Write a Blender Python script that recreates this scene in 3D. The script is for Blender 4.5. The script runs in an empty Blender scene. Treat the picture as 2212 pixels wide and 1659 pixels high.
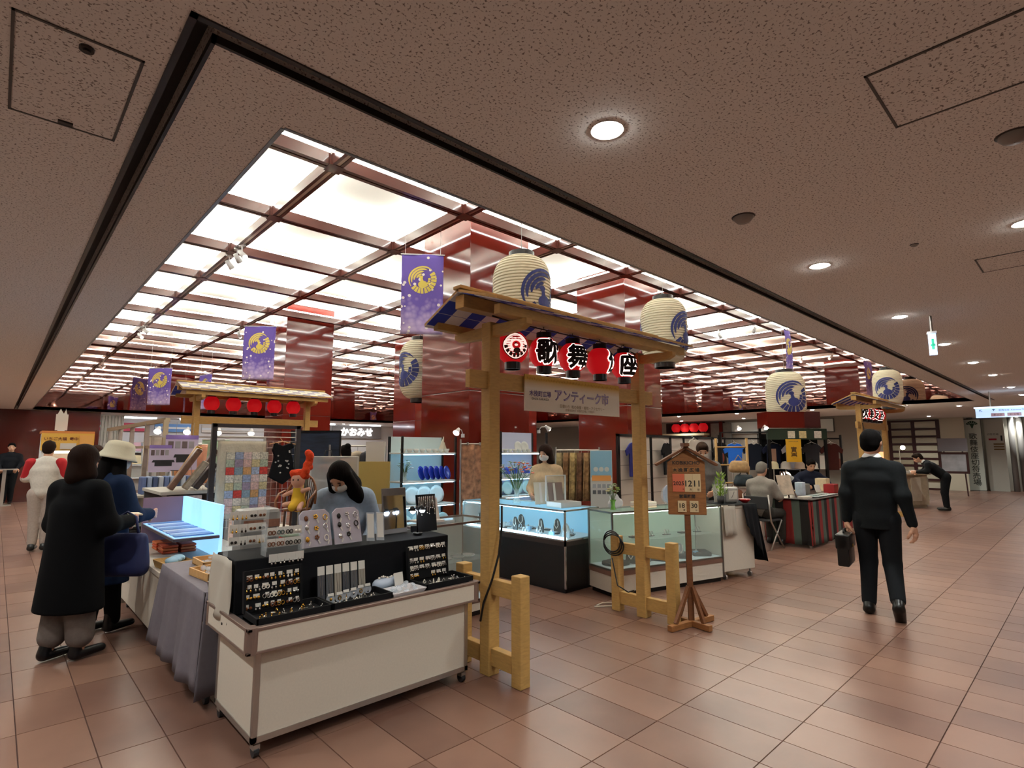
import bpy, bmesh, math, random
import numpy as np
from mathutils import Matrix, Vector
random.seed(7); np.random.seed(7)
S = bpy.context.scene
COL = S.collection
PI = math.pi
# ---------------------------------------------------------------- camera
cam_d = bpy.data.cameras.new('camera'); cam = bpy.data.objects.new('camera', cam_d); COL.objects.link(cam)
cam_d.sensor_width = 36; cam_d.lens = 36 * 1180.0 / 2212; cam_d.clip_start = .05; cam_d.clip_end = 200
CR = Matrix(((0.729048189, -0.0820611113, -0.679525358), (-0.684462244, -0.0880110503, -0.723716444), (-0.000416764742, 0.992733614, -0.120332029)))
# columns of the camera's rotation are its axes in the world; the near-zero roll comes with it
m4 = CR.to_4x4(); m4.translation = (0, 0, 1.55); cam.matrix_world = m4
S.camera = cam
# ---------------------------------------------------------------- world and view
wd = bpy.data.worlds.new('world'); S.world = wd; wd.use_nodes = True
wd.node_tree.nodes['Background'].inputs[0].default_value = (.9, .85, .8, 1)
wd.node_tree.nodes['Background'].inputs[1].default_value = .02
S.view_settings.view_transform = 'Standard'; S.view_settings.look = 'None'
S.view_settings.exposure = 0.25; S.view_settings.gamma = 1; S.view_settings.use_curve_mapping = False
S.cycles.max_bounces = 7; S.cycles.diffuse_bounces = 3; S.cycles.glossy_bounces = 4; S.cycles.transmission_bounces = 5
S.cycles.use_adaptive_sampling = True; S.cycles.adaptive_threshold = .02
S.cycles.transparent_max_bounces = 12
S.cycles.sample_clamp_indirect = 6; S.cycles.caustics_reflective = True; S.cycles.blur_glossy = 1.0; S.cycles.caustics_refractive = False
COVE = 30.0      # strength of the cove strips over the coffers
DOWN = 100.0      # watts of one corridor downlight
CASE = 9.0       # strength of the strips in the show cases
# ---------------------------------------------------------------- materials
MATS = {}
def lin(c):
    if isinstance(c, str):
        c = c.lstrip('#'); c = [int(c[i:i+2], 16) / 255 for i in (0, 2, 4)]
        c = [v / 12.92 if v <= .04045 else ((v + .055) / 1.055) ** 2.4 for v in c]
    return (c[0], c[1], c[2], 1)
def mat(name, col='#888888', rough=.5, metal=0, emit=0, ecol=None, trans=0, alpha=1, var=0, vscale=8, bump=0, bscale=60, spec=.5, coat=0, stretch=None, ior=1.45, sheen=0):
    if name in MATS: return MATS[name]
    m = bpy.data.materials.new(name); m.use_nodes = True; MATS[name] = m
    nt = m.node_tree; b = nt.nodes['Principled BSDF']; N = nt.nodes.new; L = nt.links.new
    c = lin(col); b.inputs['Base Color'].default_value = c
    b.inputs['Roughness'].default_value = rough; b.inputs['Metallic'].default_value = metal
    b.inputs['Specular IOR Level'].default_value = spec; b.inputs['Coat Weight'].default_value = coat
    b.inputs['IOR'].default_value = ior; b.inputs['Sheen Weight'].default_value = sheen
    b.inputs['Transmission Weight'].default_value = trans; b.inputs['Alpha'].default_value = alpha
    if emit:
        b.inputs['Emission Color'].default_value = lin(ecol or col); b.inputs['Emission Strength'].default_value = emit
    if var or bump:
        tc = N('ShaderNodeTexCoord'); vec = tc.outputs['Object']
        if stretch:
            mp = N('ShaderNodeMapping'); mp.inputs['Scale'].default_value = stretch; L(vec, mp.inputs[0]); vec = mp.outputs[0]
    if var:
        n = N('ShaderNodeTexNoise'); n.inputs['Scale'].default_value = vscale; n.inputs['Detail'].default_value = 4; L(vec, n.inputs['Vector'])
        r = N('ShaderNodeValToRGB'); L(n.outputs['Fac'], r.inputs[0])
        r.color_ramp.elements[0].position = .3; r.color_ramp.elements[1].position = .7
        r.color_ramp.elements[0].color = tuple(v * (1 - var) for v in c[:3]) + (1,)
        r.color_ramp.elements[1].color = tuple(min(1, v * (1 + var)) for v in c[:3]) + (1,)
        L(r.outputs[0], b.inputs['Base Color'])
    if bump:
        n2 = N('ShaderNodeTexNoise'); n2.inputs['Scale'].default_value = bscale; L(vec, n2.inputs['Vector'])
        bp = N('ShaderNodeBump'); bp.inputs['Strength'].default_value = bump; bp.inputs['Distance'].default_value = .01
        L(n2.outputs['Fac'], bp.inputs['Height']); L(bp.outputs[0], b.inputs['Normal'])
    return m
def nodes(m):
    return m.node_tree.nodes, m.node_tree.links, m.node_tree.nodes['Principled BSDF']
# ---------------------------------------------------------------- mesh helpers
class MB:
    def __init__(s): s.v = []; s.f = []
    def add(s, vs, fs):
        o = len(s.v); s.v += [tuple(map(float, p)) for p in vs]; s.f += [tuple(i + o for i in f) for f in fs]; return s
    def b(s, x0, y0, z0, x1, y1, z1):
        x0, x1 = min(x0, x1), max(x0, x1); y0, y1 = min(y0, y1), max(y0, y1); z0, z1 = min(z0, z1), max(z0, z1)
        return s.add([(x0,y0,z0),(x1,y0,z0),(x1,y1,z0),(x0,y1,z0),(x0,y0,z1),(x1,y0,z1),(x1,y1,z1),(x0,y1,z1)],
                     [(0,3,2,1),(4,5,6,7),(0,1,5,4),(1,2,6,5),(2,3,7,6),(3,0,4,7)])
    def box(s, c, d, rx=0, ry=0, rz=0):
        M = Matrix.Translation(c) @ Matrix.Rotation(rz, 4, 'Z') @ Matrix.Rotation(ry, 4, 'Y') @ Matrix.Rotation(rx, 4, 'X')
        t = MB().b(-d[0]/2, -d[1]/2, -d[2]/2, d[0]/2, d[1]/2, d[2]/2)
        return s.add([M @ Vector(p) for p in t.v], t.f)
    def bar(s, p, q, w, h, up=(0, 0, 1)):      # a straight bar from p to q, w wide and h high
        p, q = Vector(p), Vector(q); d = (q - p).normalized(); u = Vector(up)
        if abs(d.dot(u)) > .99: u = Vector((1, 0, 0))
        sd = d.cross(u).normalized() * (w / 2); u = sd.cross(d).normalized() * (h / 2)
        vs = [e + a * sd + c * u for e in (p, q) for a, c in ((-1,-1),(1,-1),(1,1),(-1,1))]
        return s.add(vs, [(0,1,2,3),(7,6,5,4),(0,4,5,1),(1,5,6,2),(2,6,7,3),(3,7,4,0)])
    def tube(s, pts, r, n=8, cap=True):
        pts = [Vector(p) for p in pts]; rs = r if isinstance(r, (list, tuple)) else [r] * len(pts)
        rings = []; ref = None
        for i, p in enumerate(pts):
            d = (pts[min(i+1, len(pts)-1)] - pts[max(i-1, 0)])
            d = d.normalized() if d.length > 1e-9 else Vector((0, 0, 1))
            if ref is None: ref = Vector((0, 0, 1)) if abs(d.z) < .9 else Vector((1, 0, 0))
            a = d.cross(ref).normalized(); b2 = d.cross(a).normalized(); ref = -b2 if b2.dot(ref) < 0 else b2
            ref = b2.cross(d) if False else ref
            rings.append([p + (a * math.cos(t) + b2 * math.sin(t)) * rs[i] for t in [2*PI*k/n for k in range(n)]])
        vs = [v for rg in rings for v in rg]; fs = []
        for i in range(len(rings)-1):
            for k in range(n):
                fs.append((i*n+k, i*n+(k+1)%n, (i+1)*n+(k+1)%n, (i+1)*n+k))
        if cap: fs += [tuple(range(n-1, -1, -1)), tuple(range((len(rings)-1)*n, len(rings)*n))]
        return s.add(vs, fs)
    def cyl(s, c, r, h, n=16, r2=None): return s.tube([c, (c[0], c[1], c[2]+h)], [r, r if r2 is None else r2], n)
    def lathe(s, prof, c=(0, 0, 0), n=24, cap=True):      # prof: (radius, z) from the bottom up
        vs = [(c[0]+r*math.cos(2*PI*k/n), c[1]+r*math.sin(2*PI*k/n), c[2]+z) for r, z in prof for k in range(n)]
        fs = [(i*n+k, i*n+(k+1)%n, (i+1)*n+(k+1)%n, (i+1)*n+k) for i in range(len(prof)-1) for k in range(n)]
        if cap: fs += [tuple(range(n-1, -1, -1)), tuple(range((len(prof)-1)*n, len(prof)*n))]
        return s.add(vs, fs)
    def ball(s, c, r, n=12, m=8, rz=0):
        r = (r, r, r) if isinstance(r, (int, float)) else r
        vs = []; 
        for i in range(m+1):
            t = -PI/2 + PI*i/m
            for k in range(n):
                a = 2*PI*k/n; x, y = r[0]*math.cos(t)*math.cos(a), r[1]*math.cos(t)*math.sin(a)
                vs.append((c[0]+x*math.cos(rz)-y*math.sin(rz), c[1]+x*math.sin(rz)+y*math.cos(rz), c[2]+r[2]*math.sin(t)))
        return s.add(vs, [(i*n+k, i*n+(k+1)%n, (i+1)*n+(k+1)%n, (i+1)*n+k) for i in range(m) for k in range(n)])
    def grid(s, fn, nu, nv, thick=None):         # fn(u,v)->point, u,v in 0..1
        vs = [fn(i/nu, j/nv) for j in range(nv+1) for i in range(nu+1)]
        return s.add(vs, [(j*(nu+1)+i, j*(nu+1)+i+1, (j+1)*(nu+1)+i+1, (j+1)*(nu+1)+i) for j in range(nv) for i in range(nu)])
    def prism(s, pts, ax, a, b2):                 # 2-D outline extruded along axis 'x','y' or 'z' from a to b2
        def P(p, t): return {'x': (t, p[0], p[1]), 'y': (p[0], t, p[1]), 'z': (p[0], p[1], t)}[ax]
        n = len(pts)
        return s.add([P(p, a) for p in pts] + [P(p, b2) for p in pts],
                     [tuple(range(n-1, -1, -1)), tuple(range(n, 2*n))] + [(i, (i+1)%n, n+(i+1)%n, n+i) for i in range(n)])
    def mesh(s, name, m=None, smooth=False):
        me = bpy.data.meshes.new(name); me.from_pydata(s.v, [], s.f)
        bm = bmesh.new(); bm.from_mesh(me)
        bmesh.ops.recalc_face_normals(bm, faces=bm.faces); bm.to_mesh(me); bm.free()
        if m is not None: me.materials.append(m)
        if smooth:
            for p in me.polygons: p.use_smooth = True
        return me
    def build(s, name, m, parent=None, smooth=False, bevel=0, world=False, solid=0, sub=0, auto=None):
        o = bpy.data.objects.new(name, s.mesh(name, m, smooth)); COL.objects.link(o)
        if parent is not None:
            o.parent = parent
            if world: o.matrix_parent_inverse = wmat(parent).inverted()
        if solid:
            md = o.modifiers.new('solid', 'SOLIDIFY'); md.thickness = solid; md.offset = 0
        if sub:
            md = o.modifiers.new('sub', 'SUBSURF'); md.levels = sub; md.render_levels = sub
        if bevel:
            md = o.modifiers.new('bevel', 'BEVEL'); md.width = bevel; md.segments = 2; md.limit_method = 'ANGLE'
        return o
def wmat(o):
    l = Matrix.Translation(o.location) @ o.rotation_euler.to_matrix().to_4x4() @ Matrix.Diagonal(o.scale).to_4x4()
    return l if o.parent is None else wmat(o.parent) @ o.matrix_parent_inverse @ l
def tag(o, label=None, cat=None, group=None, kind=None):
    if label: o['label'] = label
    if cat: o['category'] = cat
    if group: o['group'] = group
    if kind: o['kind'] = kind
    return o
def thing(name, label, cat, loc=(0, 0, 0), rz=0, group=None):
    o = bpy.data.objects.new(name, None); COL.objects.link(o); o.location = loc; o.rotation_euler = (0, 0, rz)
    o.empty_display_size = .1
    return tag(o, label, cat, group)
def struct(o): o['kind'] = 'structure'; return o
def copy_tree(o, parent=None):
    c = o.copy(); COL.objects.link(c); c.parent = parent
    if parent is not None: c.matrix_parent_inverse = o.matrix_parent_inverse.copy()
    for ch in list(KIDS(o)): copy_tree(ch, c)
    return c
def KIDS(o): return [x for x in COL.objects if x.parent is o]
def dup(o, loc, rz=None, label=None, group=None, scale=None):
    c = copy_tree(o); c.location = loc
    if rz is not None: c.rotation_euler = (0, 0, rz)
    if label: c['label'] = label
    if group: c['group'] = group
    if scale: c.scale = scale if isinstance(scale, tuple) else (scale,)*3
    return c
def share(name, me, loc=(0,0,0), rz=0, parent=None, rot=None):
    o = bpy.data.objects.new(name, me); COL.objects.link(o); o.parent = parent
    o.location = loc; o.rotation_euler = rot if rot else (0, 0, rz); return o
# ---------------------------------------------------------------- lettering: flat glyph outlines turned to geometry
_TX = {}
def glyphs(txt, size=1.0, bold=0.0, fine=0, vertical=False, extr=0.0):
    key = (txt, bold, fine, vertical)
    if key not in _TX:
        cu = bpy.data.curves.new('t', 'FONT'); cu.body = '\n'.join(txt) if vertical else txt
        cu.align_x = 'CENTER'; cu.align_y = 'CENTER'; cu.size = 1; cu.offset = bold; cu.resolution_u = 3
        o = bpy.data.objects.new('t', cu); COL.objects.link(o)
        dg = bpy.context.evaluated_depsgraph_get(); me = bpy.data.meshes.new_from_object(o.evaluated_get(dg))
        bm = bmesh.new(); bm.from_mesh(me); bmesh.ops.remove_doubles(bm, verts=bm.verts, dist=1e-5)
        for _ in range(fine):
            ed = [e for e in bm.edges if e.calc_length() > .12]
            if not ed: break
            bmesh.ops.triangulate(bm, faces=bm.faces)
            ed = [e for e in bm.edges if e.calc_length() > .12]
            bmesh.ops.subdivide_edges(bm, edges=ed, cuts=1)
        bmesh.ops.triangulate(bm, faces=bm.faces)
        bm.verts.index_update()
        vs = [(v.co.x, v.co.y) for v in bm.verts]; fs = [tuple(v.index for v in f.verts) for f in bm.faces]
        bm.free(); bpy.data.objects.remove(o); bpy.data.curves.remove(cu); bpy.data.meshes.remove(me)
        if vs:
            cx = (min(v[0] for v in vs)+max(v[0] for v in vs))/2; cy = (min(v[1] for v in vs)+max(v[1] for v in vs))/2
            vs = [(v[0]-cx, v[1]-cy) for v in vs]
        _TX[key] = (vs, fs)
    vs, fs = _TX[key]
    return [(x*size, y*size) for x, y in vs], fs
def text(name, txt, size, m, parent, org, ux, uy=(0, 0, 1), bold=0.0, vertical=False, fit=None, world=False):
    vs, fs = glyphs(txt, size, bold, 0, vertical)
    if not vs: return None
    w = max(v[0] for v in vs) - min(v[0] for v in vs); h = max(v[1] for v in vs) - min(v[1] for v in vs)
    k = 1 if not fit else min(fit[0]/w, fit[1]/h)
    org, ux, uy = Vector(org), Vector(ux).normalized(), Vector(uy).normalized()
    mb = MB().add([org + ux*(x*k) + uy*(y*k) for x, y in vs], fs)
    return mb.build(name, m, parent, world=world)
# ================================================================ THE SETTING
M_CEIL = mat('ceiling board', '#ebe6e0', .95)
n, l, bs = nodes(M_CEIL)
tc = n.new('ShaderNodeTexCoord'); v1 = n.new('ShaderNodeTexNoise'); v1.inputs['Scale'].default_value = 105; v1.inputs['Detail'].default_value = 3
rp = n.new('ShaderNodeValToRGB'); rp.color_ramp.elements[0].position = .35; rp.color_ramp.elements[1].position = .43
rp.color_ramp.elements[0].color = lin('#8a8078'); rp.color_ramp.elements[1].color = lin('#ebe6e0')
l.new(tc.outputs['Object'], v1.inputs['Vector']); l.new(v1.outputs['Fac'], rp.inputs[0]); l.new(rp.outputs[0], bs.inputs['Base Color'])
M_SLOT = mat('slot metal', '#3a332f', .4, .6)
M_COFFER = mat('coffer plaster', '#efe8dc', .9)
M_BEAM = mat('beam lacquer', '#4d231c', .28, coat=.4)
M_BEAMD = mat('beam underside', '#3b1a14', .35)
M_TRACK = mat('track aluminium', '#c9bfb2', .3, .9)
M_STRIP = mat('cove light', '#ffffff', .5, emit=COVE, ecol='#f8fff9')
M_RED = mat('red lacquer', '#571710', .09, coat=.2, spec=.45, bump=.02, bscale=1.2)
M_REDW = mat('dark red wall', '#4a1712', .12, coat=.4, bump=.02, bscale=1.5)
M_MIR = mat('wavy mirror panel', '#b59a92', .02, 1.0, bump=.12, bscale=1.6)
M_CREAM = mat('cream wall', '#cfc6b4', .8)
M_WHITEW = mat('white wall', '#d8d4cc', .7)
M_GREYW = mat('grey wall', '#8f8a86', .7)
X0, X1, Y0, Y1, ZC, ZG = .72, 18.2, 2.07, 22.3, 2.8, 5.0
# floor slab and its tiles
struct(MB().b(-4, -4, -.1, 38, 40, -.006).build('floor', mat('grout', '#3a2019', .8)))
floor = bpy.data.objects['floor']
M_TILE = mat('terracotta tile', '#8a5340', .3)
n, l, bs = nodes(M_TILE)
geo = n.new('ShaderNodeNewGeometry'); sb = n.new('ShaderNodeVectorMath'); sb.operation = 'SUBTRACT'; sb.inputs[1].default_value = (3.21, .715, 0)
dv = n.new('ShaderNodeVectorMath'); dv.operation = 'DIVIDE'; dv.inputs[1].default_value = (.30, .581, 1)
fl = n.new('ShaderNodeVectorMath'); fl.operation = 'FLOOR'; wn = n.new('ShaderNodeTexWhiteNoise'); wn.noise_dimensions = '2D'
ns = n.new('ShaderNodeTexNoise'); ns.inputs['Scale'].default_value = 1.7; ns.inputs['Detail'].default_value = 5
ad = n.new('ShaderNodeMath'); ad.operation = 'ADD'; rp = n.new('ShaderNodeValToRGB')
rp.color_ramp.elements[0].position = .45; rp.color_ramp.elements[1].position = 1.5
rp.color_ramp.elements[0].color = lin('#62453a'); rp.color_ramp.elements[1].color = lin('#7d5d4e')
ml = n.new('ShaderNodeMath'); ml.operation = 'MULTIPLY'; ml.inputs[1].default_value = .5
l.new(geo.outputs['Position'], sb.inputs[0]); l.new(sb.outputs[0], dv.inputs[0]); l.new(dv.outputs[0], fl.inputs[0]); l.new(fl.outputs[0], wn.inputs['Vector'])
l.new(wn.outputs['Value'], ml.inputs[0]); l.new(geo.outputs['Position'], ns.inputs['Vector']); l.new(ml.outputs[0], ad.inputs[0]); l.new(ns.outputs['Fac'], ad.inputs[1])
l.new(ad.outputs[0], rp.inputs[0]); l.new(rp.outputs[0], bs.inputs['Base Color'])
n2 = n.new('ShaderNodeTexNoise'); n2.inputs['Scale'].default_value = 9; mr = n.new('ShaderNodeMapRange')
mr.inputs['To Min'].default_value = .30; mr.inputs['To Max'].default_value = .34
l.new(geo.outputs['Position'], n2.inputs['Vector']); l.new(n2.outputs['Fac'], mr.inputs[0]); l.new(mr.outputs[0], bs.inputs['Roughness'])
bp = n.new('ShaderNodeBump'); bp.inputs['Strength'].default_value = .015; bp.inputs['Distance'].default_value = .02
n3 = n.new('ShaderNodeTexNoise'); n3.inputs['Scale'].default_value = 5; l.new(geo.outputs['Position'], n3.inputs['Vector']); l.new(n3.outputs['Fac'], bp.inputs['Height']); l.new(bp.outputs[0], bs.inputs['Normal'])
TW, TH = .30, .581
def to_px(p):
    c = CR.transposed() @ (Vector(p) - Vector((0, 0, 1.55)))
    return None if c.z > -.3 else (1106 + 1180.0*c.x/-c.z, 829.5 - 1180.0*c.y/-c.z)
cells = []
for i in range(-20, 112):
    for j in range(-5, 66):
        x, y = 3.21 + i*TW, .715 + j*TH
        p = to_px((x+TW/2, y+TH/2, 0))
        if p is None: continue
        d = math.hypot(x, y); vis = -150 < p[0] < 2360 and p[1] < 1800
        hid = 1.1 < x < 2.4 and 3.1 < y < 3.7
        cells.append(((0 if vis and not hid else 1), d, x, y))
cells.sort()
tile_me = MB().add([(.0015,.0015,-.006),(TW-.0015,.0015,-.006),(TW-.0015,TH-.0015,-.006),(.0015,TH-.0015,-.006),
                    (.003,.003,0),(TW-.003,.003,0),(TW-.003,TH-.003,0),(.003,TH-.003,0)], [(4,5,6,7),(0,1,5,4),(1,2,6,5),(2,3,7,6),(3,0,4,7)]).mesh('floor_tile', M_TILE)
rest = MB()
for k, (_, d, x, y) in enumerate(cells):
    if k < 300: share('floor_tile', tile_me, (x, y, 0), parent=floor)
    else: rest.add([(v.co.x+x, v.co.y+y, v.co.z) for v in tile_me.vertices], [tuple(p.vertices) for p in tile_me.polygons])
tag(rest.build('floor_tile_field', M_TILE, floor), kind='stuff')
# corridor ceiling around the opening with its slot
c = MB()
for r in [(-4,-4,.32,40),(.32,-4,38,1.68),(.385,1.75,X1,Y0),(.385,Y0,X0,Y1),(X1,1.68,38,40),(.32,Y1,X1,40)]: c.b(r[0], r[1], ZC, r[2], r[3], ZC+.1)
ceil = struct(c.build('ceiling', M_CEIL))
MB().b(.32,1.68,ZC+.1,X1,1.75,ZC+.12).b(.32,1.68,ZC+.1,.385,Y1,ZC+.12).build('slot_channel', mat('slot dark', '#14110f', .6), ceil)
e = MB()
for a in ((.305,.325),(.38,.392)): e.b(a[0], 1.665 if a[0]<.35 else 1.745, ZC-.006, a[1], Y1, ZC+.02)
for a in ((1.665,1.685),(1.745,1.757)): e.b(.305 if a[0]<1.7 else .38, a[0], ZC-.006, X1, a[1], ZC+.02)
e.build('slot_trim', M_SLOT, ceil)
MB().b(X0-.012,Y0,ZC-.004,X0+.004,Y1,ZC+.12).b(X0,Y0-.012,ZC-.004,X1,Y0+.004,ZC+.12).build('opening_edge_trim', mat('edge trim', '#8d9296', .4, .5), ceil)
# access hatches in the corridor ceiling
for nm, (hx0, hy0, hx1, hy1) in (('trim_1', (-.07, 2.0, .25, 2.63)), ('trim_2', (2.03, -.06, 2.46, .43)), ('trim_3', (4.62, .06, 5.0, .45))):
    h = MB(); g = .008
    h.b(hx0,hy0,ZC-.004,hx1,hy0+g,ZC).b(hx0,hy1-g,ZC-.004,hx1,hy1,ZC).b(hx0,hy0,ZC-.004,hx0+g,hy1,ZC).b(hx1-g,hy0,ZC-.004,hx1,hy1,ZC)
    t = struct(h.build(nm, mat('hatch frame', '#55504b', .5, .4)))
    MB().b(hx0+g+.003,hy0+g+.003,ZC-.003,hx1-g-.003,hy1-g-.003,ZC-.0005).build('hatch_panel', M_CEIL, t)
    if nm == 'trim_1':
        MB().cyl((.105,2.05,ZC-.012),.02,.01,14).cyl((.105,2.05,ZC-.018),.011,.008,12).build('hatch_lock', M_SLOT, t)
        MB().b(.07,2.585,ZC-.01,.115,2.605,ZC-.002).build('hatch_catch', M_SLOT, t)
# coffered ceiling in the opening
cof = struct(MB().b(X0-.2,Y0-.2,5.46,X1+.2,Y1+.2,5.56).build('ceiling', mat('void dark', '#221a16', .9)))
XS = [X0 + .01 + 2.04*i for i in range(10)]; YS = [Y0 + .1 + 1.99*j for j in range(11)]
XG, YG = XS[:-1] + [X1], YS[:-1] + [Y1-.2]
cp = {}
for i in range(len(XG)-1):
    for j in range(10):
        dx, dy = XG[i+1]-XG[i], YG[j+1]-YG[j]; k = (round(dx,2), round(dy,2))
        if k not in cp: cp[k] = MB().b(.004,.004,0,dx-.004,dy-.004,.03).mesh('coffer_panel', M_COFFER)
        share('coffer_panel', cp[k], (XG[i], YG[j], 5.42), parent=cof)
bw = .07
for x in XG[:-1]:      # beams running away to the left, with the lighting track in their groove
    bm_ = struct(MB().b(x-bw,Y0,ZG,x-.025,Y1,ZG+.15).b(x+.025,Y0,ZG,x+bw,Y1,ZG+.15).b(x-.025,Y0,ZG+.05,x+.025,Y1,ZG+.15).build('beam', M_BEAM, cof))
    MB().b(x-.02,Y0,ZG+.005,x+.02,Y1,ZG+.045).build('light_track', M_TRACK, bm_)
    MB().b(x-.05,Y0,ZG+.165,x+.05,Y1,ZG+.185).build('cove_strip', M_STRIP, bm_)
for y in YG:
    bm_ = struct(MB().b(X0,y-bw,ZG+.002,X1,y-.012,ZG+.148).b(X0,y+.012,ZG+.002,X1,y+bw,ZG+.148).b(X0,y-.012,ZG+.03,X1,y+.012,ZG+.148).build('beam', M_BEAM, cof))
    MB().b(X0,y-.05,ZG+.166,X1,y+.05,ZG+.184).build('cove_strip', M_STRIP, bm_)
rod = MB().cyl((0,0,ZG+.14),.007,.29,6).cyl((0,0,ZG+.40),.025,.02,8).mesh('hanger_rod', mat('rod', '#b9b0a4', .4, .5))
jn = MB().b(-.1,-.1,ZG-.004,.1,.1,ZG+.15).mesh('beam_joint', M_BEAM)
for x in XG[1:-1]:
    for y in YG[1:]:
        share('hanger_rod', rod, (x-.05, y+.05, 0), parent=cof); share('beam_joint', jn, (x, y, -.002), parent=cof)
# mirrored upstands around the opening
struct(MB().b(X1,Y0,ZC,X1+.04,Y1,5.46).build('wall_right_upstand', M_MIR))
struct(MB().b(X0,Y1,ZC,X1,Y1+.04,5.46).build('wall_far_upstand', M_MIR))
struct(MB().b(X0-.04,Y0,ZC+.12,X0,Y1,5.46).build('wall_left_upstand', M_MIR))
struct(MB().b(X0,Y0-.04,ZC+.12,X1,Y0,5.46).build('wall_near_upstand', M_MIR))
# columns
for k, (x, y) in enumerate([(5.2,6.49),(9.33,6.5),(5.32,14.3),(9.4,14.4),(13.5,14.4)]):
    w = 1.29
    t = thing('column', 'square glossy dark red lacquer column rising through the coffered ceiling', 'column', (x, y, 0), group='lacquered columns'); struct(t)
    MB().b(0,0,0,w,w,2.46).build('column_panel', M_RED, t, bevel=.006)
    MB().b(.004,.004,2.46,w-.004,w-.004,2.468).build('joint', M_BEAMD, t)
    MB().b(0,0,2.468,w,w,5.41).build('column_panel', M_RED, t, bevel=.006)
# outer walls of the hall
struct(MB().b(-4,22.5,0,2.45,22.7,ZC).build('wall_far_left', M_REDW))
struct(MB().b(-4,-4,0,-3.9,40,ZC).build('wall_left', M_CREAM))
struct(MB().b(-4,-4,0,38,-3.9,ZC).build('wall_right', M_CREAM))
struct(MB().b(36,-4,0,36.1,40,ZC).build('wall_far_right', M_CREAM))
struct(MB().b(-4,33,0,38,33.1,ZC).build('wall_far', M_WHITEW))
# corridor downlights, with unseen ones added as fill
M_LAMP = mat('downlight lens', '#ffffff', .4, emit=90, ecol='#fdfffa')
ring = MB().lathe([(.052,-.001),(.064,-.004),(.064,.0),(.052,.0)], n=24, cap=False).mesh('ring', mat('lamp ring', '#e8e0d5', .4))
lens = MB().lathe([(.0,-.014),(.028,-.012),(.045,-.007),(.053,-.001)], n=24, cap=False).mesh('lens', M_LAMP)
spot = bpy.data.lights.new('bulb', 'SPOT'); spot.energy = DOWN; spot.color = (.98, 1, .96); spot.spot_size = 2.4; spot.spot_blend = .7; spot.shadow_soft_size = .06
for i, (x, y) in enumerate([(1.65,1.21),(4.0,1.19),(6.12,1.17),(8.12,1.14),(10.15,1.12),(12.1,1.1),(14.7,1.08),(16.9,1.07),(4.06,.16),(1.65,-1.2),(-.9,-.4),(4.1,-1.9),(8.1,-1.2),(12.1,-1.2),(-.55,2.2),(-.55,3.9),(-.55,5.6),(-.55,7.3),(-.55,9),(-.55,10.7),(-.55,12.4),(-.55,14.1),(-.55,15.8),(-.55,17.5),(-.55,19.2),(-.55,20.9),(-2.6,3.2),(-2.6,7.6),(-2.6,12),(-2.6,16.4),  # left-aisle lamps and the rows at negative y are added fill, out of view
        (18.5,3.6),(18.5,6.0),(18.5,8.4),(18.5,10.6),(18.5,13),(19.9,2.6),(20.9,4.5),(22.5,2.0),(25,2.0),(28,2.0),(31,2.2),(25.2,4.2),(25.2,5.6),(21.5,9.5),(21.5,12.2),(3.2,24.5),(6,24.5),(9,24.5),(12,24.5)]):  # the pair before the end wall is added to brighten it
    nm_ = 'in the single row along the corridor slot' if 1 < y < 1.3 and x < 17 else 'added out of view over the left aisle' if x < 0 else 'in the far ceiling beyond the right upstand, rows partly added to brighten' if x > 17.5 and y > 2.3 else 'in the far ceiling beyond the left upstand' if y > 22 else 'in the corridor ceiling near the access hatches, rows partly added as fill'
    t = thing('downlight', 'round recessed lit downlight ' + nm_, 'downlight', (x, y, ZC), group='downlights ' + nm_)
    share('trim_ring', ring, parent=t); share('lens', lens, (0,0,-.001), parent=t)
    b_ = bpy.data.objects.new('bulb', spot); COL.objects.link(b_); b_.parent = t; b_.location = (0, 0, -.02)
# ================================================================ GATES, LANTERNS, BANNERS
M_WOOD = mat('pale timber', '#b58f52', .6, var=.12, vscale=6, stretch=(3,3,14), bump=.08, bscale=30)
M_BLACK = mat('black lacquer', '#0b0a0a', .35)
M_CHK = mat('blue white check cloth', '#ffffff', .8)
n, l, bs = nodes(M_CHK); tc = n.new('ShaderNodeTexCoord'); ck = n.new('ShaderNodeTexChecker'); ck.inputs['Scale'].default_value = 7.0
ck.inputs[1].default_value = lin('#2438a8'); ck.inputs[2].default_value = lin('#d5d3d6'); l.new(tc.outputs['Object'], ck.inputs[0]); l.new(ck.outputs[0], bs.inputs['Base Color'])
M_CHK2 = mat('grey white check roof cloth', '#ffffff', .8)
n, l, bs = nodes(M_CHK2); tc = n.new('ShaderNodeTexCoord'); ck = n.new('ShaderNodeTexChecker'); ck.inputs['Scale'].default_value = 7.0
ck.inputs[1].default_value = lin('#8d8694'); ck.inputs[2].default_value = lin('#d6cfbd'); l.new(tc.outputs['Object'], ck.inputs[0]); l.new(ck.outputs[0], bs.inputs['Base Color'])
def band(a, b):        # quad strip between two polylines of equal length
    nn = len(a); return list(a) + list(b), [(i, i+1, nn+i+1, nn+i) for i in range(nn-1)]
def arcs(r0, r1, a0, a1, k=12, taper=None, c=(0, 0)):
    A, B = [], []
    for i in range(k+1):
        t = i/k; a = math.radians(a0 + (a1-a0)*t); q = 1 if taper is None else taper(t); mid = (r0+r1)/2; h = (r1-r0)/2*q
        A.append((c[0]+(mid-h)*math.cos(a), c[1]+(mid-h)*math.sin(a))); B.append((c[0]+(mid+h)*math.cos(a), c[1]+(mid+h)*math.sin(a)))
    return band(A, B)
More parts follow.
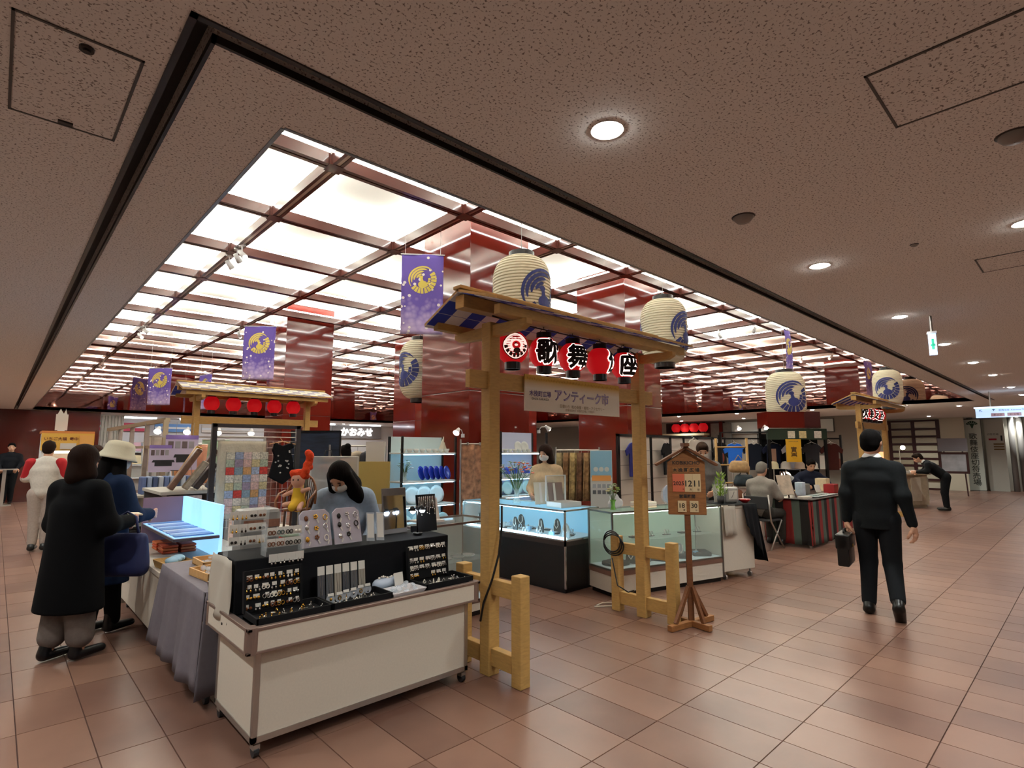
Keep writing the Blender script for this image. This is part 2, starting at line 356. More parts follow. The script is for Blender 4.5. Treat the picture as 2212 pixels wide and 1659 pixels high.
def disc(c, rx, ry, k=20):
    vs = [c] + [(c[0]+rx*f*math.cos(2*PI*i/k), c[1]+ry*f*math.sin(2*PI*i/k)) for f in (.5, 1) for i in range(k)]
    fs = [(0, 1+i, 1+(i+1)%k) for i in range(k)] + [(1+i, 1+k+i, 1+k+(i+1)%k, 1+(i+1)%k) for i in range(k)]
    return vs, fs
def crest():           # round bird crest in the unit circle
    P = []
    tip = lambda t: min(1, 6*(1-t)+.02) * min(1, 4*t+.35)
    for i, (ri, ro, a0, a1) in enumerate([(.88,1,212,40),(.70,.84,196,62),(.52,.66,182,78),(.36,.48,165,92)]): P.append(arcs(ri, ro, a0, a1, 14, tip))
    for i in range(7): P.append(arcs(.62, 1.0, 36-17*i, 36-17*i-14, 4))
    for i in range(4): P.append(arcs(.40, .58, 12-19*i, 12-19*i-16, 3))
    for i in range(4): P.append(arcs(.60, 1.0, 218+15*i, 218+15*i+12, 4))
    P.append(disc((.02,-.34), .33, .27)); P.append(disc((-.10,.20), .15, .11))
    P.append(band([(-.2,.17),(-.26,.19),(-.34,.15)], [(-.2,.24),(-.26,.22),(-.34,.16)]))
    P.append(band([(-.18,.16),(-.14,0),(-.16,-.2)], [(0,.16),(.04,0),(.12,-.2)]))
    return P
CREST = crest()
def polys(P, mp):
    mb = MB()
    for vs, fs in P: mb.add([mp(x, y) for x, y in vs], fs)
    return mb
PAPER = mat('white lantern paper', '#e6dfc6', .75)
NAVY = mat('navy print', '#232a66', .7)
def big_lantern(label, loc, R, H, face, lit=False, low=False):
    """paper lantern hanging from the coffers: loc is the centre of the body, face the heading of its crest"""
    t = thing('paper_lantern', label, 'lantern', (loc[0], loc[1], loc[2]-H/2), group='big white paper lanterns')
    def prof(z):      # radius at height z from the bottom of the body
        e = .30*H; q = min(z, H-z)
        return R if q >= e else R*(.45 + .55*math.sqrt(max(0, 1-(1-q/e)**2)))
    pr = []; nr = 26 if not low else 16
    for i in range(nr):
        z0 = H*i/nr; pr += [(prof(z0)-.012, z0), (prof(z0+H/nr*.22)+.003, z0+H/nr*.22), (prof(z0+H/nr*.78)+.003, z0+H/nr*.78)]
    pr.append((prof(H)-.008, H))
    bd_ = MB().lathe(pr, n=40).build('paper_body', PAPER, t)
    for nm, z in (('bottom_ring', -.07), ('top_ring', H-.005)):
        MB().lathe([(R*.40,z),(R*.45,z),(R*.45,z+.075),(R*.40,z+.075),(R*.40,z)], n=28, cap=False).lathe([(0.01,z+.04),(R*.42,z+.04)], n=28, cap=False).build(nm, M_BLACK, t)
    def mp(s):
        def f(x, y):
            z = H*.47 + y*s; a = face + x*s/R; r = prof(z)+.011
            return (r*math.cos(a), r*math.sin(a), z)
        return f
    polys(CREST, mp(R*.86)).build('crest', NAVY, bd_)
    polys(CREST, lambda x, y: (lambda p: (-p[0], -p[1], p[2]))(mp(R*.86)(x, y))).build('crest', NAVY, bd_)
    MB().tube([(0,0,H+.06),(0,0,H+.12)], .02, 8).tube([(0,0,H+.1),(0,0,5.425-(loc[2]-H/2))], .004, 5).build('hanging_wire', mat('wire', '#777777', .4, .8), t)
    return t
M_REDP = mat('lit red lantern paper', '#b00d14', .6, emit=.35, ecol='#d4101a')
M_GLOW = mat('lit white print', '#fff3ea', .6, emit=1.6, ecol='#ffe6dc')
M_INK = mat('black ink', '#120808', .6)
M_PINK = mat('lit pale disc', '#ffe0d8', .6, emit=.9, ecol='#ffd8cc')
def red_lantern(label, loc, R, H, face, ch=None, crest_=False, group=None, simple=False):
    t = thing('red_lantern', label, 'lantern', (loc[0], loc[1], loc[2]-H/2), group=group)
    def prof(z):
        u = (z-H/2)/(H/2); return R*math.sqrt(max(0, 1-(.86*u)**2))
    nr = 12; pr = []
    for i in range(nr):
        z0 = H*i/nr; pr += [(prof(z0)-.0012, z0), (prof(z0+H/nr/2)+.0012, z0+H/nr/2)]
    pr.append((prof(H), H))
    bd_ = MB().lathe(pr, n=28).build('paper_body', M_REDP, t, smooth=True)
    for nm, z, hh in (('bottom_ring', -.055, .06), ('top_ring', H-.004, .05)):
        MB().lathe([(R*.42,z),(R*.5,z),(R*.5,z+hh),(R*.42,z+hh),(R*.42,z)], n=20, cap=False).lathe([(.004,z+hh/2),(R*.44,z+hh/2)], n=20, cap=False).build(nm, M_BLACK, t)
    if not simple: MB().tube([(-R*.4,0,H+.04),(-R*.2,0,H+.075),(R*.2,0,H+.075),(R*.4,0,H+.04)], .003, 5).tube([(0,0,H+.07),(0,0,H+.12)], .003, 5).build('hanger', M_BLACK, t)
    def mp(s, e):
        def f(x, y):
            z = min(H*.985, max(H*.015, H*.5 + y*s)); r = prof(z)+e; a = face + x*s/(R*1.0)
            return (r*math.cos(a), r*math.sin(a), z)
        return f
    if ch:
        for nm, bold, m, e in (('letter_outline', .085, M_GLOW, .004), ('letter', .035, M_INK, .008)):
            vs, fs = glyphs(ch, 1.0, 0, 2); lt_ = MB(); q = [(0, 0)] + [(bold*math.cos(a), bold*math.sin(a)) for a in [PI/4*i for i in range(8)]]
            for j, (dx, dy) in enumerate(q): lt_.add([mp(R*1.72, e+.00004*j)(x+dx, y+dy) for x, y in vs], fs)
            lt_.build(nm, m, bd_)
    if crest_:
        polys([arcs(.0, .96, 0, 360, 36), arcs(.3,.9,0,360,36)], mp(R*.86, .004)).build('crest_disc', M_PINK, bd_)
        polys([arcs(.93,1.0,0,360,40)]+[arcs(.60,.86,180+24*i,180+24*i+17,4) for i in range(8)]+[disc((.05,-.4),.26,.2), disc((-.06,.12),.07,.05)]+[arcs(.9-.16*i,.93-.16*i,160-12*i,70,10) for i in range(3)], mp(R*.86, .007)).build('crest', mat('dark crest ink', '#3a1712', .6), bd_)
    return t
def gate(label, loc, rz=0, L=1.92, under=M_CHK, top=None):
    """roofed timber gate, built on its left post: posts along local x"""
    t = thing('timber_gate', label, 'gate', loc, rz)
    w = .10
    for x in (0, L):
        MB().b(x,0,0,x+w,w,2.50).build('post', M_WOOD, t, bevel=.006)
        for y0, y1 in ((-.31,-.22),(.30,.39)):
            MB().b(x+.005,y0,0,x+.095,y1,.71).build('side_stub', M_WOOD, t, bevel=.006)
            for z0, z1 in ((.545,.65),(.07,.185)):
                a, b2 = (y1, 0) if y0 < 0 else (w, y0)
                MB().b(x+.02,min(a,b2)-.001,z0,x+.08,max(a,b2)+.001,z1).build('side_rail', M_WOOD, t, bevel=.004)
        MB().prism([(-.36,2.43),(-.30,2.40),(-.1,2.39),(.2,2.39),(.40,2.40),(.46,2.43),(.46,2.47),(.2,2.475),(-.1,2.475),(-.36,2.47)], 'x', x+.02, x+.08).build('bracket_arm', M_WOOD, t, bevel=.004)
    MB().b(-.17,.025,2.0,L+.27,.075,2.13).build('tie_beam', M_WOOD, t, bevel=.004)
    MB().b(-.25,.0,2.565,L+.35,.1,2.66).build('ridge_beam', M_WOOD, t, bevel=.004)
    for y in (-.33, .38): MB().b(-.2,y,2.47,L+.3,y+.06,2.54).build('purlin', M_WOOD, t, bevel=.004)
    x0, x1 = -.27, L+.37
    def plane(y0, z0, y1, z1, th, off=0):
        return MB().add([(x,y,z+off+s*th) for s in (0,1) for x,y,z in ((x0,y0,z0),(x1,y0,z0),(x1,y1,z1),(x0,y1,z1))], [(0,1,2,3),(4,5,6,7),(0,1,5,4),(1,2,6,5),(2,3,7,6),(3,0,4,7)])
    nb = 4
    for (ya, za, yb, zb) in ((-.38,2.535,.06,2.675),(.46,2.485,.04,2.675)):
        for k in range(nb):
            f0, f1 = k/nb, (k+1)/nb; g = .003
            plane(ya+(yb-ya)*f0, za+(zb-za)*f0, ya+(yb-ya)*(f1-g), za+(zb-za)*(f1-g), .02, .012).build('roof_board', M_WOOD, t)
        plane(ya, za, yb, zb, .004, .006).build('checked_cloth', under, t)
        if top: plane(ya, za, yb, zb, .004, .034).build('checked_roof_cloth', top, t)
    MB().b(x0-.01,.0,2.70,x1+.01,.09,2.725).build('ridge_cap', M_WOOD, t, bevel=.004)
    return t
gate('pale timber gate with roof and check cloth beside the white jewellery counter', (2.60, 3.005, 0))
GRP = 'red lanterns under the near timber gate'
F0 = -math.radians(132)
for x, ch, nm, da, z in ((2.88,None,'with a round bird crest',12,2.345),(3.235,'歌','lettered 歌 (song)',16,2.35),(3.6,'舞','lettered 舞 (dance)',20,2.35),(3.98,'伎','turned so its letter faces sideways',75,2.355),(4.355,'座','lettered 座 (seat) at the far post',14,2.36)):
    red_lantern('lit round red lantern '+nm+' hanging under the near timber gate', (x, 3.06, z), .125, .235, F0+math.radians(da), ch, ch is None, GRP)
tag(MB().tube([(2.66,3.05,2.56),(2.9,3.06,2.545),(3.6,3.06,2.54),(4.2,3.06,2.54),(4.5,3.05,2.5),(4.62,3.0,2.42)], .006, 6).build('lantern_cable', M_BLACK, None, smooth=True), 'black cable strung above the red lanterns in the timber gate', 'cable')
# lettered board on the tie beam
bd = thing('sign_board', 'white and gold market board lettered アンティーク市 on the timber gate', 'sign', (2.955, 3.0, 1.855))
M_BOARD = mat('printed board', '#cfc6ae', .6)
n, l, bs = nodes(M_BOARD); tc = n.new('ShaderNodeTexCoord'); sp = n.new('ShaderNodeSeparateXYZ'); rp = n.new('ShaderNodeValToRGB')
rp.color_ramp.elements[0].position = .18; rp.color_ramp.elements[1].position = .25
rp.color_ramp.elements[0].color = lin('#d8cfbe'); rp.color_ramp.elements[1].color = lin('#c49a3c'); l.new(tc.outputs['Object'], sp.inputs[0]); l.new(sp.outputs[2], rp.inputs[0]); l.new(rp.outputs[0], bs.inputs['Base Color'])
bp0 = MB().b(0,0,0,1.225,.012,.285).build('panel', M_BOARD, bd)
M_PUR = mat('purple print', '#6a5a86', .6); M_PURL = mat('pale purple print', '#a79bb8', .6); M_BRN = mat('brown print', '#7a6238', .6); M_DK = mat('dark print', '#2b2520', .6)
X, Zu = (1, 0, 0), (0, 0, 1)
text('lettering_outline', 'アンティーク市', .13, M_PUR, bp0, (.70,-.002,.145), X, bold=.03, fit=(.72,.16))
text('lettering', 'アンティーク市', .13, M_PURL, bp0, (.70,-.0035,.145), X, bold=.0, fit=(.70,.15))
text('lettering', '木挽町広場', .05, M_PUR, bp0, (.17,-.002,.14), X, bold=.02, fit=(.25,.055))
text('lettering', 'GINZA KABUKIZA', .02, M_DK, bp0, (.17,-.002,.098), X, fit=(.20,.02))
text('lettering', '日替わり  和の骨董・着物・アクセサリー', .03, M_BRN, bp0, (.70,-.002,.055), X, fit=(.72,.03))
text('lettering', '歌舞伎座地下 木挽町広場にて開催中', .03, M_BRN, bp0, (.66,-.002,.025), X, fit=(.6,.022))
g_ = MB()
for i in range(60): g_.add([(0.02+.0198*i,-.002,.272-.01*(i%2)),(.03+.0198*i,-.002,.262-.004*(i%3)),(.026+.0198*i,-.002,.245-.006*(i%2)),(.018+.0198*i,-.002,.255)], [(0,1,2,3)])
g_.build('gold_pattern', mat('gold print', '#a87f22', .5), bd)
# cable on the posts
tag(MB().tube([(2.715,3.0,1.15),(2.70,2.985,1.0),(2.66,2.97,.82),(2.60,2.97,.66),(2.545,3.0,.50),(2.535,3.02,.38)], .008, 7).build('power_cable', M_BLACK, None, smooth=True), 'black power cable hanging down the gate post beside the jewellery counter', 'cable')
co = MB()
for k in range(3): co.tube([(4.505+.012*k, 3.36+.1*math.cos(a)*(1+.1*k), .66+.1*math.sin(a)-.02*k) for a in [2*PI*i/18 for i in range(19)]], .007, 6)
co.tube([(4.5,3.36,.5),(4.5,3.3,.25),(4.53,3.2,.2),(4.56,3.15,.22)], .007, 6)
tag(co.build('cable_coil', M_BLACK, None, smooth=True), 'coiled black cable hooked over the gate stub beside the glass cases', 'cable')
# big lanterns and banners
FC = -math.radians(118)
big_lantern('white paper lantern with navy bird crest above the ridge of the near timber gate', (4.45,4.57,3.37), .345, .96, FC+.55)
big_lantern('white paper lantern with navy bird crest above the right post of the near gate', (7.36,4.42,3.36), .345, .98, FC+.6)
big_lantern('white paper lantern with navy crest half hidden behind the nearest red column', (5.5,8.3,3.0), .36, 1.05, FC-1.0)
M_BAN = mat('purple banner cloth', '#5a4488', .8)
n, l, bs = nodes(M_BAN); tc = n.new('ShaderNodeTexCoord'); sp = n.new('ShaderNodeSeparateXYZ'); vo = n.new('ShaderNodeTexVoronoi'); vo.inputs['Scale'].default_value = 12
rp = n.new('ShaderNodeValToRGB'); rp.color_ramp.elements[0].position = .25; rp.color_ramp.elements[1].position = .75; rp.color_ramp.elements[0].color = lin('#a894b8'); rp.color_ramp.elements[1].color = lin('#54408a')
ad = n.new('ShaderNodeMath'); ad.operation = 'MULTIPLY_ADD'; ad.inputs[1].default_value = .45
l.new(tc.outputs['Object'], sp.inputs[0]); l.new(tc.outputs['Object'], vo.inputs['Vector']); l.new(vo.outputs['Distance'], ad.inputs[0]); l.new(sp.outputs[2], ad.inputs[2]); l.new(ad.outputs[0], rp.inputs[0])
v2 = n.new('ShaderNodeTexVoronoi'); v2.inputs['Scale'].default_value = 8.5; lt = n.new('ShaderNodeMath'); lt.operation = 'LESS_THAN'; lt.inputs[1].default_value = .2
mp_ = n.new('ShaderNodeMapping'); mp_.inputs['Scale'].default_value = (1, .05, 1); l.new(tc.outputs['Object'], mp_.inputs[0]); l.new(mp_.outputs[0], v2.inputs['Vector']); l.new(v2.outputs['Distance'], lt.inputs[0])
mx = n.new('ShaderNodeMixRGB'); mx.inputs[2].default_value = lin('#e4dcd6'); l.new(lt.outputs[0], mx.inputs[0]); l.new(rp.outputs[0], mx.inputs[1]); l.new(mx.outputs[0], bs.inputs['Base Color'])
M_GOLD = mat('gold crest print', '#c9b453', .7)
def banner(label, loc, rz, W=.64, H=1.26, up=.4):
    t = thing('hanging_banner', label, 'banner', loc, rz, 'purple crest banners')      # loc: middle of the lower edge
    wv = lambda x, z: .015*math.sin(7*x/W+3*z)+.01*math.sin(5*z)
    MB().grid(lambda u, v: ((u-.5)*W, wv((u-.5)*W, v*H), v*H), 12, 20).build('cloth', M_BAN, t, smooth=True, solid=.004)
    for sg in (-1, 1):
        polys(CREST, lambda x, y: (sg*x*W*.34, wv(sg*x*W*.34, .68*H+y*W*.34)+(-.006 if sg > 0 else .006), .68*H+y*W*.34)).build('gold_crest', M_GOLD, t)
    MB().tube([(-W/2-.02,0,H),(W/2+.02,0,H)], .01, 8).build('pole', mat('white pole', '#dddddd', .4), t)
    up = 5.425-loc[2]-H; MB().tube([(-W/2+.05,0,H),(-W/2+.05,0,H+up)], .003, 4).build('cord', mat('white cord', '#d0d0d0', .6), t); MB().tube([(W/2-.05,0,H),(W/2-.05,0,H+up)], .003, 4).build('cord', mat('white cord', '#d0d0d0', .6), t)
    return t
banner('purple banner with gold bird crest beside the nearest red column', (4.60,6.92,3.31), -.66)
banner('purple banner with gold bird crest beside the second red column', (4.62,14.2,3.30), -.72, W=.78, H=1.36)
banner('purple banner with gold crest hanging near the far mirrored upstand', (3.7,20.6,3.0), -.75, W=.74, H=1.2)
banner('purple banner with gold crest seen beyond the far timber gate', (5.1,20.9,2.95), -1.3, W=.74, H=1.2)
banner('purple banner turned edge-on behind the roof of the right timber gate', (14.6,5.2,3.3), .1, W=.62, H=1.3)
# ================================================================ PEOPLE: smooth bodies grown from joints
def _prim(P, s):
    k = s[0]
    if k == 'c':
        a, b2, ra, rb = np.array(s[1], float), np.array(s[2], float), s[3], s[4]
        Q = P - a; sq = s[5] if len(s) > 5 else None
        ba = b2 - a
        if sq is not None:
            nrm = np.array(sq[0], float); nrm /= np.linalg.norm(nrm); f = 1/sq[1] - 1
            Q = Q + np.outer(Q @ nrm * f, nrm); ba = ba + nrm*(ba @ nrm)*f
        L2 = max(ba @ ba, 1e-9); t = np.clip(Q @ ba / L2, 0, 1)
        return np.linalg.norm(Q - t[:, None]*ba, axis=1) - (ra + (rb-ra)*t)
    if k == 'e':
        c, r = np.array(s[1], float), np.array(s[2], float); Q = P - c
        if len(s) > 3 and s[3] is not None: Q = Q @ s[3]
        q = np.linalg.norm(Q / r, axis=1); g = np.linalg.norm(Q / (r*r), axis=1)
        return q*(q-1)/np.maximum(g, 1e-6)
def _bb(s):
    if s[0] == 'c':
        m = max(s[3], s[4]) * (max(1, s[5][1]) if len(s) > 5 else 1); p = np.array([s[1], s[2]], float)
        return p.min(0)-m, p.max(0)+m
    m = max(s[2]); return np.array(s[1], float)-m, np.array(s[1], float)+m
def sdf_mesh(shapes, res, k=.02, cut=()):
    lo = np.min([_bb(s)[0] for s in shapes], 0) - 3*res; hi = np.max([_bb(s)[1] for s in shapes], 0) + 3*res
    nx, ny, nz = np.maximum(np.ceil((hi-lo)/res).astype(int), 4)
    D = np.full((nx, ny, nz), 1.0)
    ax = [lo[i] + res*np.arange(n) for i, n in enumerate((nx, ny, nz))]
    def apply(s, sub):
        b0, b1 = _bb(s); mg = k*2 + 3*res
        i0 = np.clip(((b0-mg-lo)/res).astype(int), 0, None); i1 = np.minimum(((b1+mg-lo)/res).astype(int)+2, (nx, ny, nz))
        if np.any(i1 <= i0): return
        G = np.stack(np.meshgrid(*[ax[j][i0[j]:i1[j]] for j in range(3)], indexing='ij'), -1); sh = G.shape[:3]
        d = _prim(G.reshape(-1, 3), s).reshape(sh); v = D[i0[0]:i1[0], i0[1]:i1[1], i0[2]:i1[2]]
        if sub:
            v[...] = np.maximum(v, -d)
        else:
            h = np.maximum(k - np.abs(v-d), 0)/k; v[...] = np.minimum(v, d) - h*h*k*.25
    for s in shapes: apply(s, False)
    for s in cut: apply(s, True)
    I = (D < 0).astype(np.int8)
    c8 = sum(I[a:nx-1+a, b:ny-1+b, c:nz-1+c] for a in (0,1) for b in (0,1) for c in (0,1))
    act = (c8 > 0) & (c8 < 8); idx = np.full(act.shape, -1); idx[act] = np.arange(act.sum())
    acc = np.zeros(act.shape+(3,)); cnt = np.zeros(act.shape)
    cs = [(a, b, c) for a in (0,1) for b in (0,1) for c in (0,1)]
    for p in cs:
        for d in range(3):
            if p[d]: continue
            q = list(p); q[d] = 1
            A = D[p[0]:nx-1+p[0], p[1]:ny-1+p[1], p[2]:nz-1+p[2]]; B = D[q[0]:nx-1+q[0], q[1]:ny-1+q[1], q[2]:nz-1+q[2]]
            x = (A < 0) != (B < 0); t = np.where(x, A/np.where(x, A-B, 1), 0)
            for e in range(3): acc[..., e] += np.where(x, p[e] + (t if e == d else 0), 0)
            cnt += x
    vi = np.argwhere(act); V = (vi + acc[act]/cnt[act][:, None])*res + lo
    F = []
    for d in range(3):
        u, w = (d+1) % 3, (d+2) % 3
        sl = [slice(None)]*3; sl[d] = slice(0, -1); A = I[tuple(sl)]; sl[d] = slice(1, None); B = I[tuple(sl)]
        E_ = np.argwhere(A != B)
        E_ = E_[(E_[:, u] > 0) & (E_[:, w] > 0) & (E_[:, u] < I.shape[u]-1) & (E_[:, w] < I.shape[w]-1)]
        flip = A[tuple(E_.T)] == 0
        q = []
        for du, dw in ((-1,-1),(0,-1),(0,0),(-1,0)):
            e2 = E_.copy(); e2[:, u] += du; e2[:, w] += dw; q.append(idx[tuple(e2.T)])
        q = np.stack(q, 1); q[flip] = q[flip][:, ::-1]; F.append(q)
    F = np.concatenate(F); F = F[(F >= 0).all(1)]
    return V, F
def sdf_obj(name, shapes, m, parent, res=.012, k=.02, cut=(), soft=1):
    V, F = sdf_mesh(shapes, res, k, cut)
    for _ in range(soft):           # one pass of smoothing takes the steps out
        acc = np.zeros_like(V); cnt = np.zeros(len(V))
        for a, b2 in ((0,1),(1,2),(2,3),(3,0)):
            np.add.at(acc, F[:, a], V[F[:, b2]]); np.add.at(acc, F[:, b2], V[F[:, a]]); np.add.at(cnt, F[:, a], 1); np.add.at(cnt, F[:, b2], 1)
        V = V*.5 + .5*acc/np.maximum(cnt, 1)[:, None]
    me = bpy.data.meshes.new(name); me.from_pydata(V.tolist(), [], F.tolist())
    me.polygons.foreach_set('use_smooth', [True]*len(me.polygons)); me.materials.append(m)
    o = bpy.data.objects.new(name, me); COL.objects.link(o); o.parent = parent; return o
def npv(*a): return np.array(a, float)
def unit(v): return v/np.linalg.norm(v)
def rotm(yaw=0, pitch=0, roll=0):
    return np.array((Matrix.Rotation(yaw, 3, 'Z') @ Matrix.Rotation(pitch, 3, 'X') @ Matrix.Rotation(roll, 3, 'Y')))
SKIN = mat('skin', '#c99a7e', .55, var=.05, vscale=20)
def hand_shapes(w, d, nrm, H, side, curl=.6):
    """palm and five fingers from wrist w along d; nrm is the way the palm faces"""
    d = unit(d); nrm = unit(nrm - d*(nrm @ d)); s = np.cross(d, nrm)*side; u = H*.033
    out = [('c', w, w+d*u*1.0, u*.36, u*.40, (s, 1.7)), ('c', w+d*u*.6, w+d*u*1.75, u*.38, u*.32, (s, 2.0))]
    for i, (o, L) in enumerate(((-.66,1.45),(-.22,1.65),(.22,1.55),(.64,1.2))):
        p = w + d*u*1.7 + s*o*u; a = 0
        for j, f in enumerate((.45,.32,.23)):
            a += curl*(.7 if j == 0 else .9); q = p + (d*math.cos(a)+nrm*math.sin(a))*L*f*u
            out.append(('c', p, q, u*(.235-.03*j), u*(.215-.03*j))); p = q
    p = w + d*u*.55 - s*u*.6
    for j, f in enumerate((.75,.6,.45)):
        q = p + unit(d*(.75+.15*j) - s*(.75-.45*j) + nrm*(.45+.2*j))*f*u; out.append(('c', p, q, u*(.29-.04*j), u*(.26-.04*j))); p = q
    return out
def person(label, loc, rz, H=1.62, sex='f', top='#222222', bottom='#222222', shoes='#0d0d0d', hair='#17110e', lean=0., hip=None, yaw=0., pitch=0., roll=0.,
           arms=None, legs=None, hands=(.5, .5), palm=None, style='bob', coat=None, mask=None, collar=None, res=.012, wide=1.0, stance=.075, feet=True, head_off=(0,0), skirt=None, soft=1, topmat=None):
    """a standing or posed figure facing local +y; arms/legs give elbow+wrist and knee+ankle in the figure's own frame"""
    t = thing('person', label, 'person', loc, rz)
    hc = npv(*(hip or (0, 0, .515*H))); T = npv(0, math.sin(lean), math.cos(lean)); Xv = npv(1, 0, 0); Fw = npv(0, math.cos(lean), -math.sin(lean))
    sw = (.108 if sex == 'm' else .098)*H*wide; hw = stance
    sh = hc + T*.295*H; nk = hc + T*.325*H; hd0 = nk + unit(T + npv(0, -.3*math.sin(pitch)+.12, 0))*.045*H
    R3 = rotm(yaw, pitch, roll); hc_ = hd0 + R3 @ npv(0, .012*H, .060*H) + npv(head_off[0], head_off[1], 0)
    hp = lambda x, y, z: hc_ + R3 @ (npv(x, y, z)*H)      # point in head units
    SL, SR = sh - Xv*sw - T*.012*H, sh + Xv*sw - T*.012*H
    arms = arms or [((-.15*H, .0, .64*H), (-.14*H, .05*H, .49*H)), ((.15*H, .0, .64*H), (.14*H, .05*H, .49*H))]
    if legs is None: legs = [((-hw, .012, .275*H), (-hw, -.01, .052*H)), ((hw, .012, .275*H), (hw, -.01, .052*H))]
    hl = hc - npv(.055*H, 0, .01*H), hc + npv(.055*H, 0, -.01*H)
    # the body, one skin from head to ankles
    b = [('e', hp(0,0,.005), npv(.047,.058,.066)*H, R3), ('e', hp(0,.020,-.030), npv(.036,.040,.040)*H, R3), ('c', hp(0,.055,.0), hp(0,.066,-.018), .006*H, .009*H),
         ('c', hp(0,.052,-.038), hp(0,.052,-.036), .010*H, .010*H), ('e', hp(-.047,-.003,-.004), npv(.007,.014,.019)*H, R3), ('e', hp(.047,-.003,-.004), npv(.007,.014,.019)*H, R3),
         ('c', hp(0,-.012,-.04), nk-T*.03*H, .033*H, .036*H), ('c', hc, hc+T*.25*H, .052*H, .055*H, (Xv, 1.4)), ('c', SL, SR, .028*H, .028*H)]
    for sgn, S0, (e, w), h0, (kn, an), cu in ((-1, SL, arms[0], hl[0], legs[0], hands[0]), (1, SR, arms[1], hl[1], legs[1], hands[1])):
        e, w, kn, an = npv(*e), npv(*w), npv(*kn), npv(*an)
        b += [('c', S0, e, .026*H, .022*H), ('c', e, w, .022*H, .0155*H)]
        pn = npv(*palm) if palm else npv(-sgn, .2, 0)
        b += hand_shapes(w, w-e, pn, H, sgn, cu)
        b += [('c', h0, kn, .042*H, .030*H), ('c', kn, an, .030*H, .020*H)]
    body_ = sdf_obj('body', b, SKIN, t, res*.72, .010, soft=0 if res < .013 else soft)
    # clothes
    tm = topmat or mat('cloth '+top, top, .9, var=.08, vscale=40, spec=.2)
    g = [('c', hc+T*.02*H, hc+T*.13*H, .072*H, .070*H, (Xv, 1.30)), ('c', hc+T*.12*H, hc+T*.22*H, .070*H, .074*H, (Xv, 1.38)), ('c', hc+T*.22*H, sh-T*.02*H, .074*H, .052*H, (Xv, 1.6)), ('c', SL-T*.016*H, sh, .040*H, .046*H), ('c', SR-T*.016*H, sh, .040*H, .046*H), ('c', SL*.4+nk*.6-T*.012*H, SR*.4+nk*.6-T*.012*H, .040*H, .040*H), ('c', sh, nk-T*.002*H, .055*H, .042*H)]
    if sex == 'f' and not coat: g.append(('c', hc+T*.20*H-Xv*.045*H+Fw*.05*H, hc+T*.20*H+Xv*.045*H+Fw*.05*H, .045*H, .045*H))
    for sgn, S0, (e, w) in ((-1, SL, arms[0]), (1, SR, arms[1])):
        e, w = npv(*e), npv(*w); f = coat.get('f', 1.25) if coat else 1.0
        g += [('c', S0, e, .043*H*f, .036*H*f), ('c', e, e+(w-e)*.96, .036*H*f, .028*H*f)]
    if coat:     # skirt of the coat down to height coat['z']
        z = coat['z']; r0, r1 = coat.get('r', (.115, .155))
        g += [('c', hc+T*.17*H, npv(coat.get('dx', 0), coat.get('dy', 0), z), r0*H, r1*H, (Xv, coat.get('w', 1.3)))]
    cut = [('e', npv(0, 0, (coat['z'] if coat else -9)-40.0), npv(40.0, 40.0, 40.0))] if coat else []
    sdf_obj('jacket' if coat and coat['z'] > .6 else 'coat' if coat else 'top', g, tm, t, res, .05, cut, max(2, soft))
    bm_ = mat('cloth '+bottom, bottom, .9, var=.08, vscale=40, spec=.2)
    lw = skirt or 1.0
    g = [('c', hl[0]+npv(0,0,.02*H), hl[1]+npv(0,0,.02*H), .060*H, .060*H)]
    for h0, (kn, an) in ((hl[0], legs[0]), (hl[1], legs[1])):
        kn, an = npv(*kn), npv(*an); g += [('c', h0, kn, .060*H, .045*H*lw), ('c', kn, an+(kn-an)*(.10 if not skirt else .28), .045*H*lw, .036*H*(lw*1.1 if skirt else 1.0))]
    sdf_obj('trousers', g, bm_, t, res, .02, soft=soft)
    if feet:
        for h0, (kn, an) in ((hl[0], legs[0]), (hl[1], legs[1])):
            kn, an = npv(*kn), npv(*an); yw = (legs[2] if len(legs) > 2 else 0.); f = npv(math.sin(yw), math.cos(yw), 0)
            low = unit(kn-an); gz = an[2]-.042*H if len(legs) < 4 else an[2]-.042*H
            heel = npv(an[0], an[1], gz+.022*H) - f*.022*H; toe = heel + f*.125*H + npv(0, 0, -.004*H)
            if len(legs) > 3 and legs[3] is not None and (h0 is hl[legs[3]]):     # back foot lifted on its toe
                heel = an - low*.025*H - f*.015*H; toe = heel + unit(f*.62 - npv(0,0,1)*.78)*.12*H
            s_ = [('c', heel, toe, .024*H, .019*H, (np.cross(f, npv(0,0,1)), 1.25)), ('c', an+low*(.10*H if style in ('bob','hat') else .02*H), heel+npv(0,0,.012*H), .030*H, .026*H)]
            sdf_obj('shoe', s_, mat('shoe '+shoes, shoes, .3), t, res*.8, .012, [('e', npv(heel[0], heel[1], (gz-.0005)-30.0), npv(30,30,30))] if not (len(legs) > 3) else [], 1)
    # hair
    hm = mat('hair '+hair, hair, .8, spec=.08, bump=.3, bscale=90, stretch=(1, 1, .2)); N_ = .066*H
    g = [('e', hp(0,-.008,.016), npv(.053,.062,.062)*H, R3)]; face = [('e', hp(0,.085,-.018), npv(.052,.05,.052)*H, R3), ('e', hp(0,.060,-.045), npv(.038,.030,.030)*H, R3)]
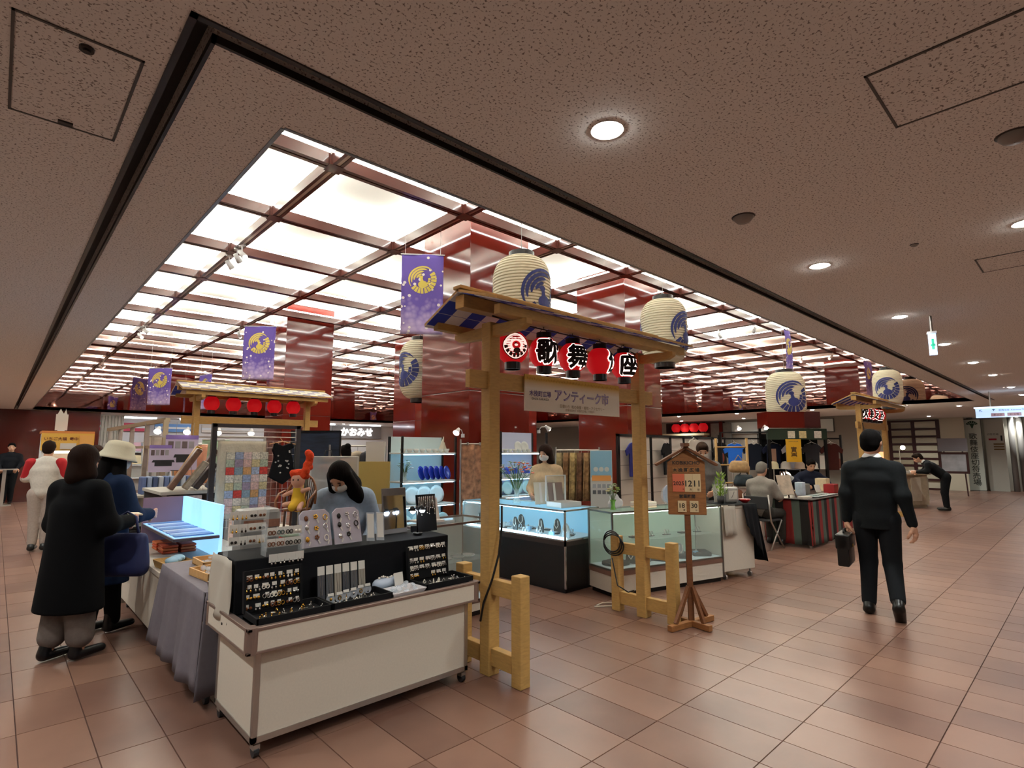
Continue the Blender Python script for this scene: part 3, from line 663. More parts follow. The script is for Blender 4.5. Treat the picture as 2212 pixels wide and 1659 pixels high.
    if style == 'short': g += [('e', hp(0,-.03,-.012), npv(.047,.040,.045)*H, R3), ('e', hp(0,.03,.052), npv(.040,.030,.020)*H, R3)]
    elif style == 'thin': g = [('e', hp(0,-.018,.014), npv(.050,.056,.058)*H, R3)]; face = [('e', hp(0,.075,.0), npv(.07,.065,.08)*H, R3)]
    elif style == 'bob': g += [('e', hp(0,-.012,.016), npv(.060,.068,.066)*H, R3), ('c', hp(-.022,-.02,.0), hp(-.036,-.016,-.07), .038*H, .040*H), ('c', hp(.022,-.02,.0), hp(.036,-.016,-.07), .038*H, .040*H), ('c', hp(0,-.03,0), hp(0,-.045,-.08), .046*H, .046*H)]
    elif style in ('long', 'hat'):
        for sx in (-1, 1): g += [('c', hp(sx*.034,.002,.01), hp(sx*.050,.018,-.10), .030*H, .036*H), ('c', hp(sx*.050,.018,-.10), hp(sx*.056,.022,-.20), .036*H, .026*H)]
        g += [('c', hp(0,-.03,0), hp(0,-.045,-.12), .045*H, .048*H), ('c', hp(0,-.045,-.12), hp(0,-.04,-.21), .048*H, .03*H)]
    elif style == 'bun': g += [('e', hp(0,-.045,.06), npv(.030,.030,.030)*H, R3), ('e', hp(0,-.03,-.012), npv(.045,.038,.042)*H, R3)]
    sdf_obj('hair', g, hm, t, res*.85, .012, face, 1)
    # face
    em = mat('eye dark', '#140c08', .3)
    for sx in (-1, 1):
        MB().ball((0,0,0), .0055*H, 8, 6).build('eye', em, body_).location = hp(sx*.020, .0535, .002)
        MB().ball((0,0,0), (.011*H,.004*H,.0022*H), 8, 5, yaw).build('eyebrow', hm, body_).location = hp(sx*.020, .0535, .016)
    if not mask: MB().ball((0,0,0), (.013*H,.005*H,.0035*H), 8, 5, yaw).build('mouth', mat('lips', '#8e4a42', .5), body_).location = hp(0, .0585, -.037)
    else:
        sdf_obj('face_mask', [('e', hp(0,.022,-.030), npv(.043,.046,.034)*H, R3), ('e', hp(0,.052,-.018), npv(.018,.020,.016)*H, R3)], mat('white mask', '#d9d6d2', .8), t, res*.7, .012,
                [('e', hp(0,-.055,-.02), npv(.08,.075,.09)*H, R3)], 1)
    if collar: sdf_obj('collar', [('c', nk+T*.012*H-Xv*.01*H, nk+T*.012*H+Xv*.01*H, .039*H, .039*H)], mat('collar '+collar, collar, .7), t, res*.7, .01, [('e', nk+T*.045*H+Fw*.03*H, npv(.034,.034,.034)*H)])
    t['_h'] = 0; del t['_h']
    return t, hp
# ================================================================ THE PEOPLE
NV = lambda r: (math.cos(r), math.sin(r))
HD = lambda deg: math.radians(deg) - PI/2         # heading (degrees from +x towards +y) to the rotation of a figure facing local +y
# man in a suit walking away along the corridor
H = 1.72
person('man in black suit walking along the tiled corridor with a black briefcase', (6.28,1.53,0), HD(8), H, 'm', '#16181a', '#15171a', '#0d0b0a', '#0c0a0a', style='short', collar='#e8e6e4', res=.009, wide=1.0,
       arms=[((-.235,-.03,1.12), (-.25,.02,.86)), ((.235,-.09,1.12), (.285,-.05,.86))], legs=[((-.10,.10,.47), (-.11,-.02,.075)), ((.10,.02,.47), (.14,-.22,.16)), 0., 1], hands=(1.0,.55), yaw=-.25, coat=dict(z=.80, r=(.066,.076), w=1.30, f=.92), topmat=mat('suit cloth', '#15181a', .9, var=.15, vscale=60, spec=.2))
bc = thing('briefcase', 'black leather briefcase carried by the man in the black suit', 'briefcase', (6.20,1.79,.44), HD(8))
MB().b(-.05,-.19,0,.05,.19,.29).build('body', mat('black leather', '#0c0b0b', .4), bc, bevel=.015)
MB().b(-.06,-.19,.16,.062,.19,.30).build('flap', mat('black leather', '#0c0b0b', .4), bc, bevel=.012)
MB().tube([(0,-.07,.29),(0,-.06,.335),(0,.06,.335),(0,.07,.29)], .009, 8).build('handle', mat('black leather', '#0c0b0b', .4), bc, smooth=True)
MB().b(.062,-.02,.17,.068,.02,.2).build('clasp', mat('brass', '#b59a5a', .3, 1), bc)
# two women looking at the stalls
H = 1.56
person('woman in long black coat and grey trousers standing before the stalls', (.50,5.42,0), HD(35), H, 'f', '#0b0b0e', '#6d645f', '#0a0b10', '#1f130e', style='bob', res=.010, coat=dict(z=.36, r=(.088,.118), w=1.42), wide=1.1,
       arms=[((-.24,.03,.98), (-.20,.22,.95)), ((.24,.05,.98), (.17,.30,.98))], legs=[((-.09,.012,.42), (-.10,-.04,.075)), ((.09,.012,.42), (.10,.03,.075)), .1], skirt=1.45, stance=.10, yaw=.1, topmat=mat('black wool coat', '#060608', .95, spec=.15))
ph = tag(MB().box((.90,5.60,1.02), (.10,.065,.012), .2, .1, .4).build('folded_leaflet', mat('cream paper', '#cfc4ac', .8), None, bevel=.002), 'cream folded leaflet held by the woman in the long black coat', 'leaflet')
H = 1.57
p2, hp = person('woman in cream bucket hat and dark blue coat with long black hair', (.76,6.02,0), HD(28), H, 'f', '#0f1e38', '#0a0a0c', '#090909', '#0d0b0b', style='hat', res=.010, coat=dict(z=.42, r=(.085,.112), w=1.4), mask=True,
       arms=[((-.23,.03,.98), (-.17,.20,.96)), ((.23,.06,.98), (.15,.28,.97))], legs=[((-.07,.012,.42), (-.07,-.03,.075)), ((.09,.03,.42), (.10,.06,.075)), .0], yaw=-.35, pitch=-.2)
hat = thing('bucket_hat', 'cream bucket hat worn by the woman in the dark blue coat', 'hat', p2.location, p2.rotation_euler[2])
c0 = hp(0,-.004,.034)
pr = [(.158,-.062),(.150,-.045),(.118,.005),(.112,.05),(.098,.085),(.06,.10),(.004,.104)]
hb = MB().lathe(pr, n=32, cap=False)
M_ = Matrix.Translation(c0) @ Matrix.Rotation(-.35, 4, 'Z') @ Matrix.Rotation(-.22, 4, 'X')
hb.v = [tuple(M_ @ Vector(v)) for v in hb.v]
hb.build('brim_and_crown', mat('cream felt', '#c8c0a8', .9, bump=.1, bscale=120), hat, smooth=True, solid=.006)
bag = thing('shoulder_bag', 'dark blue tote bag hanging on the arm of the woman in the long coat', 'bag', (.83,5.47,.55), HD(50))
sdf_obj('body', [('c', (-.13,0,.05+.05*i), (.13,0,.05+.05*i), .06-.005*i, .06-.005*i) for i in range(6)], mat('navy canvas', '#1c2450', .7), bag, .012, .05)
MB().tube([(-.1,0,.32),(-.07,0,.46),(0,0,.5),(.07,0,.46),(.1,0,.32)], .01, 6).build('strap', mat('navy canvas', '#1c2450', .7), bag, smooth=True)
# shoppers and staff farther off
p3, hp = person('shopper in red and white jacket in front of the yellow food kiosk', (.60,11.4,0), HD(75), 1.68, 'm', '#c9c2b6', '#a89a90', '#222222', '#241812', style='short', res=.016, arms=[((-.24,.05,1.12),(-.12,.18,1.35)),((.24,.05,1.12),(.1,.28,1.02))], lean=.12)
sdf_obj('red_sleeve', [('c', (-.185,.02,1.36),(-.24,.05,1.12), .075,.068), ('c', (-.24,.05,1.12),(-.13,.16,1.33), .066,.056)], mat('red fabric', '#a5141c', .8), p3, .016, .02)
sdf_obj('red_sleeve', [('c', (.185,.02,1.36),(.24,.05,1.12), .075,.068), ('c', (.24,.05,1.12),(.11,.26,1.03), .066,.056)], mat('red fabric', '#a5141c', .8), p3, .016, .02)
person('shopper with short brown hair between the two women in coats', (.95,8.9,0), HD(60), 1.58, 'f', '#4b3f3a', '#2a2624', '#111111', '#2f1c14', style='bob', res=.016)
person('security guard in dark uniform standing behind a podium at the red wall', (.35,21.9,0), HD(-95), 1.74, 'm', '#14151a', '#101114', '#0a0a0a', '#0d0b0a', style='short', res=.02, arms=[((-.26,.05,1.15),(-.18,.28,1.02)),((.26,.05,1.15),(.18,.28,1.02))], palm=(0,0,-1))
# the long-haired jewellery seller, head bowed
person('jewellery seller with long black hair, white mask and pale blue shirt', (2.12,4.25,0), HD(-118), 1.60, 'f', '#9db0c6', '#2a2c33', '#111111', '#120d0c', style='long', res=.012, mask=True, hip=(0,-.05,.76), lean=.38, pitch=-.85, yaw=-.45,
       arms=[((-.25,.05,.95),(-.16,.28,.84)),((.25,.05,.95),(.14,.30,.84))], legs=[((-.1,.28,.62),(-.1,.22,.08)),((.1,.28,.62),(.1,.22,.08))])
person('woman with black bun walking between the clothes racks behind the seller', (3.80,7.66,0), HD(100), 1.60, 'f', '#39343a', '#222222', '#111111', '#0e0b0b', style='bun', res=.016)
person('stall keeper with shoulder-length dark hair, white mask and beige jacket', (5.62,5.28,0), HD(-160), 1.60, 'f', '#b39b7c', '#3b342e', '#111111', '#241814', style='bob', res=.012, mask=True, yaw=-.1, pitch=-.15,
       arms=[((-.22,.04,1.02),(-.15,.22,.95)),((.22,.05,1.02),(.12,.24,.95))])
person('stall keeper in grey shirt and white mask looking down behind the calendar sign', (7.62,4.02,0), HD(-150), 1.66, 'm', '#6c6a68', '#2c2a28', '#111111', '#33241c', style='short', res=.013, mask=True, pitch=-.45, yaw=.1, lean=.12,
       arms=[((-.24,.05,1.08),(-.14,.28,.98)),((.24,.05,1.08),(.14,.28,.98))])
person('seated person in grey shirt and grey cap at the end of the striped table', (9.12,3.80,0), HD(-5), 1.60, 'm', '#8a857e', '#3a3733', '#1a1a1a', '#77726c', style='short', res=.016, hip=(0,0,.56), pitch=-.2,
       arms=[((-.24,.08,.82),(-.16,.32,.78)),((.24,.08,.82),(.16,.32,.78))], legs=[((-.1,.42,.52),(-.1,.40,.08)),((.1,.42,.52),(.1,.40,.08))])
person('stall keeper in dark clothes bending over the striped table', (12.15,4.12,0), HD(-140), 1.60, 'f', '#1c2030', '#191a20', '#111111', '#120d0c', style='short', res=.016, hip=(0,-.05,.62), lean=.35, pitch=-.4,
       arms=[((-.3,.1,.95),(-.28,.38,.86)),((.3,.1,.95),(.2,.36,.86))], legs=[((-.1,.3,.55),(-.1,.25,.08)),((.1,.3,.55),(.1,.25,.08))])
person('man in black suit bowing over the octagonal counter', (17.85,2.78,0), HD(105), 1.70, 'm', '#0d0d0f', '#0e0e10', '#0b0b0b', '#221812', style='short', res=.018, hip=(0,-.04,.86), lean=.85, pitch=-.5, collar='#dddbd6',
       arms=[((-.24,.36,1.0),(-.15,.55,.98)),((.24,.36,1.0),(.15,.55,.98))])
# ================================================================ NEAR JEWELLERY COUNTER
M_PANEL = mat('off-white laminate', '#cfc5b6', .55, var=.03, vscale=90)
M_RIM = mat('brownish metal edge', '#8f7b72', .35, .5)
M_ALU = mat('aluminium', '#b8b4ae', .35, .9)
M_BCLOTH = mat('black display cloth', '#0a0b10', .85, spec=.3)
M_VELV = mat('black velvet tray', '#0d0d10', .8, spec=.3)
M_WCLOTH = mat('off-white cloth', '#b9b1a4', .85)
M_RUB = mat('dark rubber', '#2a2a2c', .5)
M_ACR = mat('clear acrylic', '#eef4f6', .05, alpha=.16, spec=.6)
M_GLASS = mat('clear glass', '#e8fbf6', .02, alpha=.13, spec=.7)
def caster(parent, x, y, world=True, r=.03, m=None):
    c_ = MB().tube([(x,y,.058),(x,y,.085)], .012, 8).box((x,y,.052), (.034,.05,.026)).build('caster', m or M_ALU, parent, world=world)
    MB().tube([(x-.013,y,r),(x+.013,y,r)], r, 14).build('wheel', M_RUB, c_, world=world)
t = thing('jewellery_counter', 'off-white jewellery counter on casters beside the timber gate post', 'counter', (1.74,3.37,0))
W_ = dict(world=True)
MB().b(1.075,3.065,.09,2.435,3.685,.53).build('body_core', M_PANEL, t, **W_)
for nm, a in (('front_panel',(1.09,3.055,.10,2.42,3.065,.53)),('side_panel',(1.065,3.08,.10,1.075,3.67,.53)),('side_panel',(2.435,3.08,.10,2.445,3.67,.53))): MB().b(*a).build(nm, M_PANEL, t, **W_)
for a in ((1.06,3.05),(2.42,3.05),(1.06,3.665),(2.42,3.665)): MB().b(a[0],a[1],.075,a[0]+.03,a[1]+.03,.535).build('corner_post', M_ALU, t, bevel=.004, **W_)
for a in ((1.06,3.05,.075,2.45,3.07,.105),(1.06,3.05,.075,1.08,3.69,.105),(2.43,3.05,.075,2.45,3.69,.105)): MB().b(*a).build('bottom_rail', M_ALU, t, **W_)
for a in ((1.03,3.0,2.48,3.01),(1.03,3.73,2.48,3.74)): MB().b(a[0],a[1],.535,a[2],a[3],.64).build('rim_panel', M_PANEL, t, **W_)
for x in (1.0, 2.50): MB().b(x,3.03,.535,x+.01,3.71,.64).build('rim_panel', M_PANEL, t, **W_)
for a in ((1.0,3.0,2.51,3.03),(1.0,3.71,2.51,3.74),(1.0,3.0,1.03,3.74),(2.48,3.0,2.51,3.74)):
    MB().b(a[0]-.004,a[1]-.004,.638,a[2]+.004,a[3]+.004,.655).build('rim_edge', M_RIM, t, bevel=.003, **W_)
    MB().b(a[0]-.003,a[1]-.003,.525,a[2]+.003,a[3]+.003,.54).build('rim_edge', M_RIM, t, bevel=.003, **W_)
for x, y in ((1.03,3.03),(2.48,3.03),(1.03,3.71),(2.48,3.71)):
    MB().tube([(x,y,.524),(x,y,.656)], .036, 20).build('rim_corner', M_RIM, t, **W_)
MB().b(1.02,3.02,.60,2.49,3.72,.642).build('tray_floor', M_BCLOTH, t, **W_)
for x, y in ((1.09,3.08),(2.42,3.08),(1.09,3.66),(2.42,3.66)): caster(t, x, y)
MB().b(1.0,3.42,.585,.997,3.435,.597).build('keyhole', mat('keyhole', '#222222', .4), t, **W_)
# stepped riser on the counter
rs = thing('display_riser', 'black cloth display riser with off-white end on the jewellery counter', 'riser', (1.74,3.54,.642))
MB().add([(1.03,3.34,.644),(2.49,3.34,.644),(2.49,3.34,.93),(1.03,3.36,.935),(1.03,3.70,.644),(2.49,3.70,.644),(2.49,3.70,.94),(1.03,3.70,.94)], [(0,1,2,3),(4,5,6,7),(3,2,6,7),(0,1,5,4),(0,3,7,4),(1,2,6,5)]).build('black_cloth', M_BCLOTH, rs, bevel=.006, **W_)
MB().grid(lambda u, v: (1.012+.008*math.sin(9*u+4*v)-.012*(1-v), 3.345+.38*u-.02*(1-v)*u, .60+.34*v), 10, 8).build('white_end_cloth', M_WCLOTH, rs, smooth=True, solid=.004, **W_)
# ---- jewellery pieces
JM = {'gold': mat('gold', '#d9a94a', .22, 1), 'silver': mat('silver', '#dcdcdc', .18, 1), 'dark': mat('dark bead', '#1b1512', .15), 'pearl': mat('pearl', '#efe6d8', .2), 'brown': mat('brown bead', '#6a3b20', .2), 'teal': mat('teal bead', '#3a4a48', .25)}
M_CARD = mat('white card', '#d6d2ca', .7); M_BAG = mat('clear bag', '#dfe6ee', .15, alpha=.35, spec=.6)
def card_me(w, h): return MB().b(-w/2,-.0006,0,w/2,.0006,h).mesh('card', M_CARD)
cm_s, cm_m, cm_l = card_me(.034,.02), card_me(.042,.05), card_me(.05,.046)
EAR = {}
for k, m in JM.items():
    for shp in range(3):
        e = MB()
        if shp == 0: e.ball((0,0,0), (.0085,.006,.0085), 10, 6)
        elif shp == 1: e.tube([(.009*math.cos(a),0,.011*math.sin(a)) for a in [2*PI*i/12 for i in range(13)]], .0026, 6, cap=False)
        else: e.tube([(0,0,.008),(0,0,-.006)], .0015, 5).ball((0,0,-.012), (.006,.005,.008), 8, 6)
        EAR[(k, shp)] = e.mesh('earring', m, True)
rnd = random.Random(11)
def ear_card(x, y, z, tilt, cme, label, group, key=None, drop=.0):
    t = thing('earring_card', label, 'earrings', (x, y, z), 0, group); t.rotation_euler = (tilt, 0, rnd.uniform(-.05,.05))
    h = max(v.co.z for v in cme.vertices)
    share('card', cme, parent=t)
    k = key or (rnd.choice(['gold','gold','silver','silver','dark','pearl','brown']), rnd.randrange(3))
    for s in (-1, 1): share('earring', EAR[k], (s*.0105, -.007, h*.35-drop), parent=t)
def tray(label, x0, y0, x1, y1, z=.644, h=.045, lid=None):
    t = thing('jewellery_tray', label, 'tray', ((x0+x1)/2, (y0+y1)/2, z))
    MB().b(x0,y0,z,x1,y1,z+.012).build('base', M_VELV, t, **W_)
    for a in ((x0,y0,x1,y0+.01),(x0,y1-.01,x1,y1),(x0,y0,x0+.01,y1),(x1-.01,y0,x1,y1)): MB().b(a[0],a[1],z,a[2],a[3],z+h).build('side', M_VELV, t, bevel=.002, **W_)
    if lid:
        lx0, lx1, lh, ly = lid
        MB().box(((lx0+lx1)/2, ly+.02, z+.03+lh/2), (lx1-lx0, .012, lh), -.12).build('lid', M_VELV, t, **W_)
        for dx in (lx0+.006, lx1-.006): MB().box((dx, ly+.013, z+.03+lh/2), (.012, .03, lh), -.12).build('lid_side', M_VELV, t, **W_)
    return t
tray('black velvet tray with open lid of gold earrings on the jewellery counter', 1.05, 3.03, 1.455, 3.25, lid=(1.045,1.365,.215,3.235))
tray('black velvet tray holding necklace packs and ring cards on the jewellery counter', 1.462, 3.03, 1.845, 3.25)
tray('black velvet tray with open lid of silver earrings at the gate end', 2.10, 3.04, 2.485, 3.28, lid=(2.10,2.43,.215,3.262))
G1 = 'earring cards in the lid of the gold tray'
for r in range(4):
    for c in range(7):
        z = .675 + .17 - r*.05; ear_card(1.075+c*.0435+rnd.uniform(-.004,.004), 3.236+.12*(z-.67), z, -.12, cm_s, 'small card of gold or dark earrings in the gold tray lid', G1, (rnd.choice(['gold','gold','gold','silver','brown','pearl']), rnd.randrange(3)), .006)
G3 = 'earring cards in the lid of the silver tray'
for r in range(4):
    for c in range(7):
        if rnd.random() < .12: continue
        z = .675 + .17 - r*.05; ear_card(2.125+c*.0465+rnd.uniform(-.004,.004), 3.262+.12*(z-.67), z+(.03 if r == 0 else 0), -.12, cm_s, 'small card of silver earrings in the silver tray lid', G3, (rnd.choice(['silver','silver','silver','pearl','gold']), rnd.randrange(3)), .006)
RING = {k: MB().tube([(.009*math.cos(a),0,.009*math.sin(a)) for a in [2*PI*i/14 for i in range(15)]], .002, 6, cap=False).ball((0,0,.012), (.0055,.0045,.0045), 8, 5).mesh('ring', JM[k], True) for k in ('gold','silver','pearl')}
TAGM = MB().b(-.012,-.0005,0,.012,.0005,.008).mesh('tag', M_CARD)
def ring(x, y, z, key, label, group):
    t = thing('finger_ring', label, 'ring', (x, y, z), rnd.uniform(0, 6), group)
    share('band', RING[key], (0,0,.009), parent=t); share('price_tag', TAGM, (.014,.006,.0), parent=t, rot=(1.2,0,.4))
for i in range(15): ring(1.09+.024*i+rnd.uniform(-.008,.008), 3.07+rnd.uniform(0,.14), .657, rnd.choice(['gold','gold','silver']), 'small ring with price tag lying in the gold tray', 'rings in the gold tray')
for i in range(13): ring(1.50+.024*i, 3.05+rnd.uniform(0,.10), .657, rnd.choice(['silver','pearl']), 'small ring lying before the necklace packs', 'rings in the necklace tray')
for i in range(22): ring(2.13+.015*i, 3.07+rnd.uniform(0,.13), .657, rnd.choice(['silver','silver','pearl']), 'small silver ring lying in the tray at the gate end', 'rings in the silver tray')
DISC = MB().lathe([(.0,0),(.026,0),(.026,.003),(0,.003)], n=16, cap=False).mesh('disc', mat('grey card', '#8f949c', .7))
for i in range(6):
    t = thing('pendant_card', 'small grey round pendant card with white tab in the necklace tray', 'pendant', (1.50+.054*i, 3.15+.012*i*(i > 1), .657+.004*(i > 3)), 0, 'pendant cards in the necklace tray')
    share('disc', DISC, (0,0,.028), parent=t, rot=(1.3,0,0)); share('tab', card_me(.036,.016), (0,-.006,.046), parent=t, rot=(-.3,0,0)); share('pendant', EAR[(('gold','gold','gold','silver','gold','silver')[i], i % 3)], (0,-.008,.028), parent=t)
for i in range(6):
    t = thing('necklace_pack', 'clear necklace pack with white header card standing in the necklace tray', 'necklace', (1.485+.053*i, 3.235, .657), 0, 'necklace packs in the tray'); t.rotation_euler = (-.13, 0, 0)
    MB().b(-.022,-.002,0,.022,.002,.15).build('pack', mat('pack %d' % (i % 3), ('#4a4c52','#5a5c60','#a39c90')[i % 3], .25, spec=.7), t)
    MB().b(-.021,-.003,.15,.021,.003,.20).build('header_card', M_CARD, t)
    MB().tube([(-.01,-.004,.15),(-.004,-.004,.03),(.004,-.004,.03),(.01,-.004,.15)], .0012, 4).build('chain', JM['silver'], t)
# white tray of bagged pieces
wt = thing('white_tray', 'shallow white tray of small bagged pieces between the black trays', 'tray', (1.97,3.12,.644), .05)
MB().add([(-.11,-.07,0),(.11,-.07,0),(.11,.07,0),(-.11,.07,0),(-.125,-.085,.03),(.125,-.085,.03),(.125,.085,.03),(-.125,.085,.03)], [(0,1,2,3),(0,1,5,4),(1,2,6,5),(2,3,7,6),(3,0,4,7)]).build('dish', mat('white plastic', '#d7d4d6', .4), wt, solid=.004)
bagm = MB().ball((0,0,0), (.022,.017,.008), 8, 5).mesh('bagged_piece', M_BAG, True)
for i in range(16):
    tag(share('bagged_piece', bagm, (1.88+rnd.uniform(0,.17), 3.06+rnd.uniform(0,.11), .668+.012*(i//6)), rot=(rnd.uniform(-.5,.5), rnd.uniform(-.5,.5), rnd.uniform(0,3))), 'small clear bag with a trinket in the shallow white tray', 'bag', 'bagged trinkets in the white tray')
bx = thing('bead_pouch', 'clear pouch of pale beads behind the shallow white tray', 'pouch', (1.925,3.26,.644))
sdf_obj('pouch', [('c', (-.05,0,.04), (.05,0,.05), .04, .035)], mat('pale blue plastic', '#b9c6d8', .2), bx, .008, .02)
for i in range(8): MB().ball((-.05+.015*i, -.01, .085+.006*math.sin(i)), .008, 8, 5).build('bead', JM['silver' if i % 2 else 'pearl'], bx, smooth=True)
MB().box((.07,-.05,.07), (.07,.002,.08), -.2, 0, .1).build('label_card', M_CARD, bx)
# acrylic stands with earring cards
def acr_stand(label, x0, x1, y, zb, rows, group, lab, cme, keys):
    t = thing('acrylic_stand', label, 'stand', ((x0+x1)/2, y, zb))
    for x in (x0-.008, x1+.008): MB().b(x-.002,y-.02,zb,x+.002,y+.06,rows[0]+.07).build('side', M_ACR, t, **W_)
    for z in rows: MB().b(x0-.006,y-.004+.0,z-.004,x1+.006,y+.03,z).build('ledge', M_ACR, t, **W_)
    nn = len(rows)
    for r, z in enumerate(rows):
        m_ = 4; w = (x1-x0)/m_
        for c in range(m_): ear_card(x0+w*(c+.5), y-.003, z+.001, -.08, cme, lab, group, rnd.choice(keys), 0)
acr_stand('clear acrylic stand with three rows of earring cards at the off-white riser end', 1.03, 1.235, 3.50, .942, (1.145,1.07,.998), 'earring cards on the end acrylic stand', 'white card with brown or dark earrings on the end acrylic stand', cm_l, [('dark',0),('brown',0),('gold',2),('dark',2)])
acr_stand('clear acrylic stand of earring cards beside the grey velvet pads', 1.20, 1.405, 3.375, .938, (1.05,.985), 'earring cards on the inner acrylic stand', 'white card with round earrings on the inner acrylic stand', cm_l, [('teal',1),('dark',1),('brown',1),('pearl',0)])
for c in range(4): ear_card(1.228+.051*c, 3.332, .905, 0, cm_l, 'white card with drop earrings hanging at the front of the riser', 'drop earring cards on the riser edge', ('silver', 2), .012)
# velvet pads with brooches
M_PAD = mat('grey velvet pad', '#b4adb8', .9)
def pad(label, x, y, z, w, h, rz, cols):
    t = thing('brooch_pad', label, 'display pad', (x, y, z), rz); t.rotation_euler = (-.28, 0, rz)
    pts = [(-w/2+.0,0),(w/2,0),(w/2,h-.03),(w/2-.03,h),(-w/2+.03,h),(-w/2,h-.03)]
    MB().prism(pts, 'y', -.008, .008).build('pad', M_PAD, t, bevel=.004)
    MB().bar((0,.008,h*.7), (0,.05,.03), .03, .004).build('strut', M_PAD, t)
    return t, h
for n_, (x, w, ks, nm) in enumerate(((1.53,.205,['brown','gold','gold','silver','gold','silver','gold','brown','pearl'],'gold and brown'),(1.745,.195,['dark','silver','silver','dark','silver','dark','silver','dark'],'silver and black'))):
    tp, h = pad('grey velvet pad pinned with %s brooches on the riser' % nm, x, 3.43, .942, w, .235, .05, None)
    for i, k in enumerate(ks):
        b_ = thing('brooch', '%s brooch with a white tag on the pad of %s brooches' % (('gold','brown','silver','black')[('gold','brown','silver','dark').index(k) if k in ('gold','brown','silver','dark') else 2], nm), 'brooch', (0,0,0), 0, 'brooches on the %s pad' % nm)
        lx, lz = -w*.30 + w*.30*(i % 3), .185 - .065*(i//3) + .008*(i % 2)
        a = .28; b_.location = (x+lx, 3.43+.016*0+lz*math.sin(a)-.012, .942+lz*math.cos(a)); b_.rotation_euler = (-a, 0, .05)
        f_ = MB()
        if i % 3 == 0: f_.ball((0,-.004,0), (.014,.004,.018), 10, 6)
        elif i % 3 == 1: [f_.ball((.010*math.cos(q),-.004,.010*math.sin(q)), (.007,.004,.007), 8, 5) for q in [2*PI*j/5 for j in range(5)]]
        else: f_.tube([(.014*math.cos(q),-.004,.018*math.sin(q)) for q in [2*PI*j/12 for j in range(13)]], .003, 6, cap=False)
        f_.build('setting', JM[k], b_, smooth=True)
        MB().box((.012,-.004,-.028), (.009,.001,.026), 0, .4*(-1)**i).build('price_tag', M_CARD, b_)
for i in range(2):
    t = thing('card_bag', 'clear bag with a white card leaning beside the velvet pads', 'bag', (1.90+.062*i, 3.42-.02*i, .942), .1, 'bagged cards beside the pads'); t.rotation_euler = (-.25, .12, .1)
    MB().b(-.032,-.001,0,.032,.001,.19).build('bag', M_BAG, t); MB().b(-.026,-.003,.02,.026,-.0015,.18).build('card', M_CARD, t)
# table mirror, small lamp with a second bulb for its reflection, necklace stand
mr_ = thing('table_mirror', 'grey framed table mirror standing on the black riser', 'mirror', (2.20,3.60,.942), .06); mr_.rotation_euler = (-.12, 0, .06)
MB().b(-.105,-.006,.0,.105,.006,.33).build('frame', mat('grey frame', '#6b6664', .4), mr_, bevel=.004)
MB().b(-.096,-.0085,.035,.096,-.006,.275).build('glass', mat('mirror glass', '#9fa6b0', .08, 1), mr_)
MB().bar((0,.006,.25), (0,.10,.0), .05, .005).build('strut', mat('grey frame', '#6b6664', .4), mr_)
lp = thing('clip_lamp', 'small black lamp on the riser with a second bulb standing for its reflection', 'lamp', (2.30,3.46,.942), .1)
MB().cyl((0,0,0), .035, .012, 16).tube([(0,0,.01),(.01,.02,.12),(0,.01,.2)], .006, 8).build('stem', M_BLACK, lp, smooth=True)
for sx in (-.055, .03):  # left head and bulb stand in for the lamp's mirror reflection
    MB().tube([(0,.01,.19),(sx,.0,.185)], .004, 6).lathe([(.01,.03),(.032,0),(.030,0),(.008,.028)], (sx,-.005,.172), 16, cap=False).build('shade', M_BLACK, lp, smooth=True)
    MB().ball((sx,-.012,.168), (.020,.02,.017), 12, 8).build('bulb', mat('white bulb', '#ffffff', .4, emit=45, ecol='#eaf4ff'), lp, smooth=True)
ns_ = thing('necklace_stand', 'black velvet necklace stand hung with silver chains on the riser', 'necklace stand', (2.425,3.52,.942), .08); ns_.rotation_euler = (-.12, 0, .08)
MB().b(-.085,0,0,.10,.012,.275).b(-.085,.01,0,-.07,.09,.05).b(.085,.01,0,.10,.09,.05).build('board', M_VELV, ns_, bevel=.003)
for i in range(9):
    x = -.065+.018*i; d = .10+.03*math.sin(i*1.7)
    t = MB().tube([(x-.007,-.006,.26),(x-.006,-.006,.26-d*.6),(x,-.008,.26-d),(x+.006,-.006,.26-d*.6),(x+.007,-.006,.26)], .0016, 5)
    t.ball((x,-.008,.26-d-.008), (.005,.004,.007), 6, 5)
    o = t.build('necklace', JM['silver'], None, smooth=True); o.matrix_world = Matrix.Translation((2.425,3.52,.942)) @ Matrix.Rotation(.08,4,'Z') @ Matrix.Rotation(-.12,4,'X')
    tag(o, 'silver necklace hanging on the black velvet necklace stand', 'necklace', 'necklaces on the velvet stand')
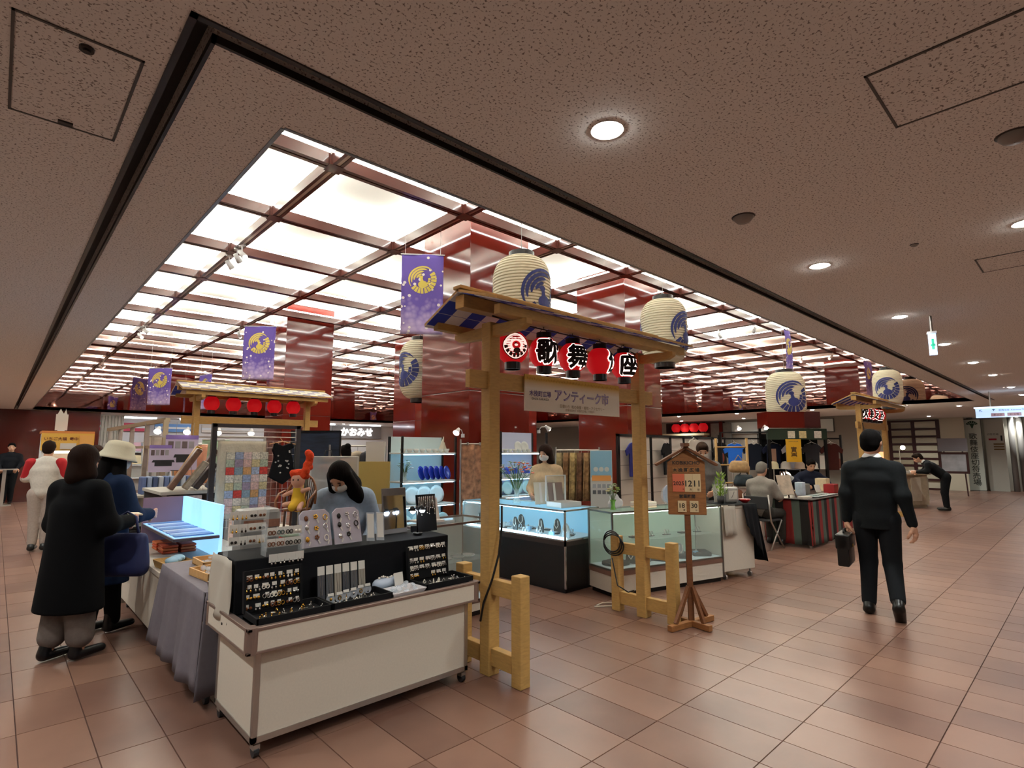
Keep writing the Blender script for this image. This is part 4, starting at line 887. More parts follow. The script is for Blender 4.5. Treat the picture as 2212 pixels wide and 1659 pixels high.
# ================================================================ STALLS BEHIND THE JEWELLERY COUNTER
M_GCLOTH = mat('grey table cloth', '#6b646b', .9, var=.05, vscale=30)
def draped(label, x0, y0, x1, y1, z, m, drop, sides, name='tablecloth', flare=.03, amp=.018, freq=14, seed=0):
    """a cloth over a table: flat top and wavy skirts on the named sides (w, s, e, n)"""
    t = thing(name, label, 'tablecloth', ((x0+x1)/2, (y0+y1)/2, 0))
    MB().b(x0-.004,y0-.004,z,x1+.004,y1+.004,z+.005).build('top', m, t, **W_)
    def wav(s, d): return amp*d*(math.sin(freq*s+seed)+.6*math.sin(freq*2.3*s+1+seed))
    for sd in sides:
        def fn(u, v):
            d = v; k = flare*d
            zz = z+.004-(drop if not isinstance(drop, dict) else drop[sd])*v
            if sd == 'w': return (x0-.006-k-wav(y0+(y1-y0)*u, d), y0+(y1-y0)*u+(k*2*(u-.5)), zz)
            if sd == 'e': return (x1+.006+k+wav(y0+(y1-y0)*u, d), y0+(y1-y0)*u+(k*2*(u-.5)), zz)
            if sd == 's': return (x0+(x1-x0)*u+(k*2*(u-.5)), y0-.006-k-wav(x0+(x1-x0)*u, d), zz)
            return (x0+(x1-x0)*u+(k*2*(u-.5)), y1+.006+k+wav(x0+(x1-x0)*u, d), zz)
        MB().grid(fn, 40, 8).build('skirt', m, t, smooth=True, solid=.004, **W_)
    return t
def table(label, x0, y0, x1, y1, z, m, th=.03, leg=.035, cast=False, rz=None, cat='table', name='table'):
    t = thing(name, label, cat, ((x0+x1)/2, (y0+y1)/2, 0))
    MB().b(x0,y0,z-th,x1,y1,z).build('top', m, t, bevel=.003, **W_)
    for x in (x0+.04, x1-.04):
        for y in (y0+.04, y1-.04):
            MB().b(x-leg/2,y-leg/2,.06 if cast else 0,x+leg/2,y+leg/2,z-th).build('leg', M_ALU, t, **W_)
            if cast: caster(t, x, y, m=M_RUB)
    return t
table('low table on casters under the grey cloth', 1.03, 3.86, 1.46, 5.02, .672, M_PANEL, cast=True)
draped('dark grey cloth draped over the low table beside the jewellery counter', 1.02, 3.85, 1.47, 5.03, .674, M_GCLOTH, {'w': .56, 's': .60, 'n': .5}, 'wsn', flare=.05)
# wooden trays, basket and trinkets
M_WD = mat('light wood', '#c79a62', .55, var=.12, vscale=10, stretch=(1,8,1)); M_WICK = mat('wicker', '#b08a52', .7, bump=.6, bscale=90)
def wtray(label, x, y, z, w, d, h, rz, m=None):
    t = thing('wooden_tray', label, 'tray', (x, y, z), rz); m = m or M_WD
    MB().b(-w/2,-d/2,0,w/2,d/2,.008).build('base', m, t)
    for a in ((-w/2,-d/2,w/2,-d/2+.012),(-w/2,d/2-.012,w/2,d/2),(-w/2,-d/2,-w/2+.012,d/2),(w/2-.012,-d/2,w/2,d/2)): MB().b(a[0],a[1],0,a[2],a[3],h).build('side', m, t, bevel=.003)
wtray('pale wooden tray of bagged trinkets on the grey cloth', 1.21, 4.30, .682, .26, .34, .05, .1)
wtray('second wooden tray behind the first on the grey cloth', 1.31, 4.72, .682, .26, .30, .05, .0)
crum = MB().ball((0,0,0), (.028,.02,.012), 7, 5).mesh('bagged_trinket', M_BAG, True)
for i in range(34):
    a = i % 2; x, y = ((1.21,4.30),(1.31,4.72))[a]
    tag(share('bagged_trinket', crum, (x+rnd.uniform(-.09,.09), y+rnd.uniform(-.12,.12), .703+.012*(i//14)), rot=(rnd.uniform(-.6,.6), rnd.uniform(-.6,.6), rnd.uniform(0,3))), 'small clear bag lying in a wooden tray on the grey cloth', 'bag', 'bagged trinkets in the wooden trays')
pot = thing('small_bowl', 'small dark bowl with green glass pieces beside the wooden tray', 'bowl', (1.11,3.98,.682))
MB().lathe([(.03,0),(.045,.0),(.05,.03),(.046,.03),(.03,.008)], n=20, cap=False).build('bowl', mat('dark wood bowl', '#3a2216', .4), pot, smooth=True)
for i in range(5): MB().ball((.02*math.cos(i*1.3),.02*math.sin(i*1.3),.032), .014, 8, 6).build('glass_piece', mat('green glass', '#3d5a48', .1), pot, smooth=True)
# white cart with the lit two-tier textile case
ct = thing('white_cart', 'low off-white cart carrying the lit textile case', 'cart', (1.42,6.0,0))
MB().b(1.03,5.12,.10,1.85,6.85,.56).build('body', M_PANEL, ct, bevel=.004, **W_)
MB().b(1.01,5.10,.56,1.87,6.87,.60).build('top', M_PANEL, ct, bevel=.004, **W_)
for x in (1.09,1.8):
    for y in (5.2,6.75): caster(ct, x, y)
M_LITB = mat('lit pale blue panel', '#a8d4f5', .5, emit=1.0, ecol='#8cc8ff')
lc = thing('lit_textile_case', 'two-tier open case with glowing pale blue panels on the white cart', 'case', (1.4,6.1,.60))
MB().b(1.52,5.45,.60,1.55,6.80,1.06).build('lit_back_panel', M_LITB, lc, **W_)
MB().b(1.16,5.42,.775,1.52,6.80,.80).build('shelf', mat('dark shelf', '#4a4552', .4), lc, bevel=.003, **W_)
MB().b(1.17,5.44,.80,1.51,6.79,.803).build('lit_shelf_sheet', mat('lit blue sheet', '#a8d4f5', .4, emit=.5, ecol='#8cc8ff'), lc, **W_)
MB().b(1.16,6.80,.60,1.55,6.82,1.06).build('end_panel', mat('mauve panel', '#8a6a74', .7), lc, **W_)
for i in range(9):
    o = MB().b(0,0,0,.31,.085,.012).build('folded_textile', mat('blue textile %d' % (i % 4), ('#5f84b8','#a9c6e6','#7f93c4','#c9d8ea')[i % 4], .5), None, bevel=.004); o.location = (1.185, 5.50+.135*i, .804)
    tag(o, 'flat bagged blue and white textile on the glowing shelf', 'textile', 'textiles on the glowing shelf')
for i in range(12):
    o = MB().b(0,0,0,.13,.20,.022).build('folded_cloth', mat('orange cloth %d' % (i % 2), ('#d8572a','#e8763e')[i % 2], .6), None, bevel=.008); o.location = (1.19+.15*(i//6), 5.95+.22*(i//6)*0+.26*((i//3) % 2), .602+.026*(i % 3)*1.0+ .078*(0))
    tag(o, 'folded orange cloth stacked in the lower tier of the glowing case', 'cloth', 'orange cloths in the glowing case')
bk = thing('wicker_basket', 'wicker basket of pale blue pouches on the end of the white cart', 'basket', (1.14,5.28,.60), .1)
MB().add([(-.09,-.12,0),(.09,-.12,0),(.09,.12,0),(-.09,.12,0),(-.105,-.14,.06),(.105,-.14,.06),(.105,.14,.06),(-.105,.14,.06)], [(0,1,2,3),(0,1,5,4),(1,2,6,5),(2,3,7,6),(3,0,4,7)]).build('wickerwork', M_WICK, bk, solid=.01)
for i in range(3): MB().ball((-.03+.04*i,-.06+.05*i,.06), (.05,.06,.03), 12, 6).build('pouch', mat('pale blue cloth', '#9fc6e0', .6), bk, smooth=True)
tag(MB().b(1.06,5.125,.601,1.18,5.15,.604).box((1.13,5.14,.606),(.16,.05,.003)).build('green_leaflet', mat('green paper', '#9cc87a', .7), None), 'pale green leaflet on the corner of the white cart', 'leaflet')
# grey shelf with leaning kimono rolls
gs = thing('grey_shelf', 'grey corner shelf unit holding leaning sash rolls above the lit case', 'shelf', (1.8,6.9,0))
MB().b(1.34,6.98,1.065,2.35,8.0,1.10).build('board', mat('pale grey board', '#bcb8ae', .5), gs, bevel=.003, **W_)
MB().b(2.0,7.02,0,2.03,8.0,1.065).build('side_panel', mat('grey panel', '#6f6d6c', .7), gs, **W_)
MB().b(1.36,7.96,0,2.33,7.99,1.065).build('back_panel', mat('grey panel', '#6f6d6c', .7), gs, **W_)
MB().b(1.36,6.98,0,1.40,7.02,1.065).b(2.29,6.98,0,2.33,7.02,1.065).build('leg', M_ALU, gs, **W_)
tag(MB().b(1.42,6.965,.83,1.74,6.97,1.05).build('notice_sheet', mat('pinkish notice', '#c9b3ac', .8, var=.25, vscale=30), gs, **W_))
for i, (x, y, hh, col, ang) in enumerate(((1.44,7.08,.52,'#6a4c3c',.55),(1.58,7.06,.36,'#a79a88',.6),(1.69,7.08,.34,'#3a302c',.6),(1.82,7.08,.42,'#8a93a4',.5),(1.96,7.08,.44,'#7a5e42',.5),(1.52,7.40,.54,'#b48a2e',.5),(1.74,7.42,.50,'#5c4a40',.5),(1.96,7.42,.46,'#9a9aa0',.5))):
    t = thing('sash_roll', 'brown, grey or gold sash roll leaning on a stand on the grey shelf', 'sash', (x, y, 1.101), -.1, 'sash rolls on the grey shelf')
    MB().box((math.sin(ang)*hh*.5, .0, math.cos(ang)*hh*.5+.02), (.06,.15,hh), 0, ang, 0).build('roll', mat('sash '+col, col, .35, var=.3, vscale=14), t, bevel=.012)
    MB().bar((math.sin(ang)*hh*.7,.0,math.cos(ang)*hh*.7-.03), (math.sin(ang)*hh*.9,0,0), .05, .006).build('easel_leg', M_ACR, t)
for i in range(9):
    o = MB().b(0,0,0,.055,.20,.22).build('bolt_of_cloth', mat('indigo bolt %d' % (i % 4), ('#5a6a94','#8a98b4','#3e4c70','#b4bccb')[i % 4], .6), None, bevel=.015); o.location = (1.36+.062*i, 8.2, 1.0)
    tag(o, 'upright indigo or grey bolt of cloth behind the sash rolls', 'cloth', 'bolts of cloth behind the sash rolls')
table('narrow white table carrying the bolts of cloth', 1.30, 8.1, 2.2, 8.6, 1.0, M_PANEL)
for i in range(4):
    tag(MB().b(1.30,7.1+.0*i,.20+.05*i,1.33,7.1,.2).b(1.12,7.15,.62+.035*i,1.34,7.9,.65+.035*i).build('dark_folded_textile', mat('black textile', '#1b1a1c', .7), None, bevel=.008) if False else MB().b(1.06,7.0,.62+.035*i,1.34,7.7,.65+.035*i).build('dark_folded_textile', mat('black textile', '#1b1a1c', .7), None, bevel=.008), 'folded black textile stacked beside the grey shelf', 'textile', 'folded black textiles')
table('low mauve-draped stand under the folded black textiles', 1.04, 6.95, 1.335, 7.8, .62, mat('mauve cloth', '#7c6570', .9), th=.3)
# framed posters
M_POST = mat('lilac poster', '#c9bcd6', .7); M_TSH = mat('black print', '#1c1a1e', .7)
for i, (x, y, z, w, h) in enumerate(((1.62,8.62,1.26,.26,.36),(1.88,8.68,1.28,.40,.48))):
    t = thing('lilac_poster', ('smaller' if i == 0 else 'larger') + ' lilac poster with black shirt pictures behind the sash rolls', 'poster', (x, y, z), .02)
    MB().b(-w/2,0,0,w/2,.01,h).build('sheet', M_POST, t); MB().b(-w/2,-.002,h*.88,w/2,0,h).build('heading', mat('purple heading', '#7d64a8', .7), t)
    for k in range(4): MB().b(-w*.42+.21*w*k,-.002,h*.62,-w*.42+.21*w*k+.16*w,0,h*.82).build('photo', mat('photo %d' % (k % 2), ('#5a4a4c','#8f8a90')[k % 2], .6), t)
    for k in (0, 1): MB().prism([(-.06+.1*k,h*.22),(.04+.1*k,h*.22),(.04+.1*k,h*.36),(.075+.1*k,h*.36),(.06+.1*k,h*.45),(-.08+.1*k,h*.45),(-.095+.1*k,h*.36),(-.06+.1*k,h*.36)], 'y', -.003, 0).build('shirt_picture', M_TSH, t)
    MB().bar((0,.016,h*.9), (0,.016,-z), .02, .01).build('strut', M_ALU, t)
# pale frame of the next booth and hanging scarves
M_PALE = mat('pale timber frame', '#b7a78c', .6)
fr = thing('booth_frame', 'pale timber booth frame with a long top rail behind the hat wearer', 'frame', (2.2,10.5,0))
MB().bar((1.75,9.0,1.98), (1.70,14.2,1.98), .06, .06).build('top_rail', M_PALE, fr, **W_)
MB().bar((1.75,9.0,1.60), (1.70,14.2,1.60), .04, .04).build('mid_rail', M_PALE, fr, **W_)
for y in (9.0,10.3,11.6,12.9,14.2): MB().b(1.70,y-.03,0,1.76,y+.03,1.98).build('upright', M_ALU if y > 9.1 else M_PALE, fr, **W_)
for i, (x, y, z, w, h, c) in enumerate(((2.2,9.5,1.02,.42,.62,'#d69a7e'),(2.55,9.6,1.22,.40,.50,'#9db39a'),(1.95,9.4,1.25,.26,.34,'#20242a'),(2.4,10.4,1.0,.6,.5,'#e0a070'),(2.1,11.2,1.2,.5,.6,'#d8d2c8'),(2.3,12.4,1.2,.6,.5,'#b9c4d8'))):
    t = thing('hanging_scarf' if i != 2 else 'dark_picture', ('salmon scarf with folds hanging behind the hat wearer','green and yellow scarf hanging beside the salmon scarf','dark framed picture hanging beside the salmon scarf','orange cloth hanging low in the next booth','white cloth hanging in the next booth','pale blue cloth hanging deep in the next booth')[i], 'picture' if i == 2 else 'scarf', (x, y, z), .0)
    if i == 2: MB().b(-w/2,0,0,w/2,.02,h).build('panel', mat('dark picture', c, .4), t); MB().b(-w/2-.01,-.006,h-.02,w/2+.01,.02,h+.01).build('frame', M_BLACK, t)
    else: MB().grid(lambda u, v: ((u-.5)*w*(.85+.15*v), .03*math.sin(12*u)*(1-.5*v), v*h), 24, 8).build('cloth', mat('scarf '+c, c, .7, var=.15, vscale=5), t, smooth=True, solid=.004)
    MB().tube([(-w/2,0,h),(w/2,0,h)], .008, 6).tube([(0,0,h),(0,0,1.97-z)], .003, 4).build('rod', M_ALU, t)
    MB().bar((0,.03,h),(0,.03,-z), .02, .02).build('post', M_ALU, t)
# rack with quilt, grid net and blouse
rk = thing('display_rack', 'dark metal rack with wire grid and hung quilt behind the counter', 'rack', (2.16,6.52,0))
M_DKM = mat('dark metal', '#4c4a4e', .35, .8)
for x in (1.71, 2.62): MB().b(x-.025,6.50,0,x+.025,6.55,1.84).build('post', M_DKM, rk, **W_)
MB().b(1.69,6.50,1.80,2.64,6.55,1.84).build('top_bar', M_DKM, rk, **W_)
for z in (1.70,1.76): MB().tube([(1.72,6.525,z),(2.61,6.525,z)], .006, 6).build('rail', M_ALU, rk, **W_)
for i in range(14): MB().tube([(1.76+.064*i,6.53,.7),(1.76+.064*i,6.53,1.66)], .003, 4).build('grid_wire', M_ALU, rk, **W_)
for i in range(13): MB().tube([(1.74,6.53,.72+.078*i),(2.60,6.53,.72+.078*i)], .003, 4).build('grid_wire', M_ALU, rk, **W_)
q = thing('patchwork_quilt', 'patchwork quilt of small floral squares with cream border on the rack', 'quilt', (1.99,6.47,.82))
MB().grid(lambda u, v: ((u-.5)*.50, .006*math.sin(20*u)*math.sin(24*v), v*.83), 14, 20).build('cream_border', mat('quilted cream', '#c6bda8', .9, bump=.4, bscale=40), q, smooth=True, solid=.008)
pc = ['#c9a8a0','#b03a34','#8f9ab4','#c2b48a','#7f92a0','#d0b8b4','#a8b09a','#b98d5c','#d8d0c0','#8c7e90','#9aa8c0','#c4c0b0']
for r in range(8):
    for c_ in range(5):
        MB().box((-.12+.088*c_, -.012, .09+.083*r), (.084, .006, .079)).build('patch', mat('patch %d' % ((r*5+c_*3) % 12), pc[(r*5+c_*3) % 12] if (r, c_) != (7, 2) else '#b03a34', .9, var=.45, vscale=55), q)
bl = thing('black_blouse', 'black sleeveless blouse with white motifs hanging on the rack', 'blouse', (2.42,6.46,1.22), .15)
MB().prism([(-.15,.03),(.02,-.06),(.16,.05),(.13,.22),(.09,.34),(.14,.36),(.11,.42),(.05,.40),(0,.38),(-.05,.40),(-.09,.42),(-.12,.33),(-.09,.26)], 'y', -.02, .02).build('cloth', mat('black rayon', '#08080c', .9, spec=.2), bl, bevel=.008)
for i in range(16): MB().ball((rnd.uniform(-.09,.09), -.0225, rnd.uniform(.04,.34)), (.011,.002,.009), 6, 4).build('motif', mat('white motif', '#b9b5ae', .7), bl)
MB().tube([(-.16,0,.40),(0,0,.43),(.16,0,.40)], .006, 6).tube([(0,0,.43),(0,.05,.47)], .004, 5).build('hanger', mat('hanger wood', '#b08a5a', .5), bl)
# table behind with fabrics, rattan chair and doll
table('white stock table behind the jewellery counter', 1.15, 4.0, 1.98, 4.5, .88, M_PANEL) if False else table('white stock table behind the jewellery counter', 1.50, 3.88, 1.80, 4.62, .90, M_PANEL)
for i, (x, y, w, c) in enumerate(((1.53,3.93,.24,'#b9483c'),(1.55,4.0,.22,'#9cc0ac'),(1.54,4.02,.22,'#e6e0d6'),(1.53,4.35,.24,'#c8603c'),(1.55,4.4,.22,'#ded6c8'))):
    z = .90 + (.0,.028,.056,.0,.028)[i]
    tag(MB().b(x,y,z+.001,x+w,y+.22,z+.027).build('folded_fabric', mat('fabric '+c, c, .8), None, bevel=.01), 'folded coloured fabric stacked on the white stock table', 'fabric', 'fabrics on the stock table')
ch = thing('rattan_chair', 'small rattan doll armchair on the fabrics behind the counter', 'chair', (1.67,4.12,.987), -.75)
M_RAT = mat('rattan', '#7a4a26', .45); M_RATD = mat('dark rattan', '#4a2a18', .5)
MB().lathe([(.09,.12),(.10,.125),(.10,.135),(.0,.138)], n=20, cap=False).build('seat', M_RAT, ch, smooth=True)
for a in (.7,2.4,3.9,5.5): MB().tube([(.085*math.cos(a),.085*math.sin(a),.125),(.09*math.cos(a),.09*math.sin(a),0)], .008, 6).build('leg', M_RATD, ch, smooth=True)
for i in range(15):
    a = math.radians(20+140*i/14); MB().tube([(.098*math.cos(a),.098*math.sin(a),.13),(.12*math.cos(a),.12*math.sin(a)+.03,.13+.24*math.sin(a)**.8)], .004, 5).build('back_spoke', M_RATD, ch, smooth=True)
MB().tube([(.12*math.cos(a),.12*math.sin(a)+.03,.13+.24*max(0,math.sin(a))**.8) for a in [math.radians(5+170*i/16) for i in range(17)]], .009, 7).build('back_rim', M_RAT, ch, smooth=True)
for s in (-1, 1): MB().tube([(s*.115,.06,.26),(s*.13,-.02,.24),(s*.12,-.10,.20),(s*.10,-.10,.05),(s*.09,-.09,.0)], .008, 7).build('arm', M_RAT, ch, smooth=True)
dl = thing('yarn_doll', 'rag doll with orange yarn hair and yellow dress in the rattan chair', 'doll', (1.67,4.12,1.127), -.75)
sdf_obj('body', [('e', (0,.0,.20), (.05,.048,.055)), ('c', (0,.02,.03), (0,.01,.14), .045, .03), ('c', (-.03,.0,.03), (-.05,-.11,.03), .022, .018), ('c', (.03,0,.03), (.06,-.11,.0), .022, .018), ('c', (-.03,.01,.12), (-.09,-.03,.09), .018, .014), ('c', (.03,.01,.12), (.10,-.04,.14), .018, .014)], mat('doll cloth skin', '#d9a892', .8), dl, .008, .015)
sdf_obj('dress', [('c', (0,.02,.02), (0,.01,.13), .056, .036), ('c', (0,-.03,.02), (.0,-.09,.01), .045, .03)], mat('yellow dress', '#d8b02e', .8), dl, .008, .02)
rh = random.Random(4); hs = [('e', (.045*math.cos(k*1.1)+rh.uniform(-.012,.012), .015+.03*math.sin(k*1.7), .235+rh.uniform(-.01,.03)), (.026,.026,.024)) for k in range(14)] + [('e', (.04+.03*rh.random()+.02*(k//6), .02+rh.uniform(-.025,.025), .26+.018*k), (.028,.028,.026)) for k in range(9)]
sdf_obj('yarn_hair', hs, mat('orange yarn', '#e8481a', .8, bump=.8, bscale=60), dl, .009, .012)
for s in (-1, 1): MB().ball((s*.018,-.045,.205), .006, 6, 5).build('eye', em_ if False else M_BLACK, dl)
# grey plastic chest and small boxes behind the acrylic stand
gb = thing('plastic_chest', 'grey plastic chest with brown textile on top at the riser end', 'chest', (1.33,3.93,.682))
table_top = None
MB().b(1.20,3.86,.683,1.46,4.02,1.16).build('chest', mat('grey plastic', '#8d8b88', .3, var=.08, vscale=4), gb, bevel=.025, **W_)
MB().b(1.22,3.85,1.04,1.45,3.859,1.09).build('brown_textile', mat('brown textile', '#8a5f4c', .8, var=.4, vscale=30), gb, **W_)
# things between the seller and the clothes racks
M_PLASW = mat('milky plastic', '#c8c6c0', .4)
wc = thing('plastic_crate_shelf', 'milky plastic covered shelf behind the rattan chair', 'shelf', (2.85,6.0,0), -.5)
for x in (-.25, .25):
    for y in (-.15, .15): MB().b(x-.012,y-.012,0,x+.012,y+.012,1.48).build('upright', M_PLASW, wc)
for z in (.5,.85,1.2,1.47): MB().b(-.25,-.15,z,.25,.15,z+.012).build('tier', M_PLASW, wc)
MB().grid(lambda u, v: ((u-.5)*.5, -.165-.01*math.sin(9*u+5*v), .7+.78*v), 12, 10).build('plastic_sheet', mat('hazy sheet', '#d8d8d2', .25, alpha=.55), wc, smooth=True)
lb = thing('leather_bag', 'brown and black leather bag hung beside the dark blue picture', 'bag', (3.02,6.55,1.28), -.6)
sdf_obj('body', [('c', (-.07,0,.05), (.07,0,.05), .05, .05), ('c', (-.05,0,.16), (.05,0,.16), .03, .03)], mat('brown leather', '#6a3a22', .4, var=.3, vscale=8), lb, .012, .04)
MB().tube([(-.05,0,.18),(-.03,0,.27),(.03,0,.27),(.05,0,.18)], .007, 6).tube([(0,0,.27),(0,.02,.33)], .004, 5).build('handle', M_BLACK, lb, smooth=True)
MB().bar((0,.08,-1.28),(0,.08,.34), .02, .02).build('post', M_ALU, lb)
dp = thing('dark_blue_picture', 'large dark blue moonlit picture standing behind the rack', 'picture', (3.2,7.35,1.30), -.72)
M_PIC = mat('night picture', '#1a2438', .5, var=.6, vscale=3, stretch=(1,1,6))
MB().b(-.32,0,0,.32,.02,.50).build('canvas', M_PIC, dp); MB().b(-.34,.0,.48,.34,.03,.52).b(-.34,0,0,-.32,.03,.5).b(.32,0,0,.34,.03,.5).build('frame', M_BLACK, dp)
MB().bar((-.2,.04,.5),(-.2,.04,-1.30), .03, .02).build('easel_leg', M_ALU, dp); MB().bar((.2,.04,.5),(.2,.04,-1.30), .03, .02).build('easel_leg', M_ALU, dp)
tag(MB().box((3.43,6.25,1.15), (.50,.03,.52), 0, 0, -.72).bar((3.3,6.38,.0),(3.3,6.38,1.0), .03,.03).bar((3.56,6.12,0),(3.56,6.12,1.0),.03,.03).build('mustard_board', mat('mustard board', '#a8904e', .7), None), 'plain mustard coloured board standing behind the seller', 'board')
tag(MB().box((3.60,6.42,.85), (.24,.05,1.62), 0, 0, -.72).b(3.5,6.3,0,3.7,6.54,.05).build('white_partition', M_WHITEW, None), 'tall plain white partition standing left of the plate shelves', 'partition')
rk2 = thing('clothes_rack', 'chrome clothes rack of dark coats behind the seller', 'rack', (4.2,8.4,0), -.6)
MB().tube([(-.6,0,1.62),(.6,0,1.62)], .014, 8).build('rail', M_ALU, rk2)
for x in (-.6,.6): MB().tube([(x,0,0),(x,0,1.62)], .014, 8).b(x-.015,-.25,0,x+.015,.25,.03).build('upright', M_ALU, rk2)
for i, c in enumerate(('#4a5346','#6e6a62','#2b2a2c','#7f6f60','#9a8a78','#24242a','#5b4a44')):
    t = thing('hanging_coat', 'dark or grey coat on a hanger on the chrome rack', 'coat', (4.2+math.cos(-.6)*(-.5+.165*i), 8.4+math.sin(-.6)*(-.5+.165*i), .75), -.6+1.3, 'coats on the chrome rack')
    sdf_obj('coat', [('c', (-.17,0,.72), (.17,0,.72), .05, .05), ('c', (0,0,.7), (0,0,.12), .09, .10, (npv(1,0,0), 1.8)), ('c', (-.2,0,.7),(-.25,0,.25), .05,.045), ('c', (.2,0,.7),(.25,0,.25), .05,.045)], mat('coat '+c, c, .9), t, .02, .04)
    MB().tube([(0,0,.77),(0,0,.86)], .004, 5).build('hook', M_ALU, t)
# glass case beyond the gate end of the counter
def glass_case(label, x, y, rz, L, Dp, H, base_h, base_m, frame_m, strip=None, shelf=None, name='glass_case', band=None, top_m=None, glow=None):
    t = thing(name, label, 'glass case', (x, y, 0), rz)
    MB().b(.005,.005,.05,L-.005,Dp-.005,base_h).build('base', base_m, t)
    MB().b(.03,.03,0,L-.03,Dp-.03,.05).build('plinth', M_BLACK, t)
    if band: MB().b(0,0,base_h,L,Dp,base_h+.05).build('band', band, t); base_h += .05
    f = .018
    for a in ((0,0),(L-f,0),(0,Dp-f),(L-f,Dp-f)): MB().b(a[0],a[1],.05,a[0]+f,a[1]+f,H).build('frame_post', frame_m, t)
    for z in (H-f, base_h):
        for a in ((0,0,L,f),(0,Dp-f,L,Dp),(0,0,f,Dp),(L-f,0,L,Dp)): MB().b(a[0],a[1],z,a[2],a[3],z+f).build('frame_rail', frame_m, t)
    for a in ((f,.006,base_h+f,L-f,.010,H-f),(.006,f,base_h+f,.010,Dp-f,H-f),(L-.010,f,base_h+f,L-.006,Dp-f,H-f),(f,f,H-.010,L-f,Dp-f,H-.004)): MB().b(*a).build('glass_pane', M_GLASS, t)
    MB().b(f,Dp-.02,base_h+f,L-f,Dp-.012,H-f).build('back_panel', glow or mat('case back', '#b9cfc6', .5), t)
    MB().b(f,f,base_h+.012,L-f,Dp-.02,base_h+.02).build('floor_sheet', mat('pale sheet', '#cfe2ea', .5), t)
    if shelf: MB().b(f,.08,shelf,L-f,Dp-.03,shelf+.006).build('glass_shelf', M_GLASS, t)
    if strip: MB().b(f+.02,f+.004,H-f-.012,L-f-.02,f+.022,H-f).build('light_strip', strip, t)
    return t
glass_case('clear glass case with brown edge between the counter and the gate post', 2.72, 4.10, .05, .95, .5, .88, .12, M_PANEL, mat('brown case edge', '#6a5248', .4), None, .5, glow=mat('case grey back', '#aab0ac', .6))
o = MB().b(0,0,0,.10,.10,.10).b(.002,.002,.10,.098,.098,.106).build('wooden_block', mat('oak block', '#9a6a34', .5, var=.15, vscale=9, stretch=(1,1,6)), None, bevel=.003); o.location = (2.98,4.16,.15); tag(o, 'small wooden block inside the clear glass case by the gate', 'block')
tag(MB().b(2.85,4.22,.892,3.1,4.42,.91).box((3.02,4.36,1.0),(.20,.02,.2),-.3).build('leaflet_stand', mat('white purple leaflet', '#d8d2cc', .7), None), 'white leaflet stand on top of the clear glass case by the gate', 'leaflet stand')
for i in range(6):
    o = MB().lathe([(.01,0),(.05,.004),(.075,.02),(.072,.022),(.04,.008)], n=18, cap=False).build('plate', mat('silver plate', '#c9ccca', .2, .6), None, smooth=True); o.location = (2.84+.13*i, 4.36, .508); tag(o, 'small plate on the shelf of the clear glass case by the gate', 'plate', 'plates in the case by the gate')
# ================================================================ MIDDLE STALLS
M_LITC = mat('pale lit back', '#d3ecf2', .6); M_STRIPB = mat('cool light strip', '#ffffff', .5, emit=CASE, ecol='#b4e4ff'); M_STRIPW = mat('white light strip', '#ffffff', .5, emit=CASE*.8, ecol='#f2ffee')
M_WSH = mat('white shelf board', '#dfe2e0', .4)
def shelf_unit(label, x0, x1, y0, y1, zs, ztop, bm):
    t = thing('display_shelves', label, 'shelves', ((x0+x1)/2, (y0+y1)/2, 0))
    MB().b(x0,y1-.015,.05,x1,y1,ztop).build('back_panel', bm, t, **W_)
    for x in (x0, x1-.025): MB().b(x,y0,0,x+.025,y0+.025,ztop).b(x,y1-.03,0,x+.025,y1,ztop).build('upright', M_BLACK, t, **W_)
    for z in zs:
        MB().b(x0,y0,z-.02,x1,y1-.015,z).build('board', M_WSH, t, bevel=.003, **W_)
        MB().b(x0+.03,y0+.03,z-.032,x1-.03,y0+.05,z-.021).build('light_strip', M_STRIPB, t, **W_)
shelf_unit('white plate shelves with blue plates beside the nearest column', 3.78, 4.66, 6.08, 6.42, (.50,.84,1.15,1.52), 1.73, M_LITC)
shelf_unit('white plate shelves with blue and white china behind the flower vase', 5.46, 6.48, 6.06, 6.42, (.50,.87,1.14,1.52), 1.83, mat('lavender lit back', '#ccd4f0', .6))
PL = {}
for nm, c in (('blue', '#2a3fb0'), ('white', '#dfe6e4'), ('pale', '#bcd6d2')):
    PL[nm] = MB().lathe([(.0,.0),(.045,.0),(.075,.010),(.095,.016),(.094,.020),(.06,.008),(.0,.005)], n=24, cap=False).mesh('plate', mat('china '+nm, c, .15, coat=.3), True)
CUP = MB().lathe([(.015,0),(.022,.002),(.036,.03),(.040,.05),(.037,.05),(.02,.008)], n=16, cap=False).mesh('cup', mat('china white', '#dfe6e4', .15, coat=.3), True)
def plates(kind, xs, y, z, lean, label, group, sc=1.0, rz=0):
    for x in xs:
        o = share('plate', PL[kind], (x, y, z+.093*sc), rot=(PI/2-lean, 0, rz)); o.scale = (sc,)*3; tag(o, label, 'plate', group)
plates('blue', [4.16+.085*i for i in range(6)], 6.22, 1.15, .25, 'blue plate standing on the shelf beside the flower vase', 'blue plates on the shelf', 1.0, .5)
plates('white', [4.05,4.24,4.44], 6.25, .84, .2, 'large white plate standing on the lower plate shelf', 'white plates on the lower shelf', 1.25)
plates('pale', [3.95,4.15,4.35,4.55], 6.25, .50, .2, 'pale plate standing on the bottom plate shelf', 'pale plates on the bottom shelf', 1.1)
plates('white', [6.02,6.16], 6.28, 1.52, .2, 'white plate standing among the cups on the top china shelf', 'plates on the top china shelf', .9)
plates('blue', [5.6,5.78,5.96,6.2], 6.28, 1.14, .2, 'blue patterned plate on the middle china shelf', 'blue plates on the middle china shelf', .8)
